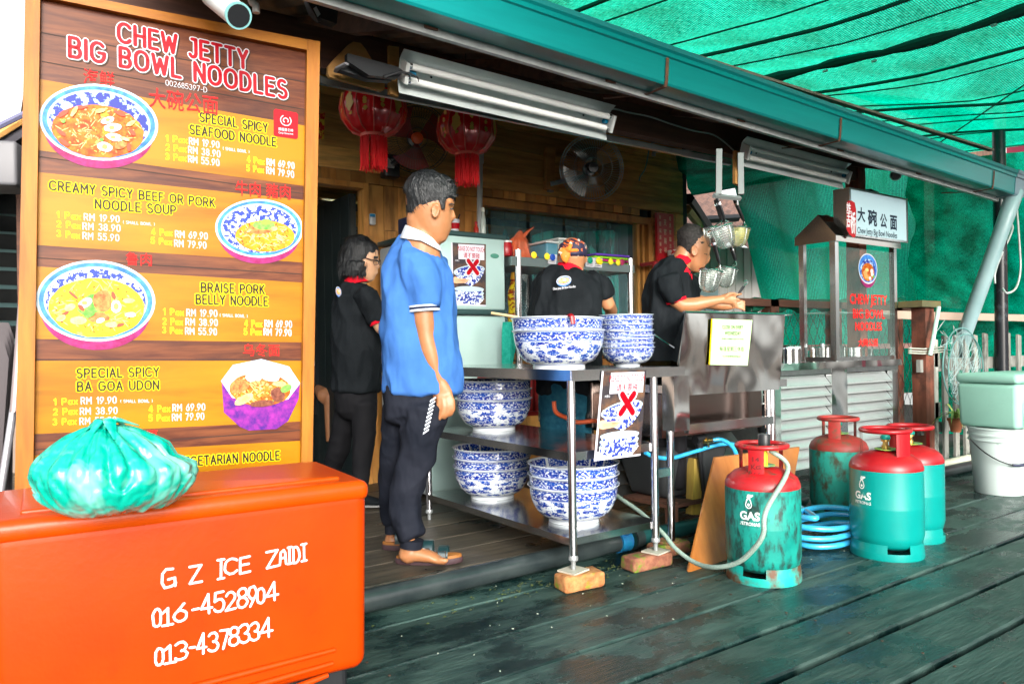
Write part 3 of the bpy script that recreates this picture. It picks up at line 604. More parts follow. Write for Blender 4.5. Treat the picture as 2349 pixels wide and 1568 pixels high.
bcjk('乌冬面', 557, 788, 641, 817); bcjk('蔬菜', 306, 986, 362, 1012)
rsq = obj('red_award_mark', MB().poly([bp(u, v, .002) for u, v in ((631, 250), (679, 259), (683, 263), (683, 316), (679, 320), (631, 313), (627, 309), (627, 254))]), RED, board)
PINKP = mat('pink_print', (.85, .45, .45), rough=.5)
_m = MB()
for r0, a0, a1 in ((13, 120, 400), (6, -40, 230)):
    ribbon(_m, [(r0 * .0016 * math.cos(math.radians(a0 + (a1 - a0) * k / 14)), r0 * .0016 * math.sin(math.radians(a0 + (a1 - a0) * k / 14))) for k in range(15)], bp(655, 277, .0024), BE, BZ, BN, .0018, .0005)
obj('emblem', _m, WHITE, rsq)
font_text('lettering', '携程美食林', bp(638, 300, .0024), BE, BZ, .058, .013, BN, WHITE, rsq, .01); font_text('lettering', 'Ctrip Gourmet', bp(638, 308, .0024), BE, BZ, .058, .010, BN, WHITE, rsq, .01)
SOUP = {}
def soupmat(n, a, b, c): return mat(n, a, b, sc=26, lo=.4, hi=.6, rough=.4, c3=c, s3=13, lo3=.57, hi3=.63)
PORC = mat('blue_white_print', (.75, .82, .88), (.02, .04, .26), sc=62, det=5, lo=.47, hi=.50, rough=.35)
PORCD = mat('dense_blue_print', (.02, .03, .22), (.35, .5, .75), sc=34, det=5, lo=.52, hi=.56, rough=.35)
RIMP = mat('pale_rim_print', (.34, .46, .54), (.44, .54, .60), sc=8, rough=.35)
MAGP = mat('magenta_glaze_print', (.18, .004, .055), (.26, .02, .13), sc=24, rough=.4)
BLUP = mat('blue_rim_print', (.02, .1, .42), (.06, .25, .6), sc=34, rough=.4)
def pic(cu, cv, a, b, s_u, s_v, sa, sb, smat, tops, squ=2, clipu=None, seed=0, base=(0, .30), name='bowl_picture'):
    """a printed bowl of noodles: base glaze, rim, patterned inside, soup, toppings - flat print, one layer over another"""
    def ell(c_u, c_v, aa, bb, m_, lift, nm, par, jag=0, rot=-.16, n=44, sd=0, sq=2):
        pts = []; rr = random.Random(sd)
        for k in range(n):
            t = 2 * PI * k / n; q = 1 + (rr.random() - .5) * jag; ct, st_ = math.cos(t), math.sin(t)
            if sq != 2: ct = math.copysign(abs(ct) ** (2 / sq), ct); st_ = math.copysign(abs(st_) ** (2 / sq), st_)
            x, y = aa * ct * q, bb * st_ * q; u = c_u + x * math.cos(rot) + y * math.sin(rot); v = c_v + -x * math.sin(rot) * 1 + y * math.cos(rot)
            if clipu: u = min(u, clipu)
            pts.append((u, v))
        return bpoly(nm, pts, m_, par, lift)
    rot = -.12 if cv < 500 else -.03
    if squ == 2:
        root = ell(cu, cv + b * .24, a * .92, b * .97, MAGP, .0020, name, board, 0, rot)
    else:
        root = bpoly(name, [(508, 872), (513, 945), (549, 978), (571, 987), (634, 983), (660, 965), (684, 915), (687, 880)], mat('purple_glaze_print', (.26, .02, .24), (.05, .01, .16), sc=28, rough=.4), board, .0020)
    ell(cu, cv, a, b, RIMP, .0026, 'rim_print', root, 0, rot, 8 if squ != 2 else 44)
    if squ == 2:
        ell(cu, cv, a * .95, b * .94, BLUP, .0031, 'rim_print', root, 0, rot); ell(cu, cv, a * .87, b * .84, RIMP, .0035, 'rim_print', root, 0, rot)
        ell(cu, cv + 2, a * .84, b * .81, PORCD if seed == 0 else PORC, .0039, 'inside_print', root, 0, rot)
    else: ell(cu, cv + 3, a * .86, b * .84, mat('pale_inside_print', (.27, .38, .33), rough=.4), .0035, 'inside_print', root, 0, rot, 8)
    ell(s_u, s_v, sa, sb, smat, .0043, 'soup_print', root, .03, rot, 36, 3)
    rr = random.Random(seed + 50)
    for gi, gm in enumerate((mat('chilli_oil_print', (.36, .05, .005), rough=.4), LEAF, PALE, MEAT, mat('noodle_strand_print', (.60, .50, .20), rough=.4))):
        mb = MB(); nf = (46, 26, 30, 22, 26)[gi]
        for _ in range(nf):
            a = rr.uniform(0, 6.28); q = math.sqrt(rr.random()) * .9; uu, vv = s_u + sa * q * math.cos(a), s_v + sb * q * math.sin(a); ln = rr.uniform(2, 5) if gi < 4 else rr.uniform(6, 14); w_ = rr.uniform(.8, 2.2) if gi < 4 else .9; an = rr.uniform(-1.2, 1.2)
            if clipu: uu = min(uu, clipu - 6)
            c_, s2 = math.cos(an), math.sin(an); mb.poly([bp(uu + x * c_ - y * s2, vv + x * s2 + y * c_, .00445 + gi * .00005 + _ * .0000012) for x, y in ((-ln, -w_ * .4), (-ln * .4, -w_), (ln * .6, -w_ * .8), (ln, w_ * .3), (ln * .2, w_), (-ln * .7, w_ * .8))])
        tag(obj('garnish_print', mb, gm, root), kind='stuff')
    for i, (tu, tv, ta, tb, tm, trot) in enumerate(tops):
        if tm is SHR:    # curled prawn: a tapering crescent with dark bands
            mb = MB(); mb2 = MB()
            def pr_(t, w_): aa = -2.7 + 3.6 * t; rad = ta * .72; wd = tb * .95 * (1 - .75 * t) + 1; x = math.cos(aa) * (rad + w_ * wd); y = math.sin(aa) * (rad * .62 + w_ * wd * .8); return bp(tu + x * math.cos(trot) - y * math.sin(trot), tv - x * math.sin(trot) * .3 + y, .0048 + .0002 * i)
            for k in range(9): mb.add([pr_(k / 9, -.5), pr_((k + 1) / 9, -.5), pr_((k + 1) / 9, .5), pr_(k / 9, .5)], [(0, 1, 2, 3)])
            for k in range(1, 9): mb2.add([p + BN * .0001 for p in (pr_(k / 9 - .02, -.5), pr_(k / 9 + .01, -.5), pr_(k / 9 + .01, .5), pr_(k / 9 - .02, .5))], [(0, 1, 2, 3)])
            obj('topping_print', mb, SHR, root); obj('topping_print', mb2, mat('prawn_band_print', (.42, .09, .02), rough=.4), root)
        else: ell(tu, tv, ta, tb, tm, .0047 + .00025 * i, 'topping_print', root, .16, trot, 12, i)
SHR = mat('prawn_print', (.60, .18, .04), (.62, .34, .14), sc=90, rough=.4); EGG = mat('egg_white_print', (.55, .52, .54), rough=.4); YLK = mat('yolk_print', (.58, .44, .08), rough=.4)
CRB = mat('crab_stick_print', (.75, .06, .03), rough=.4); LEAF = mat('leaf_print', (.06, .28, .03), (.2, .4, .08), sc=60, rough=.4); MEAT = mat('meat_print', (.3, .07, .02), (.5, .22, .06), sc=60, rough=.4); PALE = mat('noodle_print', (.52, .38, .10), (.58, .46, .22), sc=50, rough=.4)
T1 = [(196, 272, 20, 7, SHR, -.5), (189, 291, 20, 7, SHR, -.2), (196, 310, 22, 8, SHR, -.5), (212, 322, 20, 8, SHR, -.1), (247, 277, 16, 8, EGG, .3), (247, 276, 6, 3.5, YLK, 0), (258, 294, 20, 10, EGG, .1), (256, 294, 7, 5, YLK, 0), (262, 316, 20, 9, EGG, -.2), (259, 316, 6, 4, YLK, 0), (240, 338, 18, 11, EGG, -.3), (240, 338, 7, 6, YLK, 0),
      (145, 262, 14, 6, CRB, .6), (140, 305, 14, 5, CRB, -.6), (147, 328, 15, 5, CRB, -.6), (185, 248, 16, 4, CRB, .1), (275, 262, 16, 5, CRB, -.4), (303, 305, 10, 5, CRB, -.8), (295, 340, 5, 10, CRB, .1), (276, 335, 14, 9, MEAT, .3), (145, 280, 5, 4, LEAF, 0), (233, 322, 5, 4, LEAF, 0), (300, 285, 12, 5, PALE, .5), (285, 320, 12, 4, PALE, -.3), (170, 258, 14, 5, PALE, 1), (230, 256, 12, 5, PALE, .2)]
pic(226, 281, 137, 87, 224, 302, 106, 60, soupmat('red_soup_print', (.48, .14, .01), (.32, .035, .004), (.55, .28, .02)), T1, seed=0)
T2 = [(600, 524, 34, 14, MEAT, .1), (605, 517, 26, 11, LEAF, 0), (610, 510, 13, 7, mat('chopped_leaf_print', (.2, .55, .05), rough=.5), 0), (628, 525, 8, 5, PALE, 0), (580, 545, 7, 2.5, PALE, 1), (570, 530, 6, 2.5, PALE, .5), (640, 548, 10, 3, PALE, -.5)]
pic(594, 524, 101, 67, 607, 542, 68, 36, soupmat('orange_soup_print', (.52, .24, .01), (.45, .15, .005), (.6, .38, .05)), T2, clipu=691, seed=1)
T3 = [(215, 700, 38, 26, LEAF, .3), (235, 690, 22, 26, MEAT, 0), (225, 728, 26, 12, MEAT, 0), (195, 695, 18, 10, EGG, .5), (194, 695, 7, 5, YLK, 0), (266, 703, 12, 14, EGG, 0), (266, 703, 6, 8, YLK, 0), (168, 677, 15, 3.5, CRB, -.7), (260, 678, 5, 10, CRB, .3), (186, 706, 10, 5, CRB, -.8), (148, 720, 12, 4, CRB, .6), (275, 745, 10, 4, CRB, .3), (255, 745, 14, 7, PALE, 0), (160, 705, 14, 8, PALE, .4), (140, 730, 12, 7, PALE, .4), (295, 690, 14, 6, PALE, 0), (180, 735, 20, 10, PALE, 0), (205, 720, 14, 8, LEAF, .5), (299, 722, 13, 6, EGG, 0), (230, 735, 10, 6, EGG, .3)]
pic(219, 690, 137, 93, 221, 706, 110, 68, soupmat('yellow_soup_print', (.52, .42, .02), (.48, .33, .01), (.62, .54, .12)), T3, seed=2)
T4 = [(582, 862, 20, 15, EGG, .2), (618, 860, 24, 14, mat('shell_print', (.6, .6, .8), (.85, .75, .65), sc=50), -.2), (548, 885, 22, 16, MEAT, .3), (600, 893, 36, 14, SHR, -.25), (560, 915, 24, 10, PALE, .5), (636, 905, 16, 17, mat('dark_meat_print', (.08, .02, .015), (.2, .07, .04), sc=50), .5), (600, 925, 28, 8, mat('dark_meat_print', (0, 0, 0)), .1), (655, 890, 14, 9, LEAF, .5), (640, 880, 16, 6, PALE, 0)]
pic(597, 876, 91, 53, 596, 893, 70, 38, soupmat('brown_soup_print', (.45, .17, .015), (.35, .06, .005), (.55, .3, .05)), T4, squ=8, seed=3)
bpoly('bowl_picture', [(80, 1100), (84, 1080), (100, 1060), (120, 1050), (150, 1048), (190, 1060), (215, 1100), (220, 1180), (80, 1200)], PORCD, board, .002)
# =================================================================== ORANGE COOL BOX
OC = Vector((.960, 2.145, 0)); OE = Vector((.998, -.058, 0)); OD = Vector((.058, .998, 0)); ON = -OD
oc = OC - OE * .475 + OD * .245
box = thing('cool_box', 'big orange ice cool box with hand painted white phone numbers', 'cool box', (oc.x, oc.y, 0))
RZ = math.atan2(-.058, .998)
obj('body', MB().bev((oc.x, oc.y, .345), (.964, .503, .55), .04, RZ, seg=5, taper=.985), ORG, box, sm=50)
LIDM = MB().bev((oc.x, oc.y, .616), (.974, .512, .062), .026, RZ, seg=5)
obj('lid', LIDM, ORGT, box, sm=60)
obj('lid_top', MB().bev((oc.x, oc.y, .648), (.83, .37, .016), .007, RZ, seg=4), ORGT, box, sm=60)
obj('lid_seam', MB().bev((oc.x, oc.y, .583), (.94, .48, .006), .002, RZ, seg=3), mat('dark_orange_seam', (.25, .03, .0), rough=.6), box)
obj('base', MB().bev((oc.x, oc.y, .045), (.85, .42, .085), .02, RZ), BLK, box)
OPL = (OC - OD * .0075 + Vector((0, 0, .3)), ON)
def slope_pts(pts): return [at(u, v, pl=OPL) for u, v in pts]
for a, b in (((440, 1574), (768, 1489)), ((560, 1578), (763, 1520)), ((680, 1574), (752, 1547))):
    obj('moulded_rib', MB().tube(slope_pts([a, ((a[0] + b[0]) / 2, (a[1] + b[1]) / 2), b]), [.009, .009, .007], 10), ORG, box, sm=True)
HW = []
def hand(ch, u0, u1, v0, cap, sl=0):
    """one hand painted character between u0 and u1, baseline v0"""
    A = at(u0, v0, pl=OPL); B = at(u1, v0 - (u1 - u0) * .21, pl=OPL); h = cap * (A - CAMP).dot(FW) / FPX; st, w = strokes(ch); e = (B - A); sx = e.length / max(w, .01); e.normalize(); ez = (UP).copy()
    g = G['_' + ch] if '_' + ch in G else st
    if '_' + ch in G: w = max(p[0] for s_ in g for p in s_); sx = (B - A).length / w
    mb = MB()
    for s_ in g: ribbon(mb, [(p[0] * sx + R.uniform(-.0008, .0008), p[1] * h + R.uniform(-.0008, .0008)) for p in s_], A, e, ez, ON, .0033, .0008)
    obj('painted_character', mb, WHITEINK, box)
G['_I'] = [[(0, 0), (.5, 0)], [(.25, 0), (.25, 1)], [(0, 1), (.5, 1)]]
G['_1'] = [[(0, .75), (.3, 1), (.3, 0)], [(0, 0), (.55, 0)]]
G['_G'] = [[(.6, .95), (.25, 1), (.05, .8), (0, .3), (.15, 0), (.5, .02), (.75, .15)], [(.35, .42), (.7, .45), (.72, .0)]]
G['_A'] = [[(0, 0), (.08, .85), (.35, 1), (.5, .8), (.55, .0)], [(.05, .45), (.5, .45)]]
for ch, a, b, vv, cp_ in (('G', 371, 403, 1349, 42), ('Z', 435, 462, 1338, 38), ('I', 500, 514, 1327, 43), ('C', 516, 543, 1318, 34), ('E', 551, 573, 1314, 34), ('Z', 612, 638, 1302, 36), ('A', 642, 656, 1294, 32), ('I', 660, 668, 1292, 37), ('D', 673, 687, 1291, 36), ('I', 692, 703, 1286, 38),
                          ('0', 351, 369, 1438, 40), ('1', 372, 396, 1435, 38), ('6', 399, 428, 1427, 40), ('-', 441, 455, 1414, 40), ('4', 461, 486, 1409, 44), ('5', 492, 514, 1404, 44), ('2', 518, 540, 1399, 40), ('8', 545, 567, 1394, 44), ('9', 570, 588, 1390, 44), ('0', 590, 606, 1384, 34), ('4', 611, 637, 1379, 42),
                          ('0', 357, 374, 1526, 38), ('1', 377, 402, 1521, 40), ('3', 402, 429, 1514, 40), ('-', 434, 447, 1502, 40), ('4', 452, 472, 1500, 46), ('3', 478, 500, 1494, 42), ('7', 506, 524, 1488, 42), ('8', 526, 548, 1481, 42), ('3', 550, 572, 1475, 42), ('3', 574, 594, 1469, 40), ('4', 598, 624, 1462, 42)):
    hand(ch, a, b, vv, cp_)
# =================================================================== GREEN PLASTIC BAG
bc = at(255, 1180, z=.656); bc = at(264, 1190, z=.656) + Vector((.015, .105, 0))
bag = thing('plastic_bag', 'knotted turquoise plastic bag full of white goods resting on the orange lid', 'bag', bc)
def bagf():
    mb = MB(); nu, nv = 150, 70
    for j in range(nv + 1):
        ph = PI * (j + .3) / (nv + .6)
        for i in range(nu):
            th = 2 * PI * i / nu; ct, s_ = math.cos(th), math.sin(th); up = -math.cos(ph)
            r = math.sin(ph) ** .62
            x = .176 * ct * r * (1 + .06 * math.cos(2 * th + .5)); y = .14 * s_ * r; z = .10 + .10 * up
            if up < -.5: z = max(z, .004)
            k = max(0, up - .25) / .75
            x *= (1 - .35 * k ** 1.2); y *= (1 - .3 * k); x -= .02 * k
            if ct > .2 and up < .6: x += .012; z -= .03 * max(0, ct) * max(0, up + .4)
            wr = abs(mnoise.noise((math.cos(th) * 2.2, math.sin(th) * 2.2, up * .6 + 4))); wr2 = abs(mnoise.noise((th * 3.1 if 0 else math.cos(th * 1) * 5, math.sin(th) * 5, up * 1.2)))
            pl_ = abs(math.sin(th * 11 + 2.5 * mnoise.noise((ct * 2, s_ * 2, up)))) * max(0, up + .1) ** 1.0
            d = -.020 * (1 - min(1, wr * 5)) - .010 * (1 - min(1, wr2 * 5)) - .004 * pl_
            mb.v.append(bc + Vector((x * (1 + d * 4), y * (1 + d * 4), max(.002, z + d * .55 + .015 * k * k))))
    for j in range(nv):
        for i in range(nu): a = j * nu + i; b = j * nu + (i + 1) % nu; mb.f.append((a, b, b + nu, a + nu))
    mb.f.append(tuple(reversed(range(nu)))); mb.f.append(tuple(nv * nu + i for i in range(nu))); return mb
BAGM = mat('turquoise_bag_film', (.0, .32, .23), (.20, .50, .42), sc=5, det=3, lo=.46, hi=.64, rough=.24, coat=.25, bump=2.2, bsc=17, bst=(1, 1, .7), warp=1, bdet=2)
obj('film', bagf(), BAGM, bag, sm=180)
kn = MB(); kc = bc + Vector((-.02, -.01, .215))
for k in range(7):
    a = 2 * PI * k / 7 + .4; e = Vector((math.cos(a), math.sin(a) * .7, 0)); l = R.uniform(.05, .09)
    kn.tube([kc, kc + e * l * .4 + UP * .012, kc + e * l + UP * R.uniform(-.035, .005)], [.012, .016, .004], 7, flat=.35)
kn.sphere(kc, .018, 10, 7, (1.2, 1, .8)); obj('knot', kn, BAGM, bag, sm=True)
# =================================================================== STEEL TABLE AND ITS BOWLS
tb = thing('steel_table', 'three tier stainless steel table holding stacks of blue and white bowls', 'table', (2.38, 3.17, 0))
def tray(name, x0, x1, y0, y1, zt, th, par):
    mb = MB().b2((x0, y0, zt - .006), (x1, y1, zt))
    for a, b in (((x0, y0 - .002, zt - th), (x1, y0 + .004, zt - .0002)), ((x0, y1 - .004, zt - th), (x1, y1 + .002, zt - .0002)), ((x0 - .002, y0 + .005, zt - th), (x0 + .004, y1 - .005, zt - .0002)), ((x1 - .004, y0 + .005, zt - th), (x1 + .002, y1 - .005, zt - .0002))): mb.b2(a, b)
    return obj(name, mb, STEEL, par)
tray('tabletop', 2.085, 2.70, 2.50, 3.84, .945, .048, tb); tray('shelf', 2.085, 2.63, 2.52, 3.82, .585, .037, tb); tray('shelf', 2.085, 2.63, 2.52, 3.82, .213, .032, tb)
for x, y, zf in ((2.098, 2.522, .078), (2.60, 2.515, .078), (2.098, 3.81, .062), (2.61, 3.81, .062)):
    l = obj('leg', MB().lathe([(.0185, zf + .06), (.0185, .55 - .002 if 0 else .90)], 20, (x, y, 0)), TUBEM, tb, sm=True)
    obj('foot', MB().lathe([(.010, zf), (.011, zf + .03), (.012, zf + .035), (.021, zf + .04), (.022, zf + .05), (.0185, zf + .06)], 18, (x, y, 0)), WHP if 0 else ALU, l, sm=True)
def bowlmat(name, ku, kv):
    m = bpy.data.materials.new(name); m.use_nodes = True; nt = m.node_tree; N = nt.nodes; L = nt.links; b = N['Principled BSDF']
    tc = N.new('ShaderNodeTexCoord'); sx = N.new('ShaderNodeSeparateXYZ'); L.new(tc.outputs['UV'], sx.inputs[0])
    oi = N.new('ShaderNodeObjectInfo')
    def math_(op, a, bb=None, c=None):
        x = N.new('ShaderNodeMath'); x.operation = op
        for i, q in enumerate((a, bb, c)):
            if q is None: continue
            if isinstance(q, (int, float)): x.inputs[i].default_value = q
            else: L.new(q, x.inputs[i])
        return x.outputs[0]
    u, v = sx.outputs[0], sx.outputs[1]
    off = math_('MULTIPLY', oi.outputs['Random'], 9.0); ang = math_('MULTIPLY', math_('ADD', u, off), 2 * PI)
    def coords(su, sv, seed):
        c = N.new('ShaderNodeCombineXYZ')
        L.new(math_('MULTIPLY', math_('COSINE', ang), su / (2 * PI)), c.inputs[0]); L.new(math_('MULTIPLY', math_('SINE', ang), su / (2 * PI)), c.inputs[1]); L.new(math_('MULTIPLY_ADD', v, sv, seed), c.inputs[2]); return c.outputs[0]
    def noise(su, sv, seed, det, lo, hi, dist=0):
        t = N.new('ShaderNodeTexNoise'); t.inputs['Scale'].default_value = 1; t.inputs['Detail'].default_value = det; t.inputs['Roughness'].default_value = .6; t.inputs['Distortion'].default_value = dist; L.new(coords(su, sv, seed), t.inputs['Vector'])
        r = N.new('ShaderNodeMapRange'); r.inputs['From Min'].default_value = lo; r.inputs['From Max'].default_value = hi; L.new(t.outputs['Fac'], r.inputs['Value']); return r.outputs[0]
    def band(x0, x1): return math_('MULTIPLY', math_('GREATER_THAN', v, x0), math_('LESS_THAN', v, x1))
    rim = math_('MULTIPLY', band(.76, .94), noise(ku * 2.2, kv * 2.2, 0, 2, .40, .47, .4))
    # fish and flower motifs: warped cells broken up by fine strokes
    vo = N.new('ShaderNodeTexVoronoi'); vo.inputs['Scale'].default_value = 1; vo.inputs['Randomness'].default_value = .75
    nv_ = N.new('ShaderNodeTexNoise'); nv_.inputs['Scale'].default_value = 2.2; nv_.inputs['Detail'].default_value = 3; L.new(coords(ku * .75, kv * .75, 3), nv_.inputs['Vector'])
    va = N.new('ShaderNodeVectorMath'); va.operation = 'MULTIPLY_ADD'; L.new(nv_.outputs['Color'], va.inputs[0]); va.inputs[1].default_value = (.9, .9, .9); L.new(coords(ku * .52, kv * .52, 3), va.inputs[2]); L.new(va.outputs[0], vo.inputs['Vector'])
    r = N.new('ShaderNodeMapRange'); r.inputs['From Min'].default_value = .55; r.inputs['From Max'].default_value = .51; L.new(vo.outputs['Distance'], r.inputs['Value'])
    mot = math_('MULTIPLY', r.outputs[0], noise(ku * 2.4, kv * 3, 5, 1, .36, .41, .6))
    fine = math_('MULTIPLY', noise(ku * 2.6, kv * 2.6, 11, 1, .62, .65), .9)
    body = math_('MULTIPLY', band(.10, .735), math_('MAXIMUM', mot, fine))
    lines = math_('ADD', band(.745, .756), math_('ADD', band(.055, .066), band(.948, .956)))
    inb = math_('MULTIPLY', band(1.06, 1.26), math_('GREATER_THAN', noise(ku * 1.1, 0, 2, 0, .40, .5), .02)); inn = math_('MULTIPLY', inb, noise(ku * 3, kv * 3, 1, 1, .38, .42))
    inbody = math_('MULTIPLY', band(1.3, 1.95), mot)
    tot = math_('MINIMUM', math_('ADD', math_('ADD', rim, body), math_('ADD', math_('ADD', lines, inn), inbody)), 1)
    cr = N.new('ShaderNodeMix'); cr.data_type = 'RGBA'; cr.inputs[6].default_value = (.66, .72, .76, 1); L.new(tot, cr.inputs[0])
    c2 = N.new('ShaderNodeMix'); c2.data_type = 'RGBA'; c2.inputs[6].default_value = (.003, .018, .24, 1); c2.inputs[7].default_value = (.015, .07, .36, 1); L.new(noise(9, 9, 7, 2, .4, .6), c2.inputs[0]); L.new(c2.outputs[2], cr.inputs[7])
    L.new(cr.outputs[2], b.inputs['Base Color']); b.inputs['Roughness'].default_value = .12; b.inputs['Coat Weight'].default_value = .5; b.inputs['Coat Roughness'].default_value = .05; return m
def bowl_mesh(r, h, rf, m):
    prof = [(rf * .80, .012, 0), (rf, .0, .01), (rf * 1.0, .018 * h / .185, .05), (rf * 1.10, .026 * h / .185, .08)]
    for k in range(1, 11):
        t = k / 10; a = t * PI / 2
        prof.append((rf * 1.10 + (r * .955 - rf * 1.10) * math.sin(a) ** .9, .026 * h / .185 + (h * .94 - .026 * h / .185) * (1 - math.cos(a)) ** .82, .08 + .86 * t))
    prof += [(r * .985, h * .975, .965), (r, h * .99, .98), (r * .998, h, 1.0), (r * .985, h * .995, 1.02), (r * .955, h * .965, 1.05)]
    for k in range(1, 11):
        t = k / 10; a = PI / 2 * (1 - t)
        prof.append((max(.004, (r * .93) * math.sin(a) ** .8 if t < 1 else .004), .035 * h / .185 + (h * .93 - .035 * h / .185) * (1 - math.cos(a)) ** .82, 1.05 + .9 * t))
    mb = MB(); n = 72; mb.uv = []
    for (rr, z, tv) in prof:
        for k in range(n + 1): a = 2 * PI * k / n; mb.v.append(Vector((rr * math.cos(a), rr * math.sin(a), z))); mb.uv.append((k / n, tv))
    for i in range(len(prof) - 1):
        for k in range(n): a = i * (n + 1) + k; mb.f.append((a, a + 1, a + n + 2, a + n + 1))
    mb.f.append(tuple(reversed(range(n)))); return mb
BM1, BM2 = bowlmat('blue_white_porcelain', 46, 15), bowlmat('small_blue_white_porcelain', 40, 10)
big0 = bowl_mesh(.222, .178, .122, BM1); sml0 = bowl_mesh(.136, .095, .06, BM2)
def bowl(mb0, m, p, lab, grp, tilt=(0, 0), meshes={}):
    k = id(mb0)
    if k not in meshes:
        o = obj('porcelain_bowl', mb0, m, None, sm=60); meshes[k] = o.data
    else:
        o = bpy.data.objects.new('porcelain_bowl', meshes[k]); COL.objects.link(o)
    o.location = p; o.rotation_euler = (tilt[0], tilt[1], R.uniform(0, 6.28)); tag(o, lab, 'bowl', grp); return o
GB, GS = 'large blue and white porcelain bowls', 'small blue and white porcelain bowls'
bowl(big0, BM1, (2.21, 2.74, .946), 'lower large patterned bowl of the pair on the tabletop corner', GB)
bowl(big0, BM1, (2.205, 2.745, 1.002), 'upper large patterned bowl of the tabletop pair with a red spoon handle over its rim', GB, (.0, .02))
for i, (dz, w) in enumerate(((0, 'lowest'), (.052, 'middle'), (.104, 'topmost'))):
    bowl(big0, BM1, (2.36, 3.52, .586 + dz), w + ' large bowl of the stack on the middle shelf beside the blue shirt', GB)
    bowl(big0, BM1, (2.33, 3.5, .214 + dz), w + ' large bowl of the rear left stack on the bottom shelf', GB)
    bowl(big0, BM1, (2.32, 2.78, .214 + dz), w + ' large bowl of the front right stack on the bottom shelf', GB)
zs = [0, .021, .043, .062, .085, .113, .135, .158]
wd = ['lowest small bowl of the tall tabletop stack, its fish band in full view', 'second small bowl from the tabletop in the tall stack', 'third small bowl from the tabletop in the tall stack', 'fourth small bowl from the tabletop in the tall stack', 'fifth small bowl from the tabletop, slightly tilted in the tall stack', 'third small bowl from the top of the tall tabletop stack', 'small bowl just under the topmost one of the tall tabletop stack', 'topmost small bowl of the tall tabletop stack']
for i, z in enumerate(zs): bowl(sml0, BM2, (2.60 + R.uniform(-.004, .004), 2.69, .946 + z), wd[i], GS, (.03 if i in (4, 3) else 0, .035 if i == 4 else 0))
sp = thing('spoon', 'red handled spoon lying over the rim of the upper big bowl', 'spoon', (2.12, 2.56, 1.17))
obj('handle', MB().tube([(2.12, 2.6, 1.17), (2.115, 2.535, 1.187), (2.11, 2.52, 1.178), (2.108, 2.512, 1.145)], [.009, .011, .012, .010], 8, flat=.6), REDN, sp, sm=True)
obj('stem', MB().tube([(2.12, 2.6, 1.17), (2.14, 2.7, 1.10)], .004, 6), CHROME, sp)
lad = tag(obj('ladle_handle', MB().tube([(2.1, 2.9, 1.19), (2.02, 3.02, 1.215)], .007, 6), mat('bamboo', (.5, .38, .2), rough=.6)), 'pale bamboo stick pointing up left of the big bowl pair', 'stick')
tag(obj('serving_spoon', MB().tube([(2.72, 2.62, 1.10), (2.88, 2.64, 1.035)], .005, 6), CHROME), 'thin steel spoon handle slanting right of the small bowl stack', 'spoon')
# small steel mixing bowls at the back of the table
for (u, v, lab) in ((1128, 826, 'left steel mixing bowl at the back of the tabletop'), (1190, 824, 'right steel mixing bowl half behind the big bowls')):
    p = at(u, v, z=.946); p = Vector((p.x, min(p.y, 3.74), .946)); sb = obj('mixing_bowl', MB().lathe([(.0, .001), (.045, .001), (.055, .008), (.08, .04), (.088, .052), (.092, .053), (.084, .046), (.06, .016), (.0, .006)], 36, p), CHROME, None, sm=60); tag(sb, lab, 'mixing bowl', 'steel mixing bowls')
# bricks and tiles under the front legs
def brick(c, d, rz, m, lab):
    mb = MB(); M = Matrix.Translation(c) @ Matrix.Rotation(rz, 4, 'Z'); nx, ny, nz = 14, 7, 5
    o = MB().bev((0, 0, 0), d, .016, 0, seg=4)
    o.v = [M @ (v + Vector([.006 * mnoise.noise((v.x * 25 + c[0] * 9 + k * 7, v.y * 25, v.z * 25)) for k in range(3)])) for v in o.v]
    b = obj('brick', o, m, None, sm=50); return tag(b, lab, 'brick', 'bricks under the table legs')
brick(Vector((2.115, 2.50, .035)), (.21, .105, .068), -.12, BRICK, 'orange brick with yellow green moss under the front left table leg')
brick(Vector((2.555, 2.53, .035)), (.24, .11, .068), -.08, BRICKR, 'red mossy brick under the front right table leg')
brick(Vector((2.80, 2.62, .033)), (.22, .10, .064), -.05, BRICKR, 'dark red brick behind, carrying the stove leg')
for c, lab in (((2.098, 2.522, .0735), 'square tile on the orange brick under the table foot'), ((2.60, 2.515, .0735), 'square tile on the mossy red brick under the table foot'), ((2.79, 2.62, .070), 'brown tile on the rear brick under the stove leg')):
    tag(obj('tile', MB().box(c, (.105, .095, .007), .2), TILE if c[0] < 2.7 else BRICKR), lab, 'tile', 'tiles under the feet')
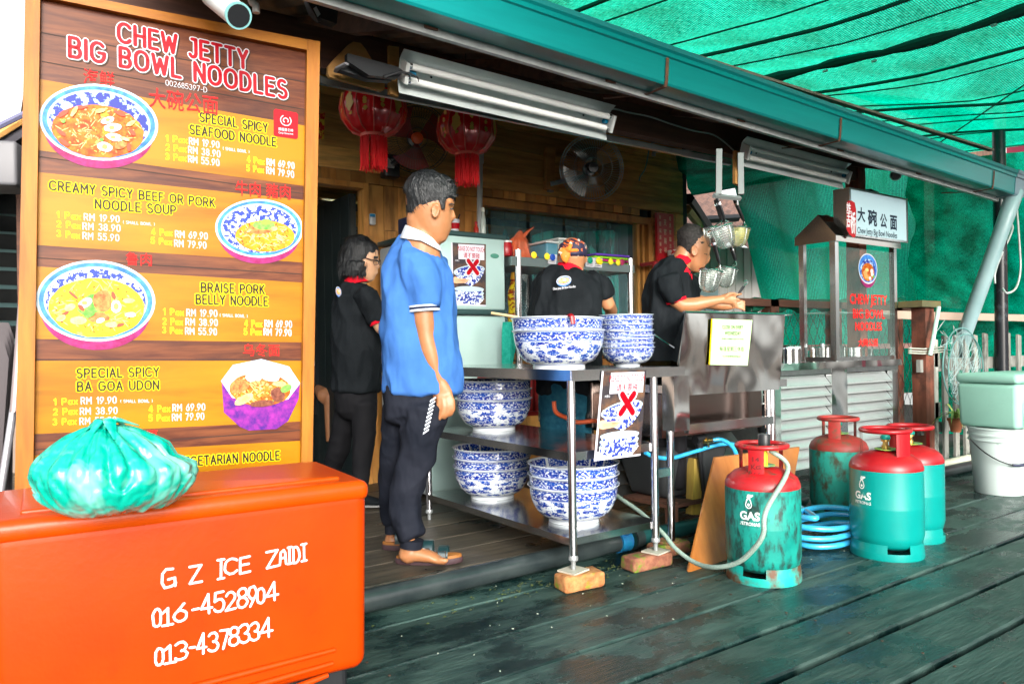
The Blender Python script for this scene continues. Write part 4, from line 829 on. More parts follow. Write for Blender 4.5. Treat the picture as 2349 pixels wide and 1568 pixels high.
# =================================================================== NO TOUCH POSTERS
PDK = mat('dark_poster_print', (.035, .03, .035), (.16, .08, .04), sc=9, lo=.45, hi=.7, rough=.25, coat=.5)
LILAC = mat('pale_poster_print', (.62, .6, .68), rough=.3, coat=.5)
def poster(root, c4, pl):
    """glossy sheet with a no touching sign, given by its four corners in pixels"""
    A, B, C_, D = [at(u, v, pl=pl) for u, v in c4]; n = pl[1]
    def q(a, b, l=0): return (D.lerp(C_, a)).lerp(A.lerp(B, a), b) + n * l
    def qp(nm, pts, m_, l): return obj(nm, MB().poly([q(a, b, l) for a, b in pts]), m_, root)
    qp('picture', [(.04, .02), (1, .02), (1, 1), (.04, 1)], PDK, .0012); qp('pale_panel', [(.2, .74), (.95, .74), (.95, .98), (.2, .98)], LILAC, .0018)
    qp('table_print', [(.04, .02), (.8, .02), (.95, .12), (.04, .1)], LILAC, .0016)
    ex = (q(1, .5) - q(0, .5)); w = ex.length; ex.normalize(); ez = (q(.5, 1) - q(.5, 0)); h = ez.length; ez.normalize()
    font_text('lettering', 'PLEASE DO NOT TOUCH', q(.18, .875, .0012), ex, ez, w * .78, h * .075, n, RED, root, .012); font_text('lettering', '请不要碰', q(.34, .765, .0012), ex, ez, w * .48, h * .085, n, RED, root, .012)
    font_text('lettering', '大碗公', q(.1, .70, .0012), ex, ez, w * .12, h * .03, n, WHITE, root, .01)
    def el(a, b, ra, rb, m_, l, nm='bowl_print', rot=0, n_=28): mb = MB(); disc(mb, q(a, b, l), ex, ez, ra * w, rb * h, n_, rot); return obj(nm, mb, m_, root)
    for k, z in enumerate((.13, .19, .25)):
        pts = [(.5 + .42 * math.cos(t) , z + .02 * math.sin(t)) for t in [i * PI / 12 for i in range(13)]] + [(.5 - .40 + .04 * k, z - .05), (.36, z - .11), (.64, z - .11), (.5 + .40 - .04 * k, z - .05)]
        qp('bowl_print', pts, PORC, .0022 + .0005 * k); el(.5, z + .015, .43, .045, RIMP, .00245 + .0005 * k)
    pts = [(.08, .56), (.12, .46), (.25, .38), (.55, .31), (.75, .38), (.9, .5), (.96, .6)]
    qp('bowl_print', pts, PORC, .0040); el(.5, .56, .46, .085, RIMP, .0044, rot=.15); el(.5, .56, .42, .068, PORC, .0048, rot=.15)
    hd = MB()
    for k in range(4): a = .10; hd.rings([[q(a + .0, .40 - .018 * k, .0052), q(a, .425 - .018 * k, .0052)], [q(.3, .405 - .016 * k, .0056), q(.3, .43 - .016 * k, .0056)], [q(.50 - .03 * k, .402 - .014 * k, .0056), q(.50 - .03 * k, .418 - .014 * k, .0056)]], False, False)
    obj('hand_print', hd, mat('hand_print', (.75, .42, .25), rough=.4), root); el(.10, .40, .10, .05, mat('hand_print', (0, 0, 0)), .005, 'hand_print')
    for m_, th, l in ((WHITE, .085, .0062), (RED, .055, .0068)):
        mb = MB(); s = .13
        for i, (x, y) in enumerate(((1, 1), (1, -1))): ribbon(mb, [(-s * w * x, -s * w * y * 1.15), (s * w * x, s * w * y * 1.15)], q(.6, .62, l + i * .0006), ex, ez, n, th * w, .0003)
        obj('cross', mb, m_, root)
ppl = (Vector((2.4, 2.492, .7)), Vector((0, -1, 0)))
po = thing('poster', 'no touching poster hanging from the table edge between the two front legs', 'poster', at(1420, 1050, pl=ppl), 'do not touch posters')
c4 = [(1380, 851), (1482, 848), (1468, 1044), (1362, 1057)]
obj('sheet', MB().poly([at(u, v, pl=ppl) for u, v in c4], (0, -.001, 0)), LILAC, po)
poster(po, c4, (ppl[0] - Vector((0, .0012, 0)), ppl[1]))
# =================================================================== FRIDGE
fr = thing('fridge', 'silver grey two door fridge standing behind the man in the blue shirt', 'fridge', (2.62, 4.6, .06))
FRM = mat('fridge_silver_green', (.42, .58, .55), (.36, .52, .50), sc=1.5, rough=.32, metal=.25, coat=.3)
obj('body', MB().bev((2.65, 4.62, .93), (.60, .68, 1.68), .02), mat('fridge_side_grey', (.36, .4, .4), rough=.5), fr, sm=50)
obj('upper_door', MB().bev((2.65, 4.255, 1.55), (.60, .045, .50), .015), FRM, fr, sm=50); obj('lower_door', MB().bev((2.65, 4.255, .69), (.60, .045, 1.14), .015), FRM, fr, sm=50)
obj('top_cap', MB().bev((2.65, 4.6, 1.80), (.62, .76, .035), .012), mat('dark_green_cap', (.02, .05, .05), rough=.4), fr, sm=50); obj('door_trim', MB().bev((2.65, 4.26, 1.285), (.62, .06, .035), .01), mat('dark_green_cap', (0, 0, 0)), fr, sm=50)
for x in (2.40, 2.88): obj('foot', MB().lathe([(.02, .061), (.02, .1)], 12, (x, 4.35, 0)), BLK, fr)
fpl = (Vector((2.5, 4.231, 1.5)), Vector((0, -1, 0)))
bd = MB(); disc(bd, at(1134, 587, pl=fpl) - Vector((0, .002, 0)), Vector((1, 0, 0)), UP, .035, .017, 24); obj('badge', bd, mat('green_badge', (.01, .16, .10), rough=.2, coat=1), fr)
pf = thing('poster', 'no touching poster stuck on the upper fridge door', 'poster', at(1075, 700, pl=fpl), 'do not touch posters')
c4 = [(1034, 556), (1114, 560), (1114, 702), (1037, 699)]
obj('sheet', MB().poly([at(u, v, pl=fpl) for u, v in c4], (0, -.0012, 0)), LILAC, pf); poster(pf, c4, (fpl[0] - Vector((0, .0014, 0)), fpl[1]))
def jar(name, u, v, Y, r, h, m, capm, lab, cat, neck=.5, grp=None, z=None):
    p = at(u, v, Y=Y)
    if z is not None: p.z = z
    t = thing(name, lab, cat, p, grp)
    obj('body', MB().lathe([(r * .9, 0), (r, .01), (r, h * .6), (r * neck, h * .8), (r * neck, h * .86)], 20, p), m, t, sm=60)
    obj('cap', MB().lathe([(r * neck * 1.15, h * .861), (r * neck * 1.15, h * .97), (r * neck * .7, h)], 16, p), capm, t, sm=60); return t
cupp = at(1041, 544, Y=4.45); cup = thing('paper_cup', 'red and white paper cup standing on the fridge top', 'cup', (cupp.x, cupp.y, 1.818))
obj('cup', MB().lathe([(.03, 1.818), (.042, 1.93), (.039, 1.93)], 20, (cupp.x, cupp.y, 0)), WHITE, cup, sm=True); obj('band', MB().lathe([(.0385, 1.865), (.0425, 1.905)], 20, (cupp.x, cupp.y, 0), caps=False), RED, cup, sm=True); obj('straw', MB().tube([(cupp.x, cupp.y, 1.85), (cupp.x + .05, cupp.y, 1.975)], .005, 6), BLK, cup)
pp = obj('container', MB().bev((2.42, 4.6, 1.88), (.13, .14, .12), .012), mat('navy_plastic', (.02, .03, .08), rough=.3), None, sm=50); tag(pp, 'dark lidded container on the fridge top behind the blue shirt man head', 'container')
jar('bottle', 1092, 548, 4.4, .018, .12, mat('red_sauce', (.3, .02, .01), rough=.2), REDN, 'small red capped bottle on the right end of the fridge top', 'bottle')
jar('bottle', 1108, 548, 4.4, .02, .22, mat('clear_jar', (.5, .6, .55), rough=.15, alpha=.5), mat('pale_cap', (.7, .7, .6)), 'slim clear shaker beside the white pipe on the fridge', 'bottle')
pq = obj('wall_pipe', MB().tube([at(1099, 540, Y=4.95), at(1101, 360, Y=4.95)], .022, 14).tube([at(1101, 375, Y=4.95), at(1101.5, 352, Y=4.95)], .028, 14), WHP, None, sm=True); tag(pq, 'white vertical plastic pipe rising above the fridge against the plank wall', 'pipe')
# =================================================================== STOVE STATION
st = thing('stove_station', 'steel cooking station with a tall splash panel and a taped notice', 'stove', (3.3, 3.0, 0))
spl = (Vector((3.3, 2.6, 1)), Vector((0, -1, .015)).normalized())
spts = [at(u, v, pl=spl) for u, v in ((1572, 718), (1801, 723), (1787, 893), (1549, 908))]
spm = MB(); A_, B_, C_, D_ = spts
spm.grid(lambda a, b: (D_.lerp(C_, a)).lerp(A_.lerp(B_, a), b) + Vector((0, -.004 * mnoise.noise((a * 3, b * 2.5, 1)), 0)), 24, 14)
obj('splash_panel', spm, STEELW, st, sm=180); obj('panel_back', MB().poly([p + Vector((0, .003, 0)) for p in spts], (0, .003, 0)), STEELD, st)
obj('panel_rim', MB().tube([A_ + Vector((-.01, 0, .006)), B_ + Vector((.05, 0, .006))], .011, 8, flat=.6), STEEL, st)
sA, sB, sC = at(1521, 835, Y=2.62), at(1570, 718, Y=2.66), at(1551, 835, Y=2.6)
obj('side_splash', MB().poly([at(1523, 836, Y=2.95), at(1570, 719, Y=2.95), A_, at(1553, 836, Y=2.6)], (.004, 0, 0)), mat('reflecting_steel', (.75, .76, .76), rough=.06, metal=1), st)
obj('counter', MB().b2((2.72, 2.55, .895), (2.86, 3.5, .94)).b2((2.86, 2.62, .80), (3.80, 3.5, .84)), STEEL, st)
obj('corner_box', MB().b2((2.79, 2.56, .62), (2.90, 2.64, .893)), STEELW, st); obj('inner_box', MB().b2((2.9, 2.75, .56), (3.74, 3.45, .79)), mat('dark_reflecting_steel', (.22, .17, .15), rough=.2, metal=1), st)
for k in range(5): obj('drawer_slat', MB().add([(2.92, 3.2, .16 + k * .08), (4.1, 3.2, .16 + k * .08), (4.1, 3.26, .22 + k * .08), (2.92, 3.26, .22 + k * .08)], [(0, 1, 2, 3)]), STEELD, st)
obj('rail', MB().b2((2.905, 2.57, .60), (3.60, 2.60, .645)), STEEL, st); obj('rail', MB().b2((2.7, 2.585, .40), (2.785, 2.605, .44)), STEEL, st)
for x, y, z0, z1 in ((2.80, 2.60, .076, .62), (3.62, 2.62, .0, .79), (3.71, 2.66, 0, .79), (2.82, 3.4, 0, .8)):
    l = obj('leg', MB().lathe([(.019, z0), (.019, z1)], 18, (x, y, 0)), TUBEM, st, sm=True)
wok = thing('wok', 'dark iron wok sunk in the cooking station beside the small bowls', 'wok', (3.05, 3.0, .9))
obj('pan', MB().lathe([(.02, .86), (.12, .88), (.2, .96), (.21, .965), (.19, .955), (.1, .885), (.0, .87)], 36, (3.0, 2.95, 0)), mat('seasoned_iron', (.10, .07, .02), (.03, .025, .02), sc=9, rough=.25, metal=.8), wok, sm=60)
NPM = mat('pale_green_paper', (.48, .70, .36), rough=.5)
npl = (spl[0] - Vector((0, .009, 0)), spl[1])
nt_ = thing('notice', 'pale green paper notice about closing days taped on the splash panel', 'notice', at(1676, 838, pl=npl))
n4c = [at(u, v, pl=npl) for u, v in ((1634, 731), (1725, 734), (1714, 838), (1628, 836))]
obj('sheet', MB().poly(n4c, (0, -.001, 0)), NPM, nt_); obj('tape', MB().poly([at(u, v, pl=npl) for u, v in ((1631, 731), (1634, 731), (1628, 836), (1625, 836))], (0, -.0006, 0)), YELP, nt_)
nplt = (npl[0] - Vector((0, .0016, 0)), npl[1])
for t, (u0, v0), (u1, v1), cp_, off in (('CLOSE ON EVERY', (1656, 754), (1704, 754.5), 8.5, .012), ('WEDNESDAY', (1662, 768), (1699, 768.5), 8.5, .012), ('(Public holiday open as usual)', (1655, 779.5), (1705, 780), 5, .01), ('每逢星期三休息', (1650, 805), (1706, 805.5), 11, 0), ('（公共假期照常营业）', (1656, 819), (1699, 820), 5, 0)):
    A = at(u0, v0, pl=nplt); B = at(u1, v1, pl=nplt); e = B - A; font_text('lettering', t, A, e.normalized(), UP, e.length, cp_ * (A - CAMP).dot(FW) / FPX, spl[1], BLACK, nt_, off, .0005)
# =================================================================== HAWKER CART
hc = thing('hawker_cart', 'stainless steel hawker cart with louvred base, glass cabinet and lit white signboard', 'food cart', (5.1, 3.4, 0))
CY = 3.10
def X_(u, v=800): return at(u, v, Y=CY).x
xL, xm0, xm1, xR = X_(1740), X_(1905), X_(1941), X_(2058)
obj('counter', MB().b2((xL - .06, CY - .02, .862), (xR + .03, 3.95, .91)), STEELW, hc)
obj('end_column', MB().b2((xL - .02, CY, .14), (X_(1789), CY + .04, .861)), STEELW, hc)
obj('middle_column', MB().b2((xm0, CY - .004, .16), (xm1, CY + .04, .861)), STEELW, hc); obj('end_column', MB().b2((X_(2045), CY - .002, .14), (xR, CY + .04, .861)), STEEL, hc)
obj('base_rail', MB().b2((X_(1790) , CY - .003, .13), (xR, CY + .04, .17)), STEEL, hc); obj('top_rail', MB().b2((X_(1790), CY - .003, .825), (xR, CY + .04, .861)), STEELD, hc)
obj('side_panel', MB().b2((xL - .02, CY + .041, .14), (xL, 3.9, .861)), STEELD, hc); obj('side_panel', MB().b2((xR - .02, CY + .041, .14), (xR, 3.9, .861)), STEELD, hc); obj('inside', MB().b2((xL, 3.3, .14), (xR - .021, 3.32, .86)), DARK, hc); obj('bottom', MB().b2((xL, CY + .042, .14), (xR - .021, 3.9, .15)), STEELD, hc)
SLAT = mat('bright_louvre_steel', (.84, .88, .88), (.7, .76, .76), sc=2, rough=.3, r2=.42, metal=.8)
for a, b in ((X_(1790) + .004, xm0 - .004), (xm1 + .004, X_(2045) - .004)):
    for k in range(9):
        z = .178 + k * .0715
        sl_ = obj('louvre_slat', MB().add([(a, CY + .004, z), (b, CY + .004, z), (b, CY + .052, z + .058), (a, CY + .052, z + .058)], [(0, 1, 2, 3)]).b2((a, CY + .002, z - .012), (b, CY + .006, z - .001)).b2((a, CY + .05, z + .0585), (b, CY + .056, z + .066)), SLAT, hc)
for x in (xL + .05, xR - .08): obj('wheel', MB().lathe([(.0, -.02), (.065, -.02), (.07, -.01), (.07, .01), (.065, .02), (0, .02)], 24, (x, CY + .2, .071), M=Matrix.Rotation(PI / 2, 3, 'X')), BLK, hc, sm=60)
# glass cabinet
gx0, gx1, gy0, gy1 = X_(1921), X_(2062), CY + .01, 3.41
cab = obj('cabinet_frame', MB().b2((gx0, gy0, .911), (gx0 + .045, gy0 + .045, 1.79)).b2((gx1 - .04, gy0, .911), (gx1, gy0 + .04, 1.79)).b2((gx0, gy1 - .04, .911), (gx0 + .04, gy1, 1.79)).b2((gx1 - .04, gy1 - .04, .911), (gx1, gy1, 1.79))
          .b2((gx0 + .046, gy0 + .003, .911), (gx1 - .041, gy0 + .04, .94)).b2((gx0 + .003, gy0 + .046, .911), (gx0 + .038, gy1 - .041, .94)), STEEL, hc)
obj('glass', MB().b2((gx0 + .046, gy0 + .018, .941), (gx1 - .041, gy0 + .023, 1.76)), GLASS, cab); obj('glass', MB().b2((gx0 + .018, gy0 + .046, .941), (gx0 + .023, gy1 - .041, 1.76)), GLASS, cab); obj('glass', MB().b2((gx1 - .022, gy0 + .046, .941), (gx1 - .018, gy1 - .041, 1.76)), GLASS, cab)
obj('cabinet_shelf', MB().b2((gx0 + .03, gy0 + .06, 1.27), (gx1 - .03, gy1 - .02, 1.276)), mat('shelf_glass', (.5, .7, .65), rough=.05, alpha=.5), cab)
hd = obj('hood', MB().add([(gx0 - .02, gy0 - .02, 1.79), (gx1 + .03, gy0 - .02, 1.79), (gx1 + .03, gy1 + .02, 1.79), (gx0 - .02, gy1 + .02, 1.79), (gx0 - .02, gy0 - .02, 1.83), (gx1 + .03, gy0 - .02, 1.83), (gx1 + .03, gy1 + .02, 1.85), (gx0 - .02, gy1 + .02, 1.85), (gx0 - .02, gy0 + .12, 2.0), (gx1 + .03, gy0 + .12, 2.0)],
                          [(0, 3, 2, 1), (0, 1, 5, 4), (1, 2, 6, 9, 5), (2, 3, 7, 6), (3, 0, 4, 8, 7), (4, 5, 9, 8), (8, 9, 6, 7)]), mat('dark_hood_steel', (.62, .58, .54), rough=.12, metal=1), hc)
sx0, sx1 = X_(1937, 500), X_(2071, 560)
sgn = obj('sign_box', MB().b2((sx0, gy0 - .05, 1.835), (sx1, gy0 + .08, 2.19)), STEEL, hc)
sfl = (Vector((5.5, gy0 - .053, 2)), Vector((0, -1, 0)))
obj('sign_face', MB().b2((sx0 + .02, gy0 - .053, 1.85), (sx1 - .03, gy0 - .0505, 2.175)), mat('white_sign_acrylic', (.34, .48, .52), rough=.25, emit=(.55, .72, .78), es=.12), sgn)
ex_ = Vector((1, 0, 0))
mr_ = MB().poly([at(u, v, pl=sfl) - Vector((0, .001, 0)) for u, v in ((1941, 465), (1944, 461), (1952, 460), (1960, 465), (1963, 480), (1963, 535), (1961, 543), (1957, 545), (1948, 538), (1941, 526))])
obj('sign_stamp', mr_, mat('sign_red_print', (.42, .015, .02), rough=.4), sgn)
def sfont(t, u0, v0, u1, v1, m_, off=0, par=None, pl=None, l=.0016, nm='lettering'):
    pl = pl or sfl; A = at(u0, v1, pl=pl); B = at(u1, v1, pl=pl); T = at(u0, v0, pl=pl); font_text(nm, t, A, ex_, UP, (B - A).x, (T - A).z, Vector((0, -1, 0)), m_, par or sgn, off, l)
for t, a, b, c, d in (('姓', 1941, 464, 1951, 486), ('王', 1941, 487, 1951, 505), ('周', 1941, 506, 1950, 522), ('桥', 1951, 484, 1962, 536)): sfont(t, a, b, c, d, mat('sign_pale_print', (.7, .8, .82)), .02)
INK = mat('sign_navy_print', (.008, .02, .04), rough=.4)
for t, a, b, c, d in (('大', 1966, 474, 1984, 508), ('碗', 1990, 479, 2011, 518), ('公', 2018, 489, 2034, 522), ('面', 2041, 493, 2057, 527)): sfont(t, a, b, c, d, INK, .03)
A = at(1966, 539, pl=sfl); B = at(2057, 546, pl=sfl); font_text('lettering', 'Chew Jetty Big Bowl Noodles', Vector((A.x, A.y, A.z)), ex_, UP, B.x - A.x, .062, Vector((0, -1, 0)), INK, sgn, .012)
# prints on the cabinet glass
glp = (Vector((5.5, gy0 + .0175, 1.4)), Vector((0, -1, 0)))
def gdisc(u, v, a, b, m_, l, nm='glass_print', rot=0, par=None):
    mb = MB(); disc(mb, at(u, v, pl=glp) - Vector((0, l, 0)), ex_, UP, a, b, 28, rot); return obj(nm, mb, m_, par or cab)
w1 = .135
gdisc(1990, 623, w1 * .9, .125, MAGP, .0012); gdisc(1990, 616, w1, .118, WHITE, .0016); gdisc(1990, 616, w1 * .94, .108, BLUP, .002); gdisc(1990, 620, w1 * .8, .088, PORCD, .0024); gdisc(1990, 624, w1 * .66, .07, soupmat('red_soup_print', (0, 0, 0), (0, 0, 0), (0, 0, 0)), .0028)
for du, dv, aa, bb, m_ in ((-7, 2, .03, .02, SHR), (-4, 10, .03, .018, SHR), (8, -2, .022, .018, EGG), (9, 6, .022, .015, EGG), (4, 14, .018, .014, EGG), (-3, -5, .025, .014, PALE), (12, 10, .015, .012, LEAF)): gdisc(1990 + du, 624 + dv, aa, bb, m_, .0032 + .0002 * abs(du))
for t, a, b, c, d in (('CHEW JETTY', 1949, 673, 2034, 704), ('BIG BOWL', 1956, 708, 2029, 730), ('NOODLES', 1961, 738, 2022, 758), ('大碗公面', 1968, 776, 2013, 795)):
    sfont(t, a, b, c, d, mat('cabinet_red_print', (.75, .01, .01), rough=.4), .018, cab, glp)
CNT = mat('canister_steel', (.7, .74, .74), rough=.12, metal=1)
for i, (x, y, r, h, lab) in enumerate(((gx0 + .14, gy0 + .2, .09, .09, 'steel food tin at the left in the glass cabinet'), (gx0 + .33, gy0 + .22, .08, .10, 'second steel food tin in the glass cabinet'), (gx0 + .52, gy0 + .16, .075, .085, 'third steel food tin in the glass cabinet'), (gx0 + .7, gy0 + .22, .10, .07, 'shallow steel tin at the right in the glass cabinet'))):
    t = thing('food_tin', lab, 'tin', (x, y, .911), 'steel tins in the cabinet'); obj('tin', MB().lathe([(r, .911), (r, .911 + h)], 28, (x, y, 0)), CNT, t, sm=60); obj('lid', MB().lathe([(r * 1.04, .9115 + h), (r * 1.04, .922 + h), (.02, .93 + h), (.018, .95 + h), (0, .951 + h)], 28, (x, y, 0)), CNT, t, sm=60)
for i, (u, lab) in enumerate(((1806, 'left lidded steel canister beside the splash panel on the cart'), (1821, 'right lidded steel canister beside the glass cabinet'))):
    p = at(u, 826, Y=3.25); t = thing('canister', lab, 'canister', (p.x, p.y, .911), 'steel canisters on the cart'); obj('body', MB().lathe([(.052, .911), (.052, 1.0)], 24, (p.x, p.y, 0)), CNT, t, sm=60); obj('lid', MB().lathe([(.054, 1.001), (.054, 1.025), (.05, 1.03)], 24, (p.x, p.y, 0)), CNT, t, sm=60)
for u, v, capm, m_, lab in ((1893, 513, mat('dark_cap', (.06, .08, .05)), mat('green_squeeze_bottle', (.15, .42, .25), rough=.3), 'pale green squeeze bottle with a nozzle on the cabinet hood'), (1925, 508, REDN, mat('red_squeeze_bottle', (.45, .02, .02), rough=.3), 'red squeeze bottle just left of the signboard')):
    jar('squeeze_bottle', u, v, 3.37, .036, .16, m_, capm, lab, 'bottle', .8, z=1.885)
lt_ = thing('floodlight', 'small dark floodlight clipped over the top of the white signboard', 'lamp', (at(2010, 445, Y=3.15)))
obj('housing', MB().bev(at(2000, 452, Y=3.16), (.2, .06, .1), .015, .2), mat('dark_teal_housing', (.01, .05, .05), rough=.4), lt_, sm=50); obj('lens', MB().box(at(1997, 462, Y=3.12) , (.15, .01, .035), .2), WHP, lt_)
# =================================================================== GAS CYLINDERS
def cyl_text(name, vs_fs, r, c, ang0, z0, w, h, m_, par, lift=.0012):
    vs, fs = vs_fs; x0 = min(v[0] for v in vs); x1 = max(v[0] for v in vs); y0 = min(v[1] for v in vs); y1 = max(v[1] for v in vs); mb = MB(); q = []
    for v in vs:
        a = ang0 + ((v[0] - x0) / (x1 - x0) - .5) * w / r; q.append((c[0] + (r + lift) * math.cos(a), c[1] + (r + lift) * math.sin(a), c[2] + z0 + (v[1] - y0) / (y1 - y0) * h))
    mb.add(q, fs); return obj(name, mb, m_, par)
def cylinder(u, v, grn, red, lab, ang, height=.60, R_=.163, logo=None, posts=(0, 2.2), rusty=False, kg=False):
    p = at(u, v, z=0); p.z = 0; t = thing('gas_cylinder', lab, 'gas cylinder', p, 'gas cylinders on the boardwalk'); r = R_; zs_ = height * .685
    body = MB().lathe([(r * .55, .045), (r * .8, .05), (r * .94, .07), (r, .11), (r, .235), (r * 1.006, .242), (r * 1.006, .248), (r, .255), (r, zs_)], 56, p); obj('body', body, grn, t, sm=60)
    obj('shoulder', MB().lathe([(r * 1.001, zs_), (r, zs_ + .012), (r * .93, zs_ + .04), (r * .75, zs_ + .065), (r * .45, zs_ + .082), (.03, zs_ + .09)], 56, p), red, t, sm=60)
    # foot ring with cut-outs
    fr_ = MB()
    for k in range(3): a0 = ang + .3 + k * 2 * PI / 3; fr_.lathe([(r * .985, .035), (r * .96, .075), (r * .945, .075), (r * .965, .035)], 14, p, a0=a0, a1=a0 + 1.45)
    fr_.lathe([(r * .93, .002), (r * .99, .0), (r * 1.0, .012), (r * .99, .036), (r * .965, .036), (r * .965, .012), (r * .93, .010)], 56, p, caps=False)
    obj('foot_ring', fr_, mat('rusty_teal_foot_paint', (.0, .30, .26), (.02, .36, .3), sc=5, rough=.5, c3=(.10, .045, .02), s3=7, lo3=.45, hi3=.58, bump=.3) if rusty else grn, t, sm=50)
    zt = height - .008; rc = r * .66
    obj('guard_ring', MB().tube([p + Vector((rc * math.cos(2 * PI * k / 40), rc * math.sin(2 * PI * k / 40), zt)) for k in range(41)], .0115, 10, caps=False), red, t, sm=True)
    for i, (aw, a_) in enumerate(((.62, ang + posts[0]), (.16, ang + posts[1]), (.16, ang + posts[1] + 1.9))):
        pm = MB(); rr0, rr1 = rc - .004, rc + .004; zb = zs_ + .066
        pm.lathe([(rr1, zb), (rr1, zt - .005), (rr0, zt - .005), (rr0, zb)], 10, p, a0=a_ - aw / 2, a1=a_ + aw / 2); obj('guard_plate', pm, red, t, sm=40)
    vv = obj('valve', MB().lathe([(.018, zs_ + .088), (.018, zs_ + .11), (.012, zs_ + .112), (.012, zs_ + .13), (.02, zs_ + .131), (.02, zs_ + .14), (0, zs_ + .141)], 16, p).tube([p + Vector((0, 0, zs_ + .12)), p + Vector((-.03, -.01, zs_ + .12))], .009, 8), BRASS, t, sm=50)
    obj('valve_cap', MB().lathe([(.022, zs_ + .142), (.024, zs_ + .15), (.018, zs_ + .162), (0, zs_ + .163)], 12, p), mat('teal_valve_cap', (.0, .3, .25), rough=.4), vv, sm=50)
    lb = obj('valve_tag', MB().lathe([(.02, zs_ + .091), (.055, zs_ + .094), (.055, zs_ + .097), (.02, zs_ + .094)], 20, p + Vector((-.01, -.01, 0)), caps=False), mat('yellow_green_tag', (.4, .5, .02), (.02, .2, .12), sc=30, rough=.5), vv)
    if logo is not None:
        LM = mat('white_stencil_paint', (.80, .86, .84), (.8, .86, .84), sc=5, c3=(.05, .32, .28), s3=22, lo3=.60, hi3=.64)
        cyl_text('lettering', font_mesh('GAS', .035), r, p, logo, .285, .088, .038, LM, t); cyl_text('lettering', font_mesh('PETRONAS', .02), r, p, logo + .0, .262, .088, .015, LM, t)
        # drop shaped emblem
        e = MB(); n_ = 24
        for r_o, r_i in ((1, .72), (.38, 0)):
            for k in range(n_):
                def q(a, s_): x = s_ * math.sin(a); y = -s_ * math.cos(a) + (1.05 * s_ * (abs(a / PI) ** 3) if abs(a) > 2.2 and s_ > .5 else 0); return x * .015, .352 + y * .017
                a0 = -PI + 2 * PI * k / n_; a1 = -PI + 2 * PI * (k + 1) / n_
                pts = [q(a0, r_o), q(a1, r_o), q(a1, max(r_i, .01)), q(a0, max(r_i, .01))]
                e.add([(p.x + (r + .0012) * math.cos(logo - .02 + x / r), p.y + (r + .0012) * math.sin(logo - .02 + x / r), y) for x, y in pts], [(0, 1, 2, 3)])
        for pts in (((-.001, .376), (.021, .392), (.019, .397), (-.008, .384)), ((-.008, .384), (-.0035, .397), (.019, .397), (.016, .392), (.0, .392), (-.003, .382))):
            e.add([(p.x + (r + .0014) * math.cos(logo - .02 + x / r), p.y + (r + .0014) * math.sin(logo - .02 + x / r), y) for x, y in pts], [tuple(range(len(pts)))])
        obj('emblem', e, LM, t)
    if kg:
        DR = mat('dark_red_emboss', (.12, .005, .008), rough=.6)
        for s_, z in (('14', .545), ('KG', .510), ('16.0', .478)): cyl_text('lettering', font_mesh(s_, .02), rc + .0045, p, ang + posts[0], z - .012, .030 if s_ == '14' else .042, .020, DR, t, .0006)
    return t, p
vdir = math.atan2(-.816, -.578)   # towards the camera
c1, p1 = cylinder(1751, 1322, GRNW, REDP, 'scratched teal cylinder with bright red top and 14 KG guard in front of the plywood', vdir - .55, logo=vdir - .66, posts=(0, 2.5), rusty=True, kg=True)
c3_, p3 = cylinder(2034, 1268, GRNN, REDN, 'clean teal cylinder, front one of the right hand group', vdir - .1, .62, .168, logo=vdir - 1.12, posts=(.55, -1.75))
c2_, p2 = cylinder(1925, 1185, GRNR, REDW, 'rusty dull cylinder standing against the louvred cart', vdir - .6, .60, .165, posts=(0, 2.3))
c4_, p4 = cylinder(2090, 1232, GRNN, REDN, 'teal cylinder half hidden behind the clean front one', vdir - 1.0, .60, .16, posts=(-.3, 2.7), logo=None)
# regulator and grey hose of cylinder one
reg = thing('gas_regulator', 'black and yellow regulator sitting in the red guard of the front cylinder', 'regulator', p1 + Vector((0, 0, .56)))
rp = p1 + Vector((-.01, -.02, 0))
obj('knob', MB().lathe([(.026, .592), (.027, .64), (.024, .645), (.0, .646)], 20, rp), BLK, reg, sm=50); obj('collar', MB().lathe([(.042, .574), (.046, .578), (.044, .588), (.026, .591)], 24, rp), YEL, reg, sm=50); obj('stem', MB().lathe([(.014, .50), (.014, .573)], 12, rp), YEL, reg, sm=50)
HOSE = mat('grey_braided_hose', (.16, .26, .22), (.34, .42, .36), sc=220, rough=.45)
def hose(name, pts, r, m, lab, cat='hose', n=10, grp=None):
    P_ = [Vector(p) for p in pts]; out = []
    for i in range(len(P_) - 1):
        a, b, c, d = P_[max(i - 1, 0)], P_[i], P_[i + 1], P_[min(i + 2, len(P_) - 1)]
        for k in range(8): t = k / 8; out.append(.5 * ((2 * b) + (c - a) * t + (2 * a - 5 * b + 4 * c - d) * t * t + (3 * b - a - 3 * c + d) * t ** 3))
    out.append(P_[-1]); o = obj(name, MB().tube(out, r, n), m, None, sm=True); return tag(o, lab, cat, grp)
hose('gas_hose', [rp + Vector((.0, -.03, .575)), rp + Vector((.03, -.10, .50)), at(1757, 1170, Z=3.08), at(1750, 1225, Z=3.06), at(1725, 1262, Z=3.1), at(1690, 1290, Z=3.16), at(1640, 1300, Z=3.25), at(1595, 1290, Z=3.38), at(1550, 1258, Z=3.5), at(1520, 1222, Z=3.6), at(1470, 1175, Z=3.75), at(1420, 1140, Z=3.9), at(1395, 1120, Z=4.1)], .0105, HOSE, 'grey green braided hose looping from the front cylinder under the steel table')
BHOSE = mat('light_blue_hose', (.02, .33, .62), (.05, .42, .72), sc=150, rough=.25, coat=.4)
cc = at(1905, 1235, z=.0)
pts = []
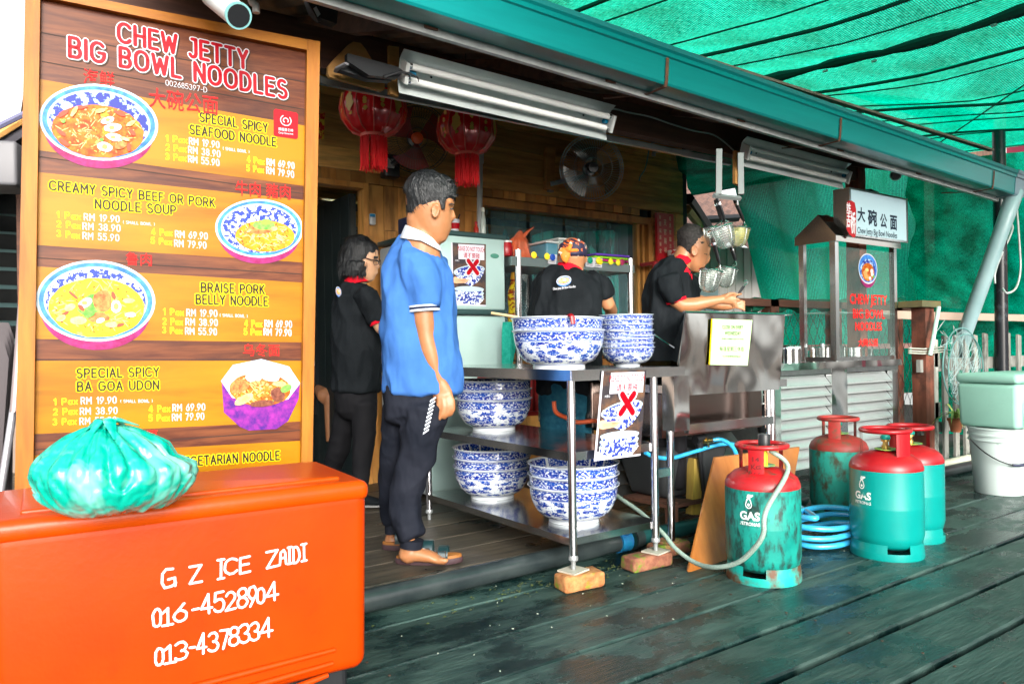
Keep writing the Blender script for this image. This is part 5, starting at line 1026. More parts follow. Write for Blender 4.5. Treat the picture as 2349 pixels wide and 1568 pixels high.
for k in range(46):
    a = k * .45 + 2; rr = .20 + .025 * math.sin(k * .9); pts.append((cc.x - .05 + rr * math.cos(a) * 1.25 + .03 * math.sin(k * .31), cc.y - .05 + rr * math.sin(a) * .8, .018 + .0032 * k + .006 * math.sin(k * 1.3)))
pts += [at(1838, 1165, Y=2.45), at(1815, 1145, Y=2.55)]
hose('garden_hose', pts, .015, BHOSE, 'light blue hose coiled on the boardwalk behind the front cylinder')
hose('garden_hose', [at(1480, 1037, Y=2.75), at(1500, 1047, Y=2.75), at(1540, 1050, Y=2.75), at(1590, 1036, Y=2.78), at(1650, 1019, Y=2.8), at(1690, 1020, Y=2.75), at(1760, 1040, Y=2.6)], .0115, BHOSE, 'light blue hose running across behind the plywood board')
hose('garden_hose', [at(1635, 1009, Y=2.75), at(1655, 1008, Y=2.72), at(1680, 1025, Y=2.66), at(1695, 1060, Y=2.6)], .0115, BHOSE, 'short blue hose bending down from the brass tap')
tp_ = thing('water_tap', 'black standpipe with brass tap tied to a yellow wooden stake', 'tap', at(1610, 1150, Y=2.8))
obj('pipe', MB().tube([at(1603, 1006, Y=2.8), at(1606, 1060, Y=2.8), at(1617, 1150, Y=2.8)], [.024, .014, .013], 10).tube([at(1594, 1008, Y=2.8), at(1613, 1004, Y=2.8)], .026, 10), BLK, tp_, sm=50); obj('tap', MB().tube([at(1612, 1012, Y=2.78), at(1636, 1009, Y=2.78)], .013, 10).tube([at(1619, 1003, Y=2.77), at(1626, 1025, Y=2.77)], .005, 8), BRASS, tp_, sm=50)
stk_ = obj('wooden_stake', MB().poly([at(u, v, Y=2.82) for u, v in ((1592, 1052), (1611, 1050), (1607, 1180), (1588, 1180))], (0, .05, 0)), mat('yellow_stake_wood', (.5, .36, .06), (.3, .2, .05), sc=6, st=(4, 4, .6), rough=.7)); tag(stk_, 'yellowish wooden stake behind the plywood board', 'stake')
pb_ = thing('black_wrapped_pipe', 'black bag tied round a pipe hanging below the splash panel', 'pipe', at(1755, 900, Y=2.85))
obj('wrap', MB().tube([at(1757, 893, Y=2.84), at(1758, 925, Y=2.84), at(1750, 960, Y=2.84), at(1754, 1000, Y=2.84), at(1753, 1045, Y=2.84)], [.024, .024, .052, .04, .022], 14, flat=.6), BLK, pb_, sm=True)
for v in (905, 925): obj('tie', MB().tube([at(1748, v, Y=2.81), at(1768, v + 1, Y=2.81)], .004, 6), WHP, pb_)
plyp = obj('plywood_board', MB().poly([at(1639, 1050, Y=2.52), at(1834, 1025, Y=2.60), at(1812, 1150, Y=2.5), at(1770, 1290, Y=2.40), at(1578, 1311, z=.004)], (.004, .012, .003)), PLY); tag(plyp, 'varnished plywood offcut leaning behind the front gas cylinder', 'board')
basin = thing('basin', 'big grey water basin on a wooden stand in the dark under the stove', 'basin', (3.45, 3.0, .2))
obj('tub', MB().bev((3.30, 3.05, .33), (.55, .38, .28), .04, taper=.8), mat('dark_grey_tub', (.025, .028, .03), rough=.6), basin, sm=50); obj('stand', MB().b2((3.02, 2.8, .0), (3.07, 2.85, .2)).b2((3.6, 2.8, 0), (3.65, 2.85, .2)).b2((3.0, 2.79, .17), (3.7, 3.15, .189)), WDARK, basin)
st2 = thing('wood_slab_stack', 'stack of thin wood slabs under the rear stove leg', 'wood slabs', (2.9, 3.4, 0))
for k in range(5): obj('slab', MB().box((2.86 + .006 * (k % 2), 3.42, .012 + k * .017), (.2, .16, .014), .1 * (k % 3)), WDARK, st2)
# =================================================================== PIPES ALONG THE STEP
hose('drain_pipe', [(.4, 2.775, .052), (1.2, 2.77, .052), (2.0, 2.775, .053), (2.62, 2.80, .053)], .046, BLKR, 'fat black drain pipe along the edge of the shop floor', 'pipe', 20)
cpl = thing('pipe_coupling', 'blue painted pipe coupling between two drain pipes near the mossy brick', 'coupling', (2.65, 2.8, .0))
obj('band', MB().tube([(2.615, 2.80, .056), (2.685, 2.80, .056)], .056, 20), mat('blue_fitting', (.01, .10, .28), (.0, .16, .3), sc=30, rough=.6, bump=.5), cpl, sm=50); obj('saddle', MB().tube([(2.65, 2.80, .09), (2.65, 2.76, .125)], .03, 12), mat('blue_fitting', (0, 0, 0)), cpl, sm=50); obj('band', MB().tube([(2.72, 2.80, .056), (2.77, 2.80, .056)], .055, 20), BLKR, cpl, sm=50)
hose('drain_pipe', [(2.72, 2.80, .052), (3.4, 2.80, .05), (4.3, 2.86, .048)], .042, mat('dark_teal_pipe', (.01, .06, .06), rough=.3), 'dark teal drain pipe running right of the blue coupling', 'pipe', 18)
hose('drain_pipe', [(5.2, 2.80, .045), (6.0, 2.79, .045), (8.6, 2.80, .045)], .04, BLKR, 'black pipe lying on the boardwalk in front of the white pipe', 'pipe', 18)
hose('white_pipe', [(5.6, 2.90, .05), (6.3, 2.90, .05), (8.8, 2.92, .05)], .05, mat('ivory_pipe', (.6, .58, .46), rough=.4), 'ivory plastic pipe lying at the foot of the picket fence', 'pipe', 18)
# =================================================================== BUCKET AND FOAM BOX
bk = at(2293, 1128, z=0); bk.z = 0
bu = thing('bucket', 'white plastic bucket with black handle under the foam box', 'bucket', bk)
WB = mat('white_bucket_plastic', (.50, .57, .56), (.44, .52, .5), sc=2, rough=.35, c3=(.25, .35, .3), s3=9, lo3=.66, hi3=.72)
obj('body', MB().lathe([(.0, .0), (.148, .0), (.152, .01), (.178, .36), (.188, .362), (.188, .372), (.180, .374), (.181, .395), (.190, .397), (.190, .41), (.183, .412), (.186, .44), (.194, .442), (.194, .452), (.17, .453), (.145, .02), (0, .015)], 48, bk), WB, bu, sm=50)
ha = []
for k in range(17):
    a = PI * k / 16; ca = vdir - PI / 2 - a * -1 + PI; rr = .20; ha.append(bk + Vector((rr * math.cos(vdir - PI / 2 + a), rr * math.sin(vdir - PI / 2 + a), .37 - .155 * math.sin(a) ** 1.1)))
obj('handle', MB().tube(ha, .0045, 6), BLK, bu, sm=True); obj('grip', MB().tube(ha[7:11], .010, 8), mat('dark_blue_grip', (.01, .015, .05), rough=.4), bu, sm=True)
fb = thing('foam_box', 'pale green styrofoam fish box balanced on the white bucket', 'foam box', bk + Vector((.12, .0, .455)))
FBM = mat('pale_green_foam', (.28, .52, .43), (.25, .47, .39), sc=3, rough=.75, bump=.1, bsc=60, c3=(.2, .36, .3), s3=8, lo3=.66, hi3=.72)
fbc = bk + Vector((.15, -.03, .0)); fz = math.atan2(-.2, .98) * .6
obj('box', MB().bev((fbc.x, fbc.y, .605), (.66, .40, .30), .03, fz, taper=.96), FBM, fb, sm=50); obj('lid', MB().bev((fbc.x, fbc.y, .79), (.67, .41, .065), .025, fz), FBM, fb, sm=50)
for k in range(3):
    e = Vector((math.cos(fz), math.sin(fz), 0)); nn_ = Vector((math.sin(fz), -math.cos(fz), 0)); c = fbc + e * (-.2 + .16 * k) + nn_ * .198
    obj('moulded_rib', MB().tube([c + e * -.045 + UP * .48, c + e * -.05 + UP * .62, c + e * -.03 + UP * .69, c + UP * .71, c + e * .03 + UP * .69, c + e * .05 + UP * .62, c + e * .045 + UP * .48], .007, 8), FBM, fb, sm=True)
# =================================================================== FENCES
fe = thing('picket_fence', 'weathered grey picket fence behind the foam box', 'fence', (7.3, 2.97, 0))
FY = 2.98
for u in (2142, 2165, 2190, 2213, 2234, 2258, 2285, 2310, 2335, 2362, 2390):
    p = at(u, 773 + R.uniform(-4, 4) - (u - 2142) * .05, Y=FY); w = .035
    obj('picket', MB().add([(p.x - w, FY - .01, .06), (p.x + w, FY - .01, .06), (p.x + w + .006, FY - .01, p.z - .01), (p.x - w + .008, FY - .01, p.z), (p.x - w, FY + .01, .06), (p.x + w, FY + .01, .06), (p.x + w + .006, FY + .01, p.z - .01), (p.x - w + .008, FY + .01, p.z)], [(0, 1, 2, 3), (7, 6, 5, 4), (0, 4, 5, 1), (1, 5, 6, 2), (2, 6, 7, 3), (3, 7, 4, 0)]), WGREY, fe)
obj('rail', MB().b2((6.1, FY + .012, .80), (9.2, FY + .045, .90)), WGREY, fe); obj('rail', MB().b2((6.1, FY + .012, .30), (9.2, FY + .045, .38)), WGREY, fe)
pr_ = obj('pale_rail', MB().b2((6.2, 3.36, at(2150, 724, Y=3.36).z - .035), (10, 3.40, at(2150, 724, Y=3.36).z + .035)), mat('pale_pink_rail', (.52, .38, .30), rough=.6)); tag(pr_, 'pale pinkish horizontal rail crossing behind the downpipe', 'rail')
px = at(2117, 700, Y=3.02); ptm = thing('wooden_post', 'thick reddish brown post with a capping board at the corner of the cart', 'post', (px.x, 3.05, 0))
obj('post', MB().b2((px.x - .07, 2.97, 0), (px.x + .07, 3.08, px.z - .02)), WPOST, ptm); obj('cap', MB().b2((px.x - .2, 2.93, px.z - .019), (px.x + .10, 3.12, px.z + .03)), mat('olive_cap_board', (.16, .13, .05), (.08, .08, .04), sc=5, rough=.7), ptm)
obj('block', MB().b2((px.x + .072, 2.97, .84), (px.x + .16, 3.05, .95)), WGREY, ptm); obj('block', MB().b2((px.x + .072, 2.97, .42), (px.x + .16, 3.05, .55)), WGREY, ptm)
for v in (800, 806, 811): obj('rope', MB().tube([at(2084, v - 2, Y=2.94), at(2118, v, Y=2.935), at(2150, v - 3, Y=2.94), at(2172, v - 6, Y=2.99)], .006, 6), mat('pale_rope', (.4, .4, .34), rough=.8), ptm)
tag(obj('pale_stick', MB().tube([at(2153, 704, Y=2.9), at(2133, 815, Y=2.9)], .016, 10), mat('mint_pipe', (.45, .66, .58), rough=.4)), 'short pale green tube tied against the brown post', 'tube')
cf = thing('chain_link_fence', 'dark chain link fence between timber posts behind the cart', 'fence', (5.5, 3.9, 0))
ch = MB(); CYY = 3.88
for k in range(34):
    for s_ in (1, -1):
        x = 4.3 + k * .115 + (0 if s_ > 0 else .115 * .0); pts = []
        j = 0
        z = .25
        while z < 1.36: pts.append(Vector((x + s_ * (.0575 if j % 2 else 0) + .0575, CYY + .004 * s_, z))); z += .09; j += 1
        ch.tube(pts, .0028, 4, ref=(0, 1, 0.001))
obj('mesh', ch, mat('dark_wire', (.05, .07, .06), rough=.5, metal=.5), cf)
for x, m_ in ((4.45, mat('pink_grey_post', (.35, .2, .18), rough=.7)), (5.45, WDARK), (6.4, WPOST), (7.5, WPOST)): obj('post', MB().b2((x, 3.9, 0), (x + .11, 4.0, 1.42)), m_, cf)
obj('top_rail', MB().b2((4.3, 3.90, 1.36), (8.4, 3.98, 1.42)), WDARK, cf); obj('mid_rail', MB().b2((4.3, 3.91, .98), (8.4, 3.96, 1.03)), mat('pink_grey_post', (0, 0, 0)), cf)
bpole = obj('black_pole', MB().tube([(at(2297, 784, Y=2.93).x, 2.93, 0), (at(2297, 784, Y=2.93).x, 2.93, 2.9)], .052, 16), mat('black_pole_paint', (.012, .014, .018), (.05, .06, .07), sc=9, lo=.55, hi=.7, rough=.25), None, sm=True); tag(bpole, 'tall black iron pole standing behind the grey downpipe', 'pole')
hose('cable', [at(2310, 505, Y=2.9), at(2322, 525, Y=2.9), at(2296, 585, Y=2.9), at(2282, 625, Y=2.9), at(2282, 650, Y=2.9)], .009, WHP, 'white cable dangling beside the black pole', 'cable')
hose('cable', [at(2330, 455, Y=2.75), at(2338, 560, Y=2.75), at(2340, 620, Y=2.75), at(2330, 660, Y=2.75), at(2310, 672, Y=2.75), at(2300, 662, Y=2.8)], .008, WHP, 'white cable looping down from the gutter end', 'cable')
trap = thing('fish_trap', 'round wire fish trap with tangled netting hung on the picket fence', 'fish trap', at(2215, 800, Y=2.9))
wr = MB()
wr.tube([at(2205 + 43 * math.cos(2 * PI * k / 30), 840 + 88 * math.sin(2 * PI * k / 30), Y=2.9) for k in range(31)], .006, 6); wr.tube([at(2215 + 40 * math.cos(2 * PI * k / 30), 848 + 82 * math.sin(2 * PI * k / 30), Y=2.87) for k in range(31)], .005, 6)
obj('hoop', wr, mat('teal_wire', (.1, .25, .24), rough=.4), trap)
nt2 = MB()
for k in range(40):
    a = R.uniform(0, 6.28); q0 = at(2208 + 40 * math.cos(a), 842 + 80 * math.sin(a), Y=2.885); a2 = a + R.uniform(1.5, 4.5); q1 = at(2208 + 40 * math.cos(a2), 842 + 80 * math.sin(a2), Y=2.885); mid = q0.lerp(q1, .5) + Vector((R.uniform(-.06, .06), R.uniform(-.03, .0), R.uniform(-.1, .06))); nt2.tube([q0, mid, q1], .0016, 4)
for k in range(14):
    q0 = at(2175 + R.uniform(-20, 40), 770 + R.uniform(-30, 10), Y=2.88); nt2.tube([q0, q0 + Vector((R.uniform(-.1, .1), -.02, R.uniform(-.12, .06))), q0 + Vector((R.uniform(-.15, .15), -.01, R.uniform(-.2, .02)))], .002, 4)
obj('netting', nt2, mat('pale_net_twine', (.3, .42, .42), rough=.8), trap)
fp = thing('potted_plant', 'spider plant in a small terracotta pot hanging on the picket fence', 'plant', at(2192, 990, Y=2.88)); pc_ = at(2192, 990, Y=2.86)
obj('pot', MB().lathe([(.035, 0), (.055, .09), (.062, .092), (.062, .11), (.05, .11), (.0, .1)], 20, pc_), mat('terracotta', (.42, .13, .05), (.3, .1, .05), sc=20, rough=.8), fp, sm=50)
LEAFM = mat('striped_leaf', (.16, .34, .04), (.5, .55, .2), sc=20, st=(1, 1, 4), rough=.5)
for k in range(26):
    a = R.uniform(0, 6.28); l = R.uniform(.10, .22); up_ = R.uniform(.04, .16); b0 = pc_ + UP * .1; e = Vector((math.cos(a), math.sin(a), 0)); s_ = Vector((-e.y, e.x, 0)) * .008
    q = [b0 + e * l * t + UP * (up_ * math.sin(t * 2.4) - .10 * t * t) for t in (0, .25, .5, .75, 1)]
    obj('leaf', MB().add([q[0] - s_ * .6, q[0] + s_ * .6, q[1] + s_, q[1] - s_, q[2] + s_, q[2] - s_, q[3] + s_ * .7, q[3] - s_ * .7, q[4]], [(0, 1, 2, 3), (3, 2, 4, 5), (5, 4, 6, 7), (7, 6, 8)]), LEAFM, fp)
# background houses
nh = thing('neighbour_house', 'pale walled neighbouring house with a brown tiled roof beyond the shop end', 'house', (8, 7, 0))
obj('wall', MB().b2((6.3, 7.2, 0), (11, 7.3, 2.5)), mat('bright_pale_wall', (.78, .72, .70), (.7, .64, .62), sc=3, st=(9, 1, .2), rough=.8), nh)
for k in range(24): obj('wall_rib', MB().b2((6.35 + k * .19, 7.185, 0.02), (6.38 + k * .19, 7.199, 2.48)), mat('bright_pale_wall', (0, 0, 0)), nh)
obj('roof', MB().grid(lambda a, b: (5.9 + a * 4, 6.3 + b * 2.2, 2.35 + b * 1.5 + .04 * math.sin(a * 4 * 2 * PI / .25)), 90, 3), mat('brown_roof_tiles', (.16, .09, .07), (.07, .045, .04), sc=4, st=(1, 5, 1), rough=.85), nh, sm=True)
obj('brace', MB().tube([at(1575, 480, Y=5.3), at(1640, 560, Y=6.2)], .05, 6), WPALE, nh); obj('brace', MB().tube([at(1580, 455, Y=5.3), at(1650, 560, Y=6.0)], .06, 6), BLK, nh); obj('brace', MB().tube([at(1600, 505, Y=5.8), at(1690, 500, Y=5.8)], .05, 6), BLK, nh)
obj('window', MB().b2((8.35, 7.15, 1.2), (8.75, 7.18, 1.9)), GREYP, nh)
rh = thing('red_house', 'dark red house with white corner post beyond the end of the gutter', 'house', (11, 3, 0))
obj('wall', MB().b2((10.6, 1.0, 0), (10.8, 4.1, 4.2)), mat('dark_red_wall', (.20, .015, .04), (.15, .012, .03), sc=3, rough=.7), rh)
obj('wall', MB().b2((10.8, 3.9, 0), (14, 4.1, 4.2)), mat('dark_red_wall', (0, 0, 0)), rh); obj('corner_post', MB().b2((10.5, 4.1, 0), (10.62, 4.2, 4.2)), WHP, rh)
dh = thing('timber_house', 'dark timber house front seen through the green screen nets', 'house', (11, 8, 0))
obj('wall', MB().b2((11.5, 7.8, 0), (17, 8, 2.9)).b2((17, 7.8, 0), (27, 8, 6)), mat('dark_timber_wall', (.07, .04, .03), (.14, .08, .05), sc=2, st=(4, 1, .3), rough=.8), dh)
for k in range(4): w_ = obj('window', MB().b2((12 + k * 2.4, 7.75, 1.1), (12.8 + k * 2.4, 7.79, 2.0)), WHP, dh)
obj('roof', MB().poly([(16.8, 7.3, 5.9), (27.5, 7.3, 5.9), (27.5, 10, 7), (16.8, 10, 7)], (0, 0, .08)), ROOFM, dh)
oh = thing('opposite_house', 'warm plank walled house behind the viewer, unseen, added for the steel to reflect', 'house', (10, -7.4, 0))  # unseen house, added and shaped for its reflection in the steel splash
obj('wall', MB().b2((5.5, -7.6, 0), (17, -7.4, 2.3)), mat('cream_boarded_wall', (.78, .68, .58), (.6, .48, .38), sc=2, st=(.4, 1, 5), rough=.7), oh); obj('roof', MB().poly([(5.2, -7.2, 2.3), (17.3, -7.2, 2.3), (17.3, -10, 3.4), (5.2, -10, 3.4)], (0, 0, .08)), ROOFM, oh)
for k in range(5): obj('window', MB().b2((6.4 + k * 2.1, -7.395, 1.0), (7.4 + k * 2.1, -7.36, 1.9)), WHP if k % 2 else DARK, oh); obj('door', MB().b2((5.8 + k * 2.1, -7.394, 0), (6.2 + k * 2.1, -7.35, 2.0)), mat('dark_red_wall', (0, 0, 0)), oh)
# =================================================================== LEFT BACKGROUND
ls = thing('left_shed', 'dark shed with louvre shelves and sloping eave left of the menu board', 'shed', (-1.2, 7.5, 0))
obj('wall', MB().b2((-5, 8.0, 0), (.35, 8.1, 2.75)), DARK, ls); obj('lower_wall', MB().b2((-5, 7.5, 0), (.35, 7.6, .9)), mat('pinkish_low_wall', (.22, .17, .14), rough=.8), ls)
lz = [at(25, v, Y=7.0).z for v in (440, 520, 600, 680)]
for k in range(9): z = .98 + k * .15; obj('louvre_shelf', MB().add([(-3, 7.4, z), (.3, 7.4, z), (.3, 7.62, z + .05), (-3, 7.62, z + .05)], [(0, 1, 2, 3)]), mat('dusty_louvre', (.06, .11, .11), rough=.4), ls)
for x in (-1.5, -.9, -.45, -.1, .25): obj('upright', MB().b2((x, 7.35, .9), (x + .06, 7.399, 2.4)), WDARK, ls)
ea, eb = at(-60, 345, Y=6.6), at(75, 262, Y=6.6)
obj('eave', MB().poly([ea, eb, eb + Vector((.5, 0, .35)), eb + Vector((.5, 1.6, .1)), ea + Vector((-2, 1.6, -1.1))], (0, 0, -.12)), mat('shed_roof_sheet', (.05, .045, .06), rough=.6), ls)
obj('fascia', MB().tube([ea - Vector((0, .02, 0)), eb - Vector((0, .02, 0))], .03, 6), WPALE, ls); obj('upper_roof_edge', MB().tube([at(-60, 318, Y=6.4), at(75, 252, Y=6.4)], .022, 6), mat('blue_grey_edge', (.12, .12, .2), rough=.5), ls)
ac = obj('grey_box', MB().bev(at(2, 385, Y=5.4), (.26, .3, .26), .02, -.35), mat('grey_unit', (.13, .13, .14), rough=.5), None, sm=50); tag(ac, 'grey electrical unit mounted at the far left edge under the eave', 'unit box')
chp = thing('stacked_chairs', 'stack of dark brown plastic chairs at the far left edge', 'chair stack', at(-5, 1000, Y=3.6))
for k in range(4):
    uu = -8 - k * 2; q = [at(uu - 60, 735 + 12 * k + 0, Y=3.6 - .08 * k), at(uu + 28 - 2 * k, 740 + 14 * k, Y=3.6 - .08 * k), at(uu + 40 - 2 * k, 775 + 16 * k, Y=3.6 - .08 * k), at(uu + 36 - 8 * k, 1130, Y=3.6 - .08 * k), at(uu - 60, 1130, Y=3.6 - .08 * k)]
    obj('chair', MB().poly(q, (0, .02, 0)), mat('brown_chair_plastic', (.045, .035, .04), rough=.4), chp)
hose('silver_pole', [at(47, 830, Y=3.25), at(2, 1125, Y=3.25)], .013, mat('satin_aluminium', (.55, .55, .6), rough=.3, metal=.7), 'slanted silver pole at the left edge behind the menu board', 'pole')
hose('silver_pole', [at(33, 945, Y=3.2), at(52, 700, Y=3.25)], .016, mat('bronze_pole', (.3, .24, .24), rough=.35, metal=.5), 'bronze folded umbrella pole crossing the silver pole', 'pole')
# =================================================================== LANTERNS
LRED = mat('red_satin', (.80, .003, .008), (.88, .008, .012), sc=3, rough=.28, coat=.3); LPNK = mat('pink_piping', (.80, .16, .12), rough=.5); GOLD = mat('gold_foil', (.80, .48, .10), rough=.35)
def lantern(u, v, Z_, r, lab, a0):
    c = at(u, v, Z=Z_); t = thing('red_lantern', lab, 'lantern', c, 'red silk lanterns under the eave'); n = 12; hh = r * .78
    prof = [(r * .34, -hh), (r * .70, -hh * .82), (r * .93, -hh * .42), (r, 0), (r * .95, hh * .40), (r * .74, hh * .78), (r * .36, hh)]
    P_ = []
    for i in range(len(prof) - 1):
        for k in range(3): q = k / 3; P_.append((prof[i][0] * (1 - q) + prof[i + 1][0] * q, prof[i][1] * (1 - q) + prof[i + 1][1] * q))
    P_.append(prof[-1])
    mb = MB(); m = n * 6; rs = []
    for rr, z in P_: rs.append([c + Vector((rr * (1 - .055 * (1 - abs(math.cos(n / 2 * (2 * PI * k / m)))) * 1.0 + .0) * math.cos(2 * PI * k / m + a0), rr * (1 - .055 * (1 - abs(math.cos(n / 2 * (2 * PI * k / m))))) * math.sin(2 * PI * k / m + a0), z)) for k in range(m)])
    obj('silk', mb.rings(rs), LRED, t, sm=True)
    for k in range(n):
        a = 2 * PI * k / n + a0; obj('rib', MB().tube([c + Vector((rr * 1.012 * math.cos(a), rr * 1.012 * math.sin(a), z)) for rr, z in P_], .0035, 6), LPNK, t)
    rr_ = random.Random(int(u))
    for k in range(n):
        a = 2 * PI * (k + .5) / n + a0
        for j in range(5 if k % 2 else 4):
            big = (k % 3 == 0 and j == 0); z = hh * rr_.uniform(-.45, .6) if not big else hh * rr_.uniform(-.1, .15); rp_ = r * (1 - .28 * abs(z / hh) ** 2) * .962; e = Vector((-math.sin(a), math.cos(a), 0)); o_ = Vector((math.cos(a), math.sin(a), 0))
            m2 = MB(); s_ = (.034 if big else .013); npt = 10
            disc(m2, c + o_ * (rp_ + .004) + UP * z, e, (UP - o_ * (z / hh * -.5)).normalized(), s_ * .9, s_ * (1.5 if big else 1), 14, rr_.uniform(-.3, .3), .5, k * 7 + j); obj('gold_motif', m2, GOLD, t)
    obj('cap', MB().lathe([(r * .36, hh), (r * .36, hh + .02), (0, hh + .02)], 24, c), LRED, t, sm=50); bw_ = obj('base', MB().lathe([(0, -hh - .015), (r * .40, -hh - .012), (r * .40, -hh + .005)], 24, c), LPNK, t, sm=50)
    tas = MB()
    for k in range(130):
        a = rr_.uniform(0, 6.28); q = r * .40 * math.sqrt(rr_.uniform(.3, 1)); b0 = c + Vector((q * math.cos(a), q * math.sin(a), -hh - .01)); l = r * rr_.uniform(.85, 1.02); tas.tube([b0, b0 + Vector((rr_.uniform(-.004, .004), rr_.uniform(-.004, .004), -l * .5)), b0 + Vector((rr_.uniform(-.008, .008), rr_.uniform(-.008, .008), -l))], .0024, 4)
    obj('tassel', tas, mat('red_tassel', (.75, .003, .006), rough=.6), t)
    obj('cord', MB().tube([c + UP * hh, Vector((c.x, c.y, 2.86))], .002, 5), BLK, t)
lantern(856, 252, 4.25, .188, 'left red silk lantern with gold motifs and long tassel', .1); lantern(1070, 300, 4.6, .183, 'right red silk lantern below the long strip lamp', .4)
# =================================================================== FANS
def fan(u, v, Y, r, nrm, lab, blade, hubm, cage, hub_r, off):
    c = at(u, v, Y=Y); t = thing('wall_fan', lab, 'fan', c, 'wall fans'); z = Vector(nrm).normalized(); x = z.cross(UP).normalized(); y = x.cross(z)
    M = Matrix((x, y, z)).transposed()
    def w(p): return c + M @ Vector(p)
    cg = MB(); nw = 64
    for k in range(nw):
        a = 2 * PI * k / nw
        for sgn_, dep in ((1, .055), (-1, .05)):
            pts = [w((q * r * math.cos(a + .25 * (1 - q) * sgn_), q * r * math.sin(a + .25 * (1 - q) * sgn_), sgn_ * dep * math.sqrt(max(0, 1 - q ** 3.2)))) for q in (.26, .5, .75, .9, 1)]
            cg.tube(pts, .0011, 3)
    for q, zz_ in ((1, 0), (.92, .026), (.92, -.026), (.6, .05), (.3, .055)): cg.tube([w((q * r * math.cos(2 * PI * k / 40), q * r * math.sin(2 * PI * k / 40), zz_)) for k in range(41)], .0028 if q == 1 else .0018, 5)
    obj('cage', cg, cage, t)
    for k in range(3):
        a0 = 2 * PI * k / 3 + off; m2 = MB()
        m2.grid(lambda a, b: w(((.16 + .74 * b) * r * math.cos(a0 + (a - .5) * (.9 + .5 * b) + .25 * b), (.16 + .74 * b) * r * math.sin(a0 + (a - .5) * (.9 + .5 * b) + .25 * b), .022 * (a - .5) * 2)), 8, 8); obj('blade', m2, blade, t, sm=True)
    obj('hub', MB().lathe([(0, .068), (hub_r * .9, .066), (hub_r, .058), (hub_r, .03), (0, .03)], 24, c, M=M), hubm, t, sm=50); obj('motor', MB().lathe([(0, -.16), (.04, -.155), (.055, -.13), (.055, -.05), (0, -.04)], 20, c, M=M), BLK, t, sm=50)
    return t, c, w
BLADR = mat('red_fan_blade', (.35, .01, .015), rough=.3, alpha=.75); BLADG = mat('smoky_fan_blade', (.10, .18, .17), rough=.2, alpha=.55, coat=.5)
f1, fc, fw_ = fan(955, 318, 4.78, .242, (-.35, -.9, -.2), 'black caged wall fan with red blades between the lanterns', BLADR, mat('orange_red_hub', (.75, .09, .01), rough=.35), BLK, .042, .5)
obj('control_box', MB().bev(at(894, 383, Y=5.03), (.12, .1, .17), .015), BLK, f1, sm=50); obj('control_panel', MB().box(at(893, 374, Y=4.972), (.075, .004, .07)), WHP, f1); obj('arm', MB().tube([at(897, 378, Y=4.98), fc + Vector((.05, .12, -.05))], .02, 8), BLK, f1)
f2, fc, fw_ = fan(1357, 386, 4.78, .275, (-.45, -.85, -.12), 'large wire caged wall fan with smoky blades over the window', BLADG, BLK, mat('grey_cage_wire', (.35, .45, .45), rough=.3, metal=.7), .045, 1.2)
obj('wall_plate', MB().box(at(1262, 422, Y=5.07), (.05, .03, .14)), ALU, f2); obj('arm', MB().tube([at(1262, 422, Y=5.05), fc + Vector((.06, .14, -.03))], .02, 8), GREYP, f2)
# =================================================================== STRIP LAMPS
def strip(c4, Y, lab):
    """a twin tube batten with an aluminium reflector; c4 = upper left/right and lower left/right corners in pixels"""
    A, B, D, C_ = [at(u, v, Y=y) for (u, v), y in zip(c4, (Y - .05, Y - .05, Y + .05, Y + .05))]
    t = thing('strip_lamp', lab, 'lamp', (A + B + C_ + D) / 4, 'unlit twin tube strip lamps'); e = (B - A).normalized(); up = (A - D); hh = up.length; up.normalize(); n = e.cross(up).normalized()
    if n.y > 0: n = -n
    L_ = (B - A).length; O = D
    def w(a, b, d): return O + e * (a * L_) + up * (b * hh) + n * d
    prof = [(0, .034), (.16, .008), (.27, .0), (.73, .0), (.82, .008), (1.0, .034)]
    mb = MB(); rs = [[w(a, b, d) for b, d in prof] + [w(a, b, d - .004) for b, d in reversed(prof)] for a in (0, 1)]
    obj('reflector', mb.rings(rs), mat('aluminium_reflector', (.66, .72, .71), (.52, .57, .57), sc=3, rough=.3, metal=.35), t)
    for b in (.34, .66):
        tube = obj('tube', MB().tube([w(.03, b, .042), w(.97, b, .042)], .0155, 16), mat('frosted_tube', (.80, .82, .80), rough=.25, coat=.4), t, sm=True)
        obj('tube_cap', MB().tube([w(.015, b, .042), w(.032, b, .042)], .016, 14), CHROME, tube, sm=True); obj('tube_cap', MB().tube([w(.968, b, .042), w(.985, b, .042)], .016, 14), CHROME, tube, sm=True)
    for a in (.004, .984):
        obj('lamp_holder', MB().rings([[w(a, .26, 0), w(a, .26, .066), w(a, .74, .066), w(a, .74, 0)], [w(a + .014, .26, 0), w(a + .014, .26, .066), w(a + .014, .74, .066), w(a + .014, .74, 0)]]), WHP, t)
        obj('starter', MB().tube([w(.025 if a < .5 else .955, .5, .03), w(.055 if a < .5 else .975, .5, .03)], .012, 10), mat('blue_starter', (.0, .12, .22), rough=.25), t, sm=True)
    for a in (.13, .86): obj('screw', MB().tube([w(a, .5, .0), w(a, .5, .006)], .005, 8), BLK, t)
    return t
strip([(920, 108), (1404, 238), (909, 208), (1388, 320)], 3.02, 'long twin tube strip lamp with wide reflector under the gutter, unlit')
strip([(1706, 309), (1944, 372), (1692, 376), (1932, 420)], 3.05, 'shorter looking unlit strip lamp near the glass cabinet and signboard')
for q, lab in (([(892, 105), (915, 108), (914, 222), (893, 215)], 'pale wood plate at the left end of the long strip lamp'), ([(1686, 345), (1700, 349), (1700, 428), (1686, 420)], 'pale wood plate at the left end of the far strip lamp')):
    tag(obj('wood_plate', MB().poly([at(u, v, Y=3.13) for u, v in q], (0, .02, 0)), WPALE), lab, 'wood plate', 'lamp mounting plates')
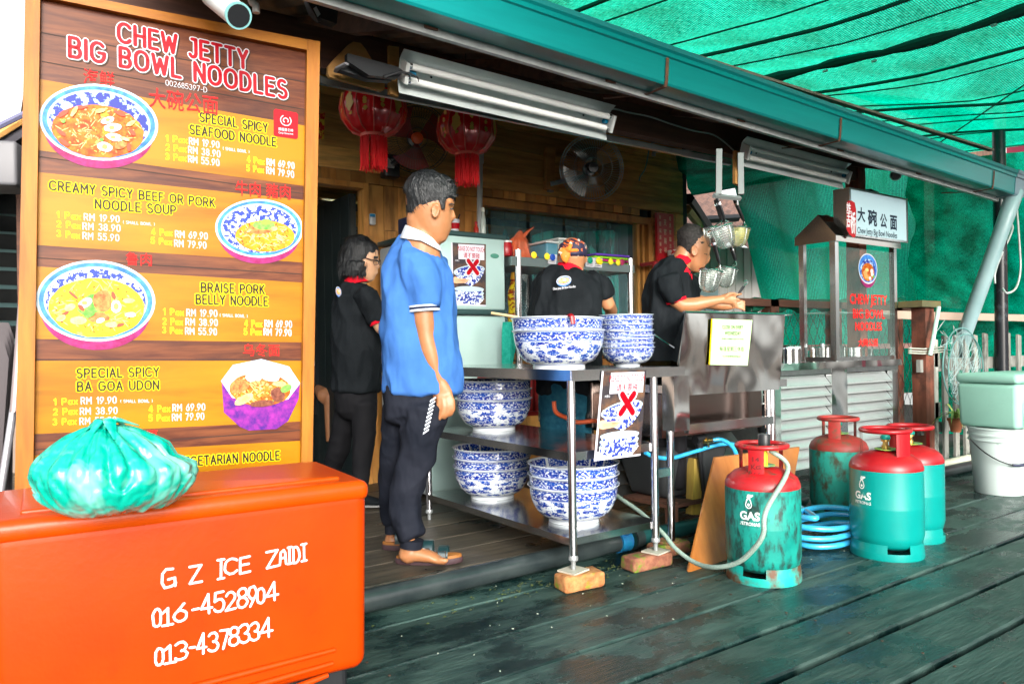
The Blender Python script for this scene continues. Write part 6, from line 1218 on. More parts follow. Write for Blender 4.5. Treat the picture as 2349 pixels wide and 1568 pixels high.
brk = obj('wood_bracket', MB().poly([at(u, v, Y=3.16) for u, v in ((810, 96), (827, 99), (838, 112), (860, 150), (882, 168), (882, 206), (876, 209), (756, 177), (752, 170), (753, 152), (760, 142), (800, 102))], (0, .022, 0)), WPALE); tag(brk, 'rounded triangular wooden bracket board left of the long strip lamp', 'bracket')
fl1 = thing('floodlight', 'slim black floodlight seen from below in front of the wooden bracket', 'lamp', at(840, 158, Y=3.0))
obj('housing', MB().poly([at(u, v, Y=3.02) for u, v in ((790, 128), (800, 130), (905, 158), (918, 168), (905, 184), (840, 178), (790, 145))], (0, -.03, 0)), BLK, fl1)
obj('fins', MB().poly([at(u, v, Y=3.05) for u, v in ((795, 146), (905, 172), (898, 186), (845, 182), (780, 160))], (0, .04, 0)), mat('dark_grey_casting', (.05, .055, .06), rough=.5), fl1); obj('yoke', MB().tube([at(772, 165, Y=3.12), at(775, 156, Y=3.05), at(795, 146, Y=3.0)], .014, 8, flat=.4), mat('grey_yoke', (.3, .3, .32), rough=.4), fl1)
obj('cable', MB().tube([at(880, 177, Y=2.98), at(915, 165, Y=2.96), at(938, 168, Y=2.95), at(958, 178, Y=2.95), at(960, 188, Y=2.95)], [.009, .006, .005, .004, .002], 8), BLK, fl1, sm=True)
fl2 = thing('floodlight', 'black floodlight hanging under the roof at the top edge above the bracket', 'lamp', at(725, 20, Y=2.9))
obj('housing', MB().poly([at(u, v, Y=2.9) for u, v in ((700, -25), (745, -30), (775, 25), (772, 55), (735, 42), (718, 25))], (0, .05, 0)), BLK, fl2); obj('yoke', MB().poly([at(u, v, Y=2.88) for u, v in ((694, -10), (702, -12), (735, 50), (728, 52))], (0, -.01, 0)), BLK, fl2); obj('rating_label', MB().poly([at(u, v, Y=2.865) for u, v in ((718, 20), (725, 15), (735, 33), (728, 40))]), mat('grey_label', (.4, .42, .45), rough=.5), fl2)
# cameras
cm = thing('security_camera', 'white bullet camera above the menu board frame', 'camera', at(525, 20, Y=2.75))
a_, b_ = at(500, 0, Y=2.80), at(546, 36, Y=2.62)
obj('housing', MB().tube([a_ - (b_ - a_) * .3, b_], .043, 24), WHP, cm, sm=50); obj('visor', MB().tube([b_ - (b_ - a_) * .02, b_ + (b_ - a_) * .025], .045, 24), mat('teal_rim', (.2, .45, .45), rough=.3), cm, sm=50); obj('lens', MB().tube([b_ + (b_ - a_) * .026, b_ + (b_ - a_) * .03], .038, 20), BLK, cm)
hose('conduit', [at(575, -10, Y=2.9), at(578, 6, Y=2.9), at(586, 12, Y=2.9), at(587, 30, Y=2.9)], .014, WHP, 'short white hooked conduit beside the bullet camera', 'conduit')
dm = thing('security_camera', 'small round camera hanging under the roof right of the far strip lamp', 'camera', at(2054, 400, Y=3.0))
cq = at(2054, 402, Y=3.0); obj('mount', MB().tube([cq + UP * .045, cq + UP * .085], .02, 12).tube([cq + UP * .085, cq + UP * .10], .045, 16), WHP, dm, sm=50); obj('ball', MB().sphere(cq, .042, 20, 12), mat('grey_ball', (.3, .33, .33), rough=.4), dm, sm=True); dn = (CAMP - cq).normalized(); obj('lens', MB().tube([cq + dn * .035, cq + dn * .052], [.034, .026], 16), BLK, dm, sm=50)
# cables on beam
hose('cable', [at(u, v, Y=3.19) for u, v in ((1393, 262), (1405, 250), (1440, 258), (1490, 268), (1540, 285), (1590, 300), (1632, 308), (1660, 325), (1682, 345))], .005, WHP, 'grey cable clipped along the brown eave beam', 'cable')
hose('conduit', [at(u, v, Y=4.9) for u, v in ((1499, 358), (1500, 350), (1510, 346), (1560, 347), (1620, 350), (1680, 354))], .018, WHP, 'white conduit bending above the wall end', 'conduit')
hose('cable', [at(u, v, Y=5.0) for u, v in ((1585, 338), (1550, 335), (1510, 328), (1492, 330), (1488, 345), (1480, 385), (1468, 405), (1466, 415))], .006, GREYP, 'thin grey cable trailing down the boards right of the big fan', 'cable')
wb = obj('wall_batten', MB().poly([at(u, v, Y=5.05) for u, v in ((1255, 337), (1274, 339), (1271, 437), (1252, 433))], (0, .04, 0)), WPALE); tag(wb, 'short upright pale batten on the boards left of the big fan', 'batten')
db = thing('door_bell', 'white and blue doorbell on the planks beside the doorway', 'doorbell', at(854, 505, Y=5.07)); obj('case', MB().bev(at(854, 503, Y=5.075), (.045, .03, .085), .01), WHP, db, sm=50); obj('button', MB().bev(at(854, 494, Y=5.058), (.04, .01, .022), .004), mat('blue_button', (.02, .25, .5), rough=.3), db, sm=50)
rdp = obj('red_packet', MB().poly([at(u, v, Y=5.05) for u, v in ((727, 260), (744, 259), (742, 320), (727, 319))], (0, -.004, 0)), mat('red_gold_paper', (.5, .01, .01), (.7, .5, .05), sc=22, lo=.5, hi=.56, rough=.4)); tag(rdp, 'red and gold festive paper on the wall just right of the menu board', 'decoration')
# red plaque and altar shelf
plq = (Vector((5.3, 5.03, 2)), Vector((0, -1, 0))); pq_ = [(1507, 487), (1546, 485), (1544, 590), (1510, 601)]
rpq = thing('red_plaque', 'red wooden plaque with gold Chinese characters right of the window', 'plaque', at(1527, 600, pl=plq))
a1_ = at(1507, 487, pl=plq); a2_ = at(1546, 600, pl=plq)
obj('board', MB().b2((a1_.x, 5.03, a2_.z), (a2_.x, 5.06, a1_.z)), mat('red_lacquer', (.48, .012, .02), rough=.35), rpq)
GLD = mat('gold_character_paint', (.75, .68, .45), rough=.5)
for txt, ufr, vt, st_ in (('迎天官臨吉', .77, .95, .13), ('天官賜福', .46, .86, .17), ('祥賜福滿華堂', .16, .95, .125)):
    s_ = st_ * (a1_.z - a2_.z) * .72; hgt = (a1_.z - a2_.z)
    for k, c_ in enumerate(txt):
        zc = a2_.z + hgt * (vt - k * st_ * 1.12) - s_
        if zc < a2_.z + .01: break
        font_text('lettering', c_, Vector((a1_.x + (a2_.x - a1_.x) * ufr - s_ * .3, 5.029, zc)), ex_, UP, s_ * .62, s_, Vector((0, -1, 0)), GLD, rpq, .0, .001)
al = thing('altar_shelf', 'small red altar shelf fixed under the red plaque', 'shelf', at(1525, 605, Y=4.95)); s0, s1 = at(1492, 600, Y=4.9), at(1560, 592, Y=4.9)
obj('shelf', MB().b2((s0.x, 4.85, s0.z - .03), (s1.x, 5.04, s0.z)), REDN, al); obj('side', MB().b2((s0.x, 4.85, s0.z - .4), (s0.x + .03, 4.88, s0.z - .031)), REDN, al); obj('side', MB().b2((s1.x - .03, 4.85, s0.z - .4), (s1.x, 4.88, s0.z - .031)), REDN, al)
ip = at(1551, 588, Y=4.93); inc = thing('incense_pot', 'white porcelain incense pot with red dragon on the altar shelf', 'incense pot', (ip.x, ip.y, s0.z)); obj('pot', MB().lathe([(.05, s0.z + .001), (.08, s0.z + .05), (.085, s0.z + .13), (.075, s0.z + .12), (0, s0.z + .1)], 24, (ip.x, ip.y, 0)), mat('dragon_pot', (.75, .78, .72), (.5, .03, .03), sc=24, lo=.55, hi=.6, rough=.2), inc, sm=50)
for k in range(5): obj('incense_stick', MB().tube([(ip.x + .01 * k - .02, ip.y, s0.z + .1), (ip.x + .018 * k - .04, ip.y, s0.z + .22)], .003, 4), REDN, inc)
# =================================================================== LADLE RACK
RY = 2.70; RKM = mat('grey_rack_paint', (.20, .22, .22), rough=.5)
rk = thing('hanging_rack', 'white metal hanging bracket that carries the wire noodle strainers', 'rack', at(1670, 450, Y=RY))
for u0, v0, u1, v1 in ((1649, 343, 1648, 446), (1698, 352, 1699, 446)): obj('rack_bar', MB().tube([at(u0, v0, Y=RY), at(u1, v1, Y=RY)], .022, 4, ref=(0.001, 1, 0)), RKM, rk)
obj('rack_bar', MB().tube([at(1637, 449, Y=RY), at(1697, 455, Y=RY)], .014, 4, ref=(0.001, 1, 0)), RKM, rk)
WIRE = mat('strainer_wire', (.62, .66, .64), rough=.22, metal=1); MESHA = mat('strainer_mesh', (.5, .54, .5), (.32, .36, .34), sc=60, rough=.35, metal=.6, alpha=.3); MESHY = mat('yellowed_strainer_mesh', (.55, .5, .12), (.35, .4, .2), sc=40, rough=.4, metal=.3, alpha=.5)
def strainer(hu0, hv0, hu1, hv1, cu, cv, r, tilt, lab, mesh_m, Yo, twist=0):
    Yq = RY + Yo; a, b = at(hu0, hv0, Y=Yq), at(hu1, hv1, Y=Yq); rim = at(cu, cv, Y=Yq)
    t = thing('noodle_strainer', lab, 'strainer', b, 'wire noodle strainers'); d = (b - a)
    obj('handle', MB().tube([a.lerp(b, .0), a.lerp(b, .15), a.lerp(b, .85), b], [.010, .013, .012, .007], 8, flat=.6), BLK, t, sm=True); obj('ferrule', MB().tube([a.lerp(b, .18), a.lerp(b, .28)], .0142, 8, flat=.62), CHROME, t, sm=True)
    M = Matrix.Rotation(tilt, 3, FW) @ Matrix.Rotation(twist, 3, 'Z')
    ax = M @ RT; ay = M @ FW; az = M @ UP; D_ = r * 1.75
    def w(rr, th, z): return rim + ax * (rr * math.cos(th)) + ay * (rr * math.sin(th)) + az * z
    pf_ = [(r * math.cos(q * PI / 2) ** .55, -D_ * math.sin(q * PI / 2) ** 1.15) for q in [i / 12 for i in range(13)]]
    wm = MB(); wm.tube([w(r * 1.02, 2 * PI * k / 32, 0) for k in range(33)], .0042, 6)
    for rr, z in pf_[1:11]: wm.tube([w(rr, 2 * PI * k / 26, z) for k in range(27)], .0012, 3)
    for k in range(2):
        th = k * PI / 2 + .5; wm.tube([w(rr, th, z) for rr, z in pf_] + [w(rr, th + PI, z) for rr, z in reversed(pf_)], .0024, 4)
    wm.tube([b, w(r * 1.02, 0 if b.x > rim.x else PI, 0) * .5 + b * .5, w(r * 1.02, PI * .5, 0)], .004, 6); wm.tube([b, w(r * 1.02, -PI * .5, 0)], .004, 6)
    obj('wire_frame', wm, WIRE, t); mm = MB(); mm.rings([[w(rr * .995, 2 * PI * k / 32, z) for k in range(32)] for rr, z in pf_[:-1]] , False); obj('basket', mm, mesh_m, t, sm=True)
strainer(1644, 455, 1662, 505, 1652, 522, .066, -.32, 'front noodle strainer of the upper row, hanging over the cook head', MESHA, -.08)
strainer(1640, 458, 1655, 506, 1631, 524, .056, .0, 'noodle strainer half hidden behind the front one of the upper row', MESHA, .06)
strainer(1683, 455, 1706, 508, 1695, 524, .060, .12, 'yellow stained noodle strainer at the right of the upper row', MESHY, .04)
strainer(1633, 545, 1650, 604, 1632, 622, .064, .22, 'lower left noodle strainer with frothy mesh', MESHA, -.04, .4)
strainer(1676, 565, 1687, 598, 1667, 616, .060, .15, 'lower right noodle strainer beside the green net', MESHA, .04)
# =================================================================== BACK SHELF
bs = thing('steel_shelf', 'steel wall shelf with round magnets behind the cooks', 'shelf', (3.55, 4.4, 1.3))
zS = at(1192, 590, Y=4.2).z
for x in (3.035, 4.105): obj('post', MB().lathe([(.024, .9), (.024, zS + .05)], 18, (x, 4.2, 0)), TUBEM, bs, sm=True); obj('post', MB().lathe([(.024, .9), (.024, zS + .05)], 18, (x, 4.62, 0)), TUBEM, bs, sm=True)
obj('shelf_board', MB().b2((2.97, 4.18, zS - .06), (4.13, 4.66, zS)), mat('dark_shelf_steel', (.16, .20, .20), rough=.35, metal=.7), bs)
def dotm(u, v, m_, par, Y=4.176): mb = MB().lathe([(0, 0), (.022, .002), (.024, .008), (.0, .014)], 18, at(u, v, Y=Y), M=Matrix.Rotation(PI / 2, 3, 'X')); return obj('magnet', mb, m_, par, sm=60)
for u, v, m_ in ((1223, 585, YEL), (1253, 588, YEL), (1375, 600, YEL), (1399, 600, YEL), (1416, 602, YEL), (1425, 601, mat('maroon_magnet', (.3, .02, .08), rough=.3))): dotm(u, v, m_, bs)
for i, (u, v, m_, lab) in enumerate(((1266, 594, mat('blue_magnet', (.01, .06, .35), rough=.3), 'white order slip under the blue magnet left of the cook'), (1352, 601, mat('green_magnet', (.0, .25, .15), rough=.3), 'white order slip under the green magnet right of the cook'), (1371, 602, YEL, 'white order slip under the yellow magnet beside the trays'))):
    q = [at(u - 8, v - 11, Y=4.174), at(u + 11, v - 10, Y=4.174), at(u + 9, v + 12, Y=4.172), at(u - 10, v + 10, Y=4.172)]; s_ = thing('order_slip', lab, 'paper slip', q[0], 'order slips on the shelf edge'); obj('slip', MB().poly(q, (0, -.001, 0)), WHITE, s_)
    for k in range(4): a = q[0].lerp(q[3], .3 + k * .17); b = q[1].lerp(q[2], .3 + k * .17); obj('print_line', MB().poly([a.lerp(b, .12) - Vector((0, .0016, 0)), a.lerp(b, .85) - Vector((0, .0016, 0)), a.lerp(b, .85) - Vector((0, .0016, .004)), a.lerp(b, .12) - Vector((0, .0016, .004))]), SHADOW, s_)
    dotm(u, v - 4, m_, s_, 4.171)
CLB = mat('cloudy_box_plastic', (.55, .65, .62), rough=.2, alpha=.55)
for (u0, u1, h, m_, lab) in ((1228, 1255, .12, mat('blue_lid_box', (.1, .3, .4), rough=.2, alpha=.6), 'bluish lidded food box on the shelf beside the red bag'), (1256, 1295, .15, CLB, 'large cloudy plastic food box on the shelf left of the bandana')):
    a, b = at(u0, 588, Y=4.35), at(u1, 588, Y=4.35); t = thing('food_box', lab, 'food box', (a.x, 4.35, zS), 'plastic boxes on the shelf'); obj('box', MB().bev(((a.x + b.x) / 2, 4.36, zS + h / 2 + .001), (b.x - a.x, .28, h), .012), m_, t, sm=50); obj('lid', MB().bev(((a.x + b.x) / 2, 4.36, zS + h + .009), (b.x - a.x + .012, .29, .014), .005), WHP, t, sm=50)
for k, (m_, lab) in enumerate(((mat('lime_tray', (.25, .6, .02), rough=.3), 'lower lime green tray on the shelf'), (mat('magenta_tray', (.5, .02, .2), rough=.3), 'magenta tray between the lime green ones'), (mat('lime_tray', (0, 0, 0)), 'upper lime green tray on the shelf'), (mat('purple_tray', (.12, .04, .4), rough=.3), 'purple tray on top of the tray pile'))):
    tag(obj('tray', MB().bev((3.96 + .01 * k, 4.40, zS + .014 + k * .021), (.36, .27, .016), .007), m_, None, sm=50), lab, 'tray', 'stacked plastic trays')
rb_ = thing('plastic_bag', 'crumpled orange red plastic bag lying on the shelf above the fridge side', 'bag', at(1195, 575, Y=4.4))
mbg = MB()
def bagp(a, b):
    u = 1148 + 88 * a; top = 588 - 46 * math.sin(min(1, a * 1.25) * PI) ** .7 - 18 * (1 if .35 < a < .8 else 0) * math.sin((a - .35) / .45 * PI); v = 590 - (590 - top) * math.sin(b * PI); p = at(u, v, Y=4.3 + .2 * b); q = mnoise.noise((a * 7, b * 6, 2)) * .03; return p + Vector((q, q, 0 if b in (0, 1) else q * .6))
mbg.grid(bagp, 50, 30); obj('film', mbg, mat('orange_bag_film', (.60, .10, .03), (.75, .2, .1), sc=9, rough=.25, alpha=.72, coat=.6, bump=.8, bsc=14), rb_, sm=180); obj('corner', MB().tube([at(1180, 556, Y=4.4), at(1198, 543, Y=4.4), at(1212, 529, Y=4.4), at(1224, 521, Y=4.4)], [.05, .035, .02, .006], 10, flat=.5), mat('orange_bag_film', (0, 0, 0)), rb_, sm=True)
jar('red_tub', 1160, 588, 4.3, .05, .11, REDN, WHP, 'red sauce tub inside the orange bag on the shelf', 'tub', .8)
for i, (u, m_, c_, lab) in enumerate(((1181, YEL, mat('amber_cap', (.6, .3, .02)), 'yellow labelled sauce bottle behind the shelf post'),)):
    p = at(u, 735, Y=4.35); t = thing('sauce_bottle', lab, 'bottle', (p.x, p.y, 1.19)); obj('body', MB().lathe([(.05, 1.19), (.052, 1.26), (.045, 1.33), (.05, 1.36), (.05, 1.44), (.03, 1.50), (.025, 1.53)], 20, (p.x, p.y, 0)), mat('yellow_label_sauce', (.7, .55, .02), (.25, .04, .01), sc=12, st=(1, 1, 2), lo=.5, hi=.55, rough=.2), t, sm=50); obj('cap', MB().lathe([(.032, 1.531), (.024, 1.58), (0, 1.581)], 16, (p.x, p.y, 0)), c_, t, sm=50)
rc_ = thing('red_counter', 'magenta red counter top across the back behind the cooks', 'counter', (3.9, 4.45, 1.1)); obj('top', MB().b2((2.95, 4.15, 1.17), (4.95, 4.9, 1.19)), mat('magenta_table', (.4, .01, .06), rough=.3), rc_); obj('edge', MB().b2((3.6, 4.85, 1.191), (4.9, 4.9, 1.25)), mat('orange_board', (.7, .15, .02), rough=.4), rc_); obj('leg', MB().b2((4.88, 4.2, 0), (4.93, 4.25, 1.169)), WDARK, rc_); obj('leg', MB().b2((3.0, 4.75, 0), (3.05, 4.8, 1.169)), WDARK, rc_)
tw = thing('towel', 'teal towel hanging between the fridge and the table', 'towel', at(1165, 780, Y=4.1))
obj('cloth', MB().grid(lambda a, b: at(1152 + 26 * a + 6 * b, 738 + 98 * (1 - b), Y=4.05) + Vector((0, .03 * math.sin(a * 9 + b * 2), 0)), 20, 8), mat('teal_towel', (.0, .30, .22), (.02, .4, .3), sc=40, rough=.9, bump=.5), tw, sm=180)
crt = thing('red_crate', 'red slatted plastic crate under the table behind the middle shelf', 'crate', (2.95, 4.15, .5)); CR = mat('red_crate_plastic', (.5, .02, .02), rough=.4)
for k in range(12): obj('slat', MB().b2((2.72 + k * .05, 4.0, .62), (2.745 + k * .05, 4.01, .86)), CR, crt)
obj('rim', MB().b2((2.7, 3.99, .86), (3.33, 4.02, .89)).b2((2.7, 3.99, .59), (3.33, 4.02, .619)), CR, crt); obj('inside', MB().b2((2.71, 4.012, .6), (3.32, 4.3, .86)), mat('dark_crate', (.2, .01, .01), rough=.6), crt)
stb = obj('steel_box', MB().bev((2.98, 3.40, .72), (.42, .5, .26), .01), mat('dark_reflecting_steel', (0, 0, 0)), None, sm=50); tag(stb, 'dark polished steel box mounted behind the table leg', 'steel box'); stb2 = obj('box_leg', MB().lathe([(.018, .0), (.018, .59)], 14, (2.98, 3.4, 0)), TUBEM, stb, sm=True)
hose('gas_hose', [at(1270, 920, Y=3.1), at(1275, 945, Y=3.1), at(1300, 958, Y=3.1), at(1325, 968, Y=3.05), at(1360, 965, Y=3.0), at(1385, 968, Y=2.9)], .012, mat('orange_hose', (.6, .1, .03), rough=.4), 'orange red gas hose behind the hanging poster', 'hose')
# =================================================================== DOORWAY INTERIOR
il = thing('strip_lamp', 'lit fluorescent strip lamp inside the dark doorway', 'lamp', at(760, 505, Y=6.6)); A, B = at(700, 517, Y=6.2), at(790, 492, Y=6.9)
obj('batten', MB().tube([A + UP * .06, B + UP * .06], .035, 6), WHP, il); obj('tube', MB().tube([A, B], .016, 10), mat('lit_tube', (.9, 1, .95), emit=(.75, 1, .85), es=9), il, sm=True); obj('green_edge', MB().tube([A - UP * .025, B - UP * .025], .008, 6), mat('green_edge', (.1, .4, .1), rough=.4), il)
fan3 = obj('stool', MB().b2((2.35, 6.3, .5), (2.75, 6.7, .54)).b2((2.37, 6.32, .06), (2.41, 6.36, .5)).b2((2.69, 6.32, .06), (2.73, 6.36, .5)).b2((2.37, 6.64, .06), (2.41, 6.68, .5)).b2((2.69, 6.64, .06), (2.73, 6.68, .5)), BLK); tag(fan3, 'black plastic stool on the floor inside the doorway', 'stool')
# litter and moss on the boards
ms = MB()
for k in range(260):
    x = R.gauss(2.35, .45); y = 2.62 + R.gauss(0, .06)
    if not (2.28 < y < 2.72): continue
    s_ = R.uniform(.003, .010); ms.add([(x - s_, y, .004), (x, y - s_ * .7, .005), (x + s_, y, .004), (x, y + s_ * .7, .005), (x, y, .009)], [(0, 1, 4), (1, 2, 4), (2, 3, 4), (3, 0, 4)])
tag(obj('moss_and_grit', ms, mat('moss_specks', (.045, .07, .008), (.03, .035, .02), sc=30, rough=.95)), 'green moss specks and grit around the bricks', kind='stuff')
lt = MB()
for k in range(40):
    x, y = R.uniform(1.1, 5), R.uniform(1.9, 2.75); s_ = R.uniform(.0015, .004); lt.box((x, y, .006), (s_ * 2, s_, .002), R.uniform(0, 3))
tag(obj('paper_crumbs', lt, mat('pale_crumb', (.5, .55, .45), rough=.8)), 'tiny pale crumbs scattered over the wet boards', kind='stuff')
# =================================================================== PEOPLE
def loft(mb, pts, n=18, cap=.5):
    """pts: (u, v, Z, half width in pixels, half depth in metres) along a limb or trunk; closed, rounded at both ends"""
    C = [at(u, v, Z=Z) for u, v, Z, *_ in pts]; N_ = len(C); rs = []; sd = None
    for i in range(N_):
        t = (C[min(i + 1, N_ - 1)] - C[max(i - 1, 0)]).normalized(); s_ = t.cross(FW)
        if s_.length < .2: s_ = RT.copy()
        s_.normalize()
        if sd is not None and s_.dot(sd) < 0: s_ = -s_
        sd = s_; d = s_.cross(t).normalized(); ru = pts[i][3] * pts[i][2] / FPX; rd = pts[i][4]
        rs.append((C[i], s_, d, ru, rd, t))
    out = []
    c, s_, d, ru, rd, t = rs[0]; k_ = min(ru, rd) * cap
    for q, w_ in ((-.98, .25), (-.7, .72)): out.append([c + t * q * k_ + s_ * ru * w_ * math.cos(a) + d * rd * w_ * math.sin(a) for a in [2 * PI * k / n for k in range(n)]])
    for c, s_, d, ru, rd, t in rs: out.append([c + s_ * ru * math.cos(a) + d * rd * math.sin(a) for a in [2 * PI * k / n for k in range(n)]])
    c, s_, d, ru, rd, t = rs[-1]; k_ = min(ru, rd) * cap
    for q, w_ in ((.7, .72), (.98, .25)): out.append([c + t * q * k_ + s_ * ru * w_ * math.cos(a) + d * rd * w_ * math.sin(a) for a in [2 * PI * k / n for k in range(n)]])
    mb.rings(out); return mb
def skin(name, mb, m, parent, vox=.008, it=4, fold=None, lab=None, holes=False):
    """fuse closed lofts into one continuous surface"""
    me = bpy.data.meshes.new('tmp'); o3 = origin(parent); me.from_pydata([tuple(v - o3) for v in mb.v], [], mb.f); me.update()
    o = bpy.data.objects.new('tmp', me)
    import bmesh
    bm = bmesh.new(); bm.from_mesh(me); bmesh.ops.recalc_face_normals(bm, faces=bm.faces); bm.to_mesh(me); bm.free()
    r = o.modifiers.new('r', 'REMESH'); r.mode = 'VOXEL'; r.voxel_size = vox
    s_ = o.modifiers.new('s', 'SMOOTH'); s_.factor = .5; s_.iterations = it
    me2 = evaluated(o)
    if fold:
        amp, sc, st_, seed = fold
        nrm = [v.normal.copy() for v in me2.vertices]
        for v, vn in zip(me2.vertices, nrm):
            c = v.co.copy(); q = mnoise.noise((c.x * sc * st_[0] + seed, c.y * sc * st_[0], c.z * sc * st_[1])); q2 = mnoise.noise((c.x * sc * 2 + seed, c.y * sc * 2, c.z * sc * 1.4 + (c.x + c.y) * sc))
            v.co = c + vn * (amp * ((1 - abs(q) * 3.2) * .7 + q2 * .6) + amp * .3)
    me2.materials.clear(); me2.name = name
    ob = obj(name, me2, m, parent, sm=180); 
    if lab: ob['label'] = lab
    return ob
SK1 = mat('tan_skin', (.30, .125, .05), (.36, .16, .07), sc=9, rough=.42, sss=.12, c3=(.25, .10, .035), s3=5, lo3=.5, hi3=.8)
SK2 = mat('light_skin', (.50, .28, .16), (.56, .33, .20), sc=9, rough=.45, sss=.12)
SK3 = mat('brown_skin', (.38, .16, .07), (.46, .21, .10), sc=9, rough=.4, sss=.1)
HAIR = mat('black_hair', (.004, .005, .006), (.014, .016, .018), sc=14, st=(5, 5, .6), rough=.38, bump=.9, bsc=40, bst=(3, 3, .35))
HAIRS = mat('short_black_hair', (.008, .007, .007), (.028, .022, .02), sc=80, rough=.6, bump=.6, bsc=160)
SHB = mat('blue_polo_cotton', (.035, .115, .34), (.045, .14, .39), sc=5, rough=.85, bump=3.2, bsc=6, bst=(1, 1, .45), bdet=2.5)
BLKC = mat('black_polo_cotton', (.007, .009, .011), (.013, .016, .019), sc=5, rough=.8, bump=4, bsc=7, bst=(1, 1, .5), bdet=2.5)
TRK = mat('dark_navy_jersey', (.007, .009, .015), (.014, .016, .024), sc=5, rough=.8, bump=4, bsc=7, bst=(1, 1, .6), bdet=2.5)
REDCL = mat('red_collar_cotton', (.62, .006, .02), rough=.8); WHC = mat('white_collar_cotton', (.50, .54, .60), rough=.8); NAVY = mat('navy_stripe_cotton', (.01, .015, .05), rough=.8)
def wrap(name, pts, m, parent, th=.006, n=22):
    """a band of cloth round a limb: (u, v, Z, half width px, half depth m)"""
    mb = MB(); loft(mb, pts, n, .02); return obj(name, mb, m, parent, sm=50)
def ear(mb, u, v, Z_, du, dv, th=.014, tilt=0):
    c = at(u, v, Z=Z_); ru, rv = du * Z_ / FPX, dv * Z_ / FPX
    ax = RT * math.cos(tilt) + UP * math.sin(tilt); az = -RT * math.sin(tilt) + UP * math.cos(tilt)
    n = 14; rs = []
    for q, w_ in ((.012, .75), (.0, .8), (-th * .8, 1), (-th, .88), (-th * .75, .62), (-th * .45, .35)): rs.append([c + FW * q + ax * (ru * w_ * math.cos(2 * PI * k / n)) + az * (rv * w_ * (math.sin(2 * PI * k / n) + .0)) for k in range(n)])
    mb.rings(rs)
def fingers(mb, spec, Z_):
    for pts, r in spec: loft(mb, [(u, v, Z_ + dz, r * (1 if k < len(pts) - 1 else .8), r * (1 if k < len(pts) - 1 else .8) * Z_ / FPX) for k, (u, v, dz) in enumerate(pts)], 10, .9)
def strands(ho, par, crown, n, ln, bias, stand=.16):
    """short fine locks growing out of the hair surface, combed away from the crown"""
    o3 = origin(par); me = ho.data; vs = me.vertices; N_ = len(vs); rr = random.Random(n); mb = MB()
    for _ in range(n):
        v = vs[rr.randrange(N_)]; p = v.co + o3; nn = v.normal.copy(); d = (p - crown); d = d.normalized() + bias + Vector((rr.gauss(0, .16), rr.gauss(0, .16), rr.gauss(0, .16))); d -= nn * d.dot(nn)
        if d.length < .1: continue
        d.normalize(); s_ = nn.cross(d) * .0016; l = ln * rr.uniform(.5, 1.1); q1 = p + d * l * .5 + nn * l * stand * .55; q2 = p + d * l + nn * l * stand * rr.uniform(.2, 1.1); p0 = p - nn * .001
        mb.add([p0 - s_, p0 + s_, q1 + s_ * .8, q1 - s_ * .8, q2], [(0, 1, 2, 3), (3, 2, 4)])
    return obj('hair_locks', mb, HAIR if ho.data.materials[0] == HAIR else HAIRS, par)
# ---------------------------------------------------------------- man in the blue polo
Zm = 3.47
man = thing('person', 'man in bright blue polo, dark track trousers and open sandals beside the steel table', 'person', at(960, 1275, z=.06))
b = MB()
hz = 3.42
loft(b, [(985, 410, hz, 26, .045), (985, 420, hz, 44, .064), (984, 436, hz, 52, .074), (985, 452, hz, 56, .079), (987, 468, hz, 56, .080), (986, 482, hz, 51, .077), (988, 497, hz, 50, .073), (991, 512, hz, 47, .068), (995, 526, hz, 42, .062), (1000, 540, hz, 35, .052), (1004, 551, hz, 25, .04)], 24, .5)
loft(b, [(965, 480, hz + .01, 33, .06), (966, 505, hz, 34, .058), (970, 530, hz, 35, .056), (968, 556, hz, 40, .062), (962, 590, hz, 50, .08)], 20)
loft(b, [(1034, 480, hz - .0, 5, .011), (1038, 490, hz, 5.5, .012), (1041, 498, hz, 5, .013), (1036, 503, hz, 5, .012)], 12, .8)      # nose
loft(b, [(1029, 517, hz, 5, .020), (1032, 521, hz, 4, .022), (1029, 527, hz, 5, .020)], 12, .8)                                 # lips
loft(b, [(1034, 466, hz, 6, .05), (1037, 469, hz, 5, .045)], 12, .8)
ear(b, 999, 484, hz - .074, 10, 18, .016, -.15)
# core under the clothes, arms, ankles
loft(b, [(962, 600, Zm, 56, .10), (962, 700, Zm, 66, .12), (965, 850, Zm, 62, .12), (962, 905, Zm, 60, .12)], 20)
za = Zm - .12
loft(b, [(968, 640, za, 28, .05), (970, 700, za, 26, .046), (973, 735, za, 25, .045), (977, 770, za, 22, .042), (984, 800, za, 21.5, .041), (993, 832, za, 19, .036), (1003, 862, za, 13.5, .026), (1008, 874, za, 11.5, .022)], 18)
loft(b, [(1008, 868, za, 11, .020), (1012, 885, za, 18, .020), (1017, 903, za, 22, .018), (1020, 917, za, 20, .016)], 16, .6)     # palm
fingers(b, [([(1032, 905, -.005), (1038, 920, -.012), (1039, 938, -.012), (1033, 951, -.006)], 6.2), ([(1025, 912, -.012), (1029, 930, -.018), (1027, 947, -.016), (1019, 958, -.008)], 6.2), ([(1015, 913, -.014), (1018, 932, -.020), (1013, 951, -.018), (1004, 963, -.010)], 6.2),
            ([(1006, 908, -.010), (1006, 926, -.016), (1000, 944, -.014), (996, 953, -.008)], 5.8), ([(1000, 888, .0), (997, 902, .012), (999, 918, .022), (1003, 930, .026)], 6.5)], za)
zf = 3.40
loft(b, [(935, 1215, zf, 19, .042), (934, 1245, zf, 17, .036), (936, 1262, zf, 19, .036)], 16)
loft(b, [(930, 1268, zf, 20, .034), (940, 1272, zf, 21, .036)], 14, .9)
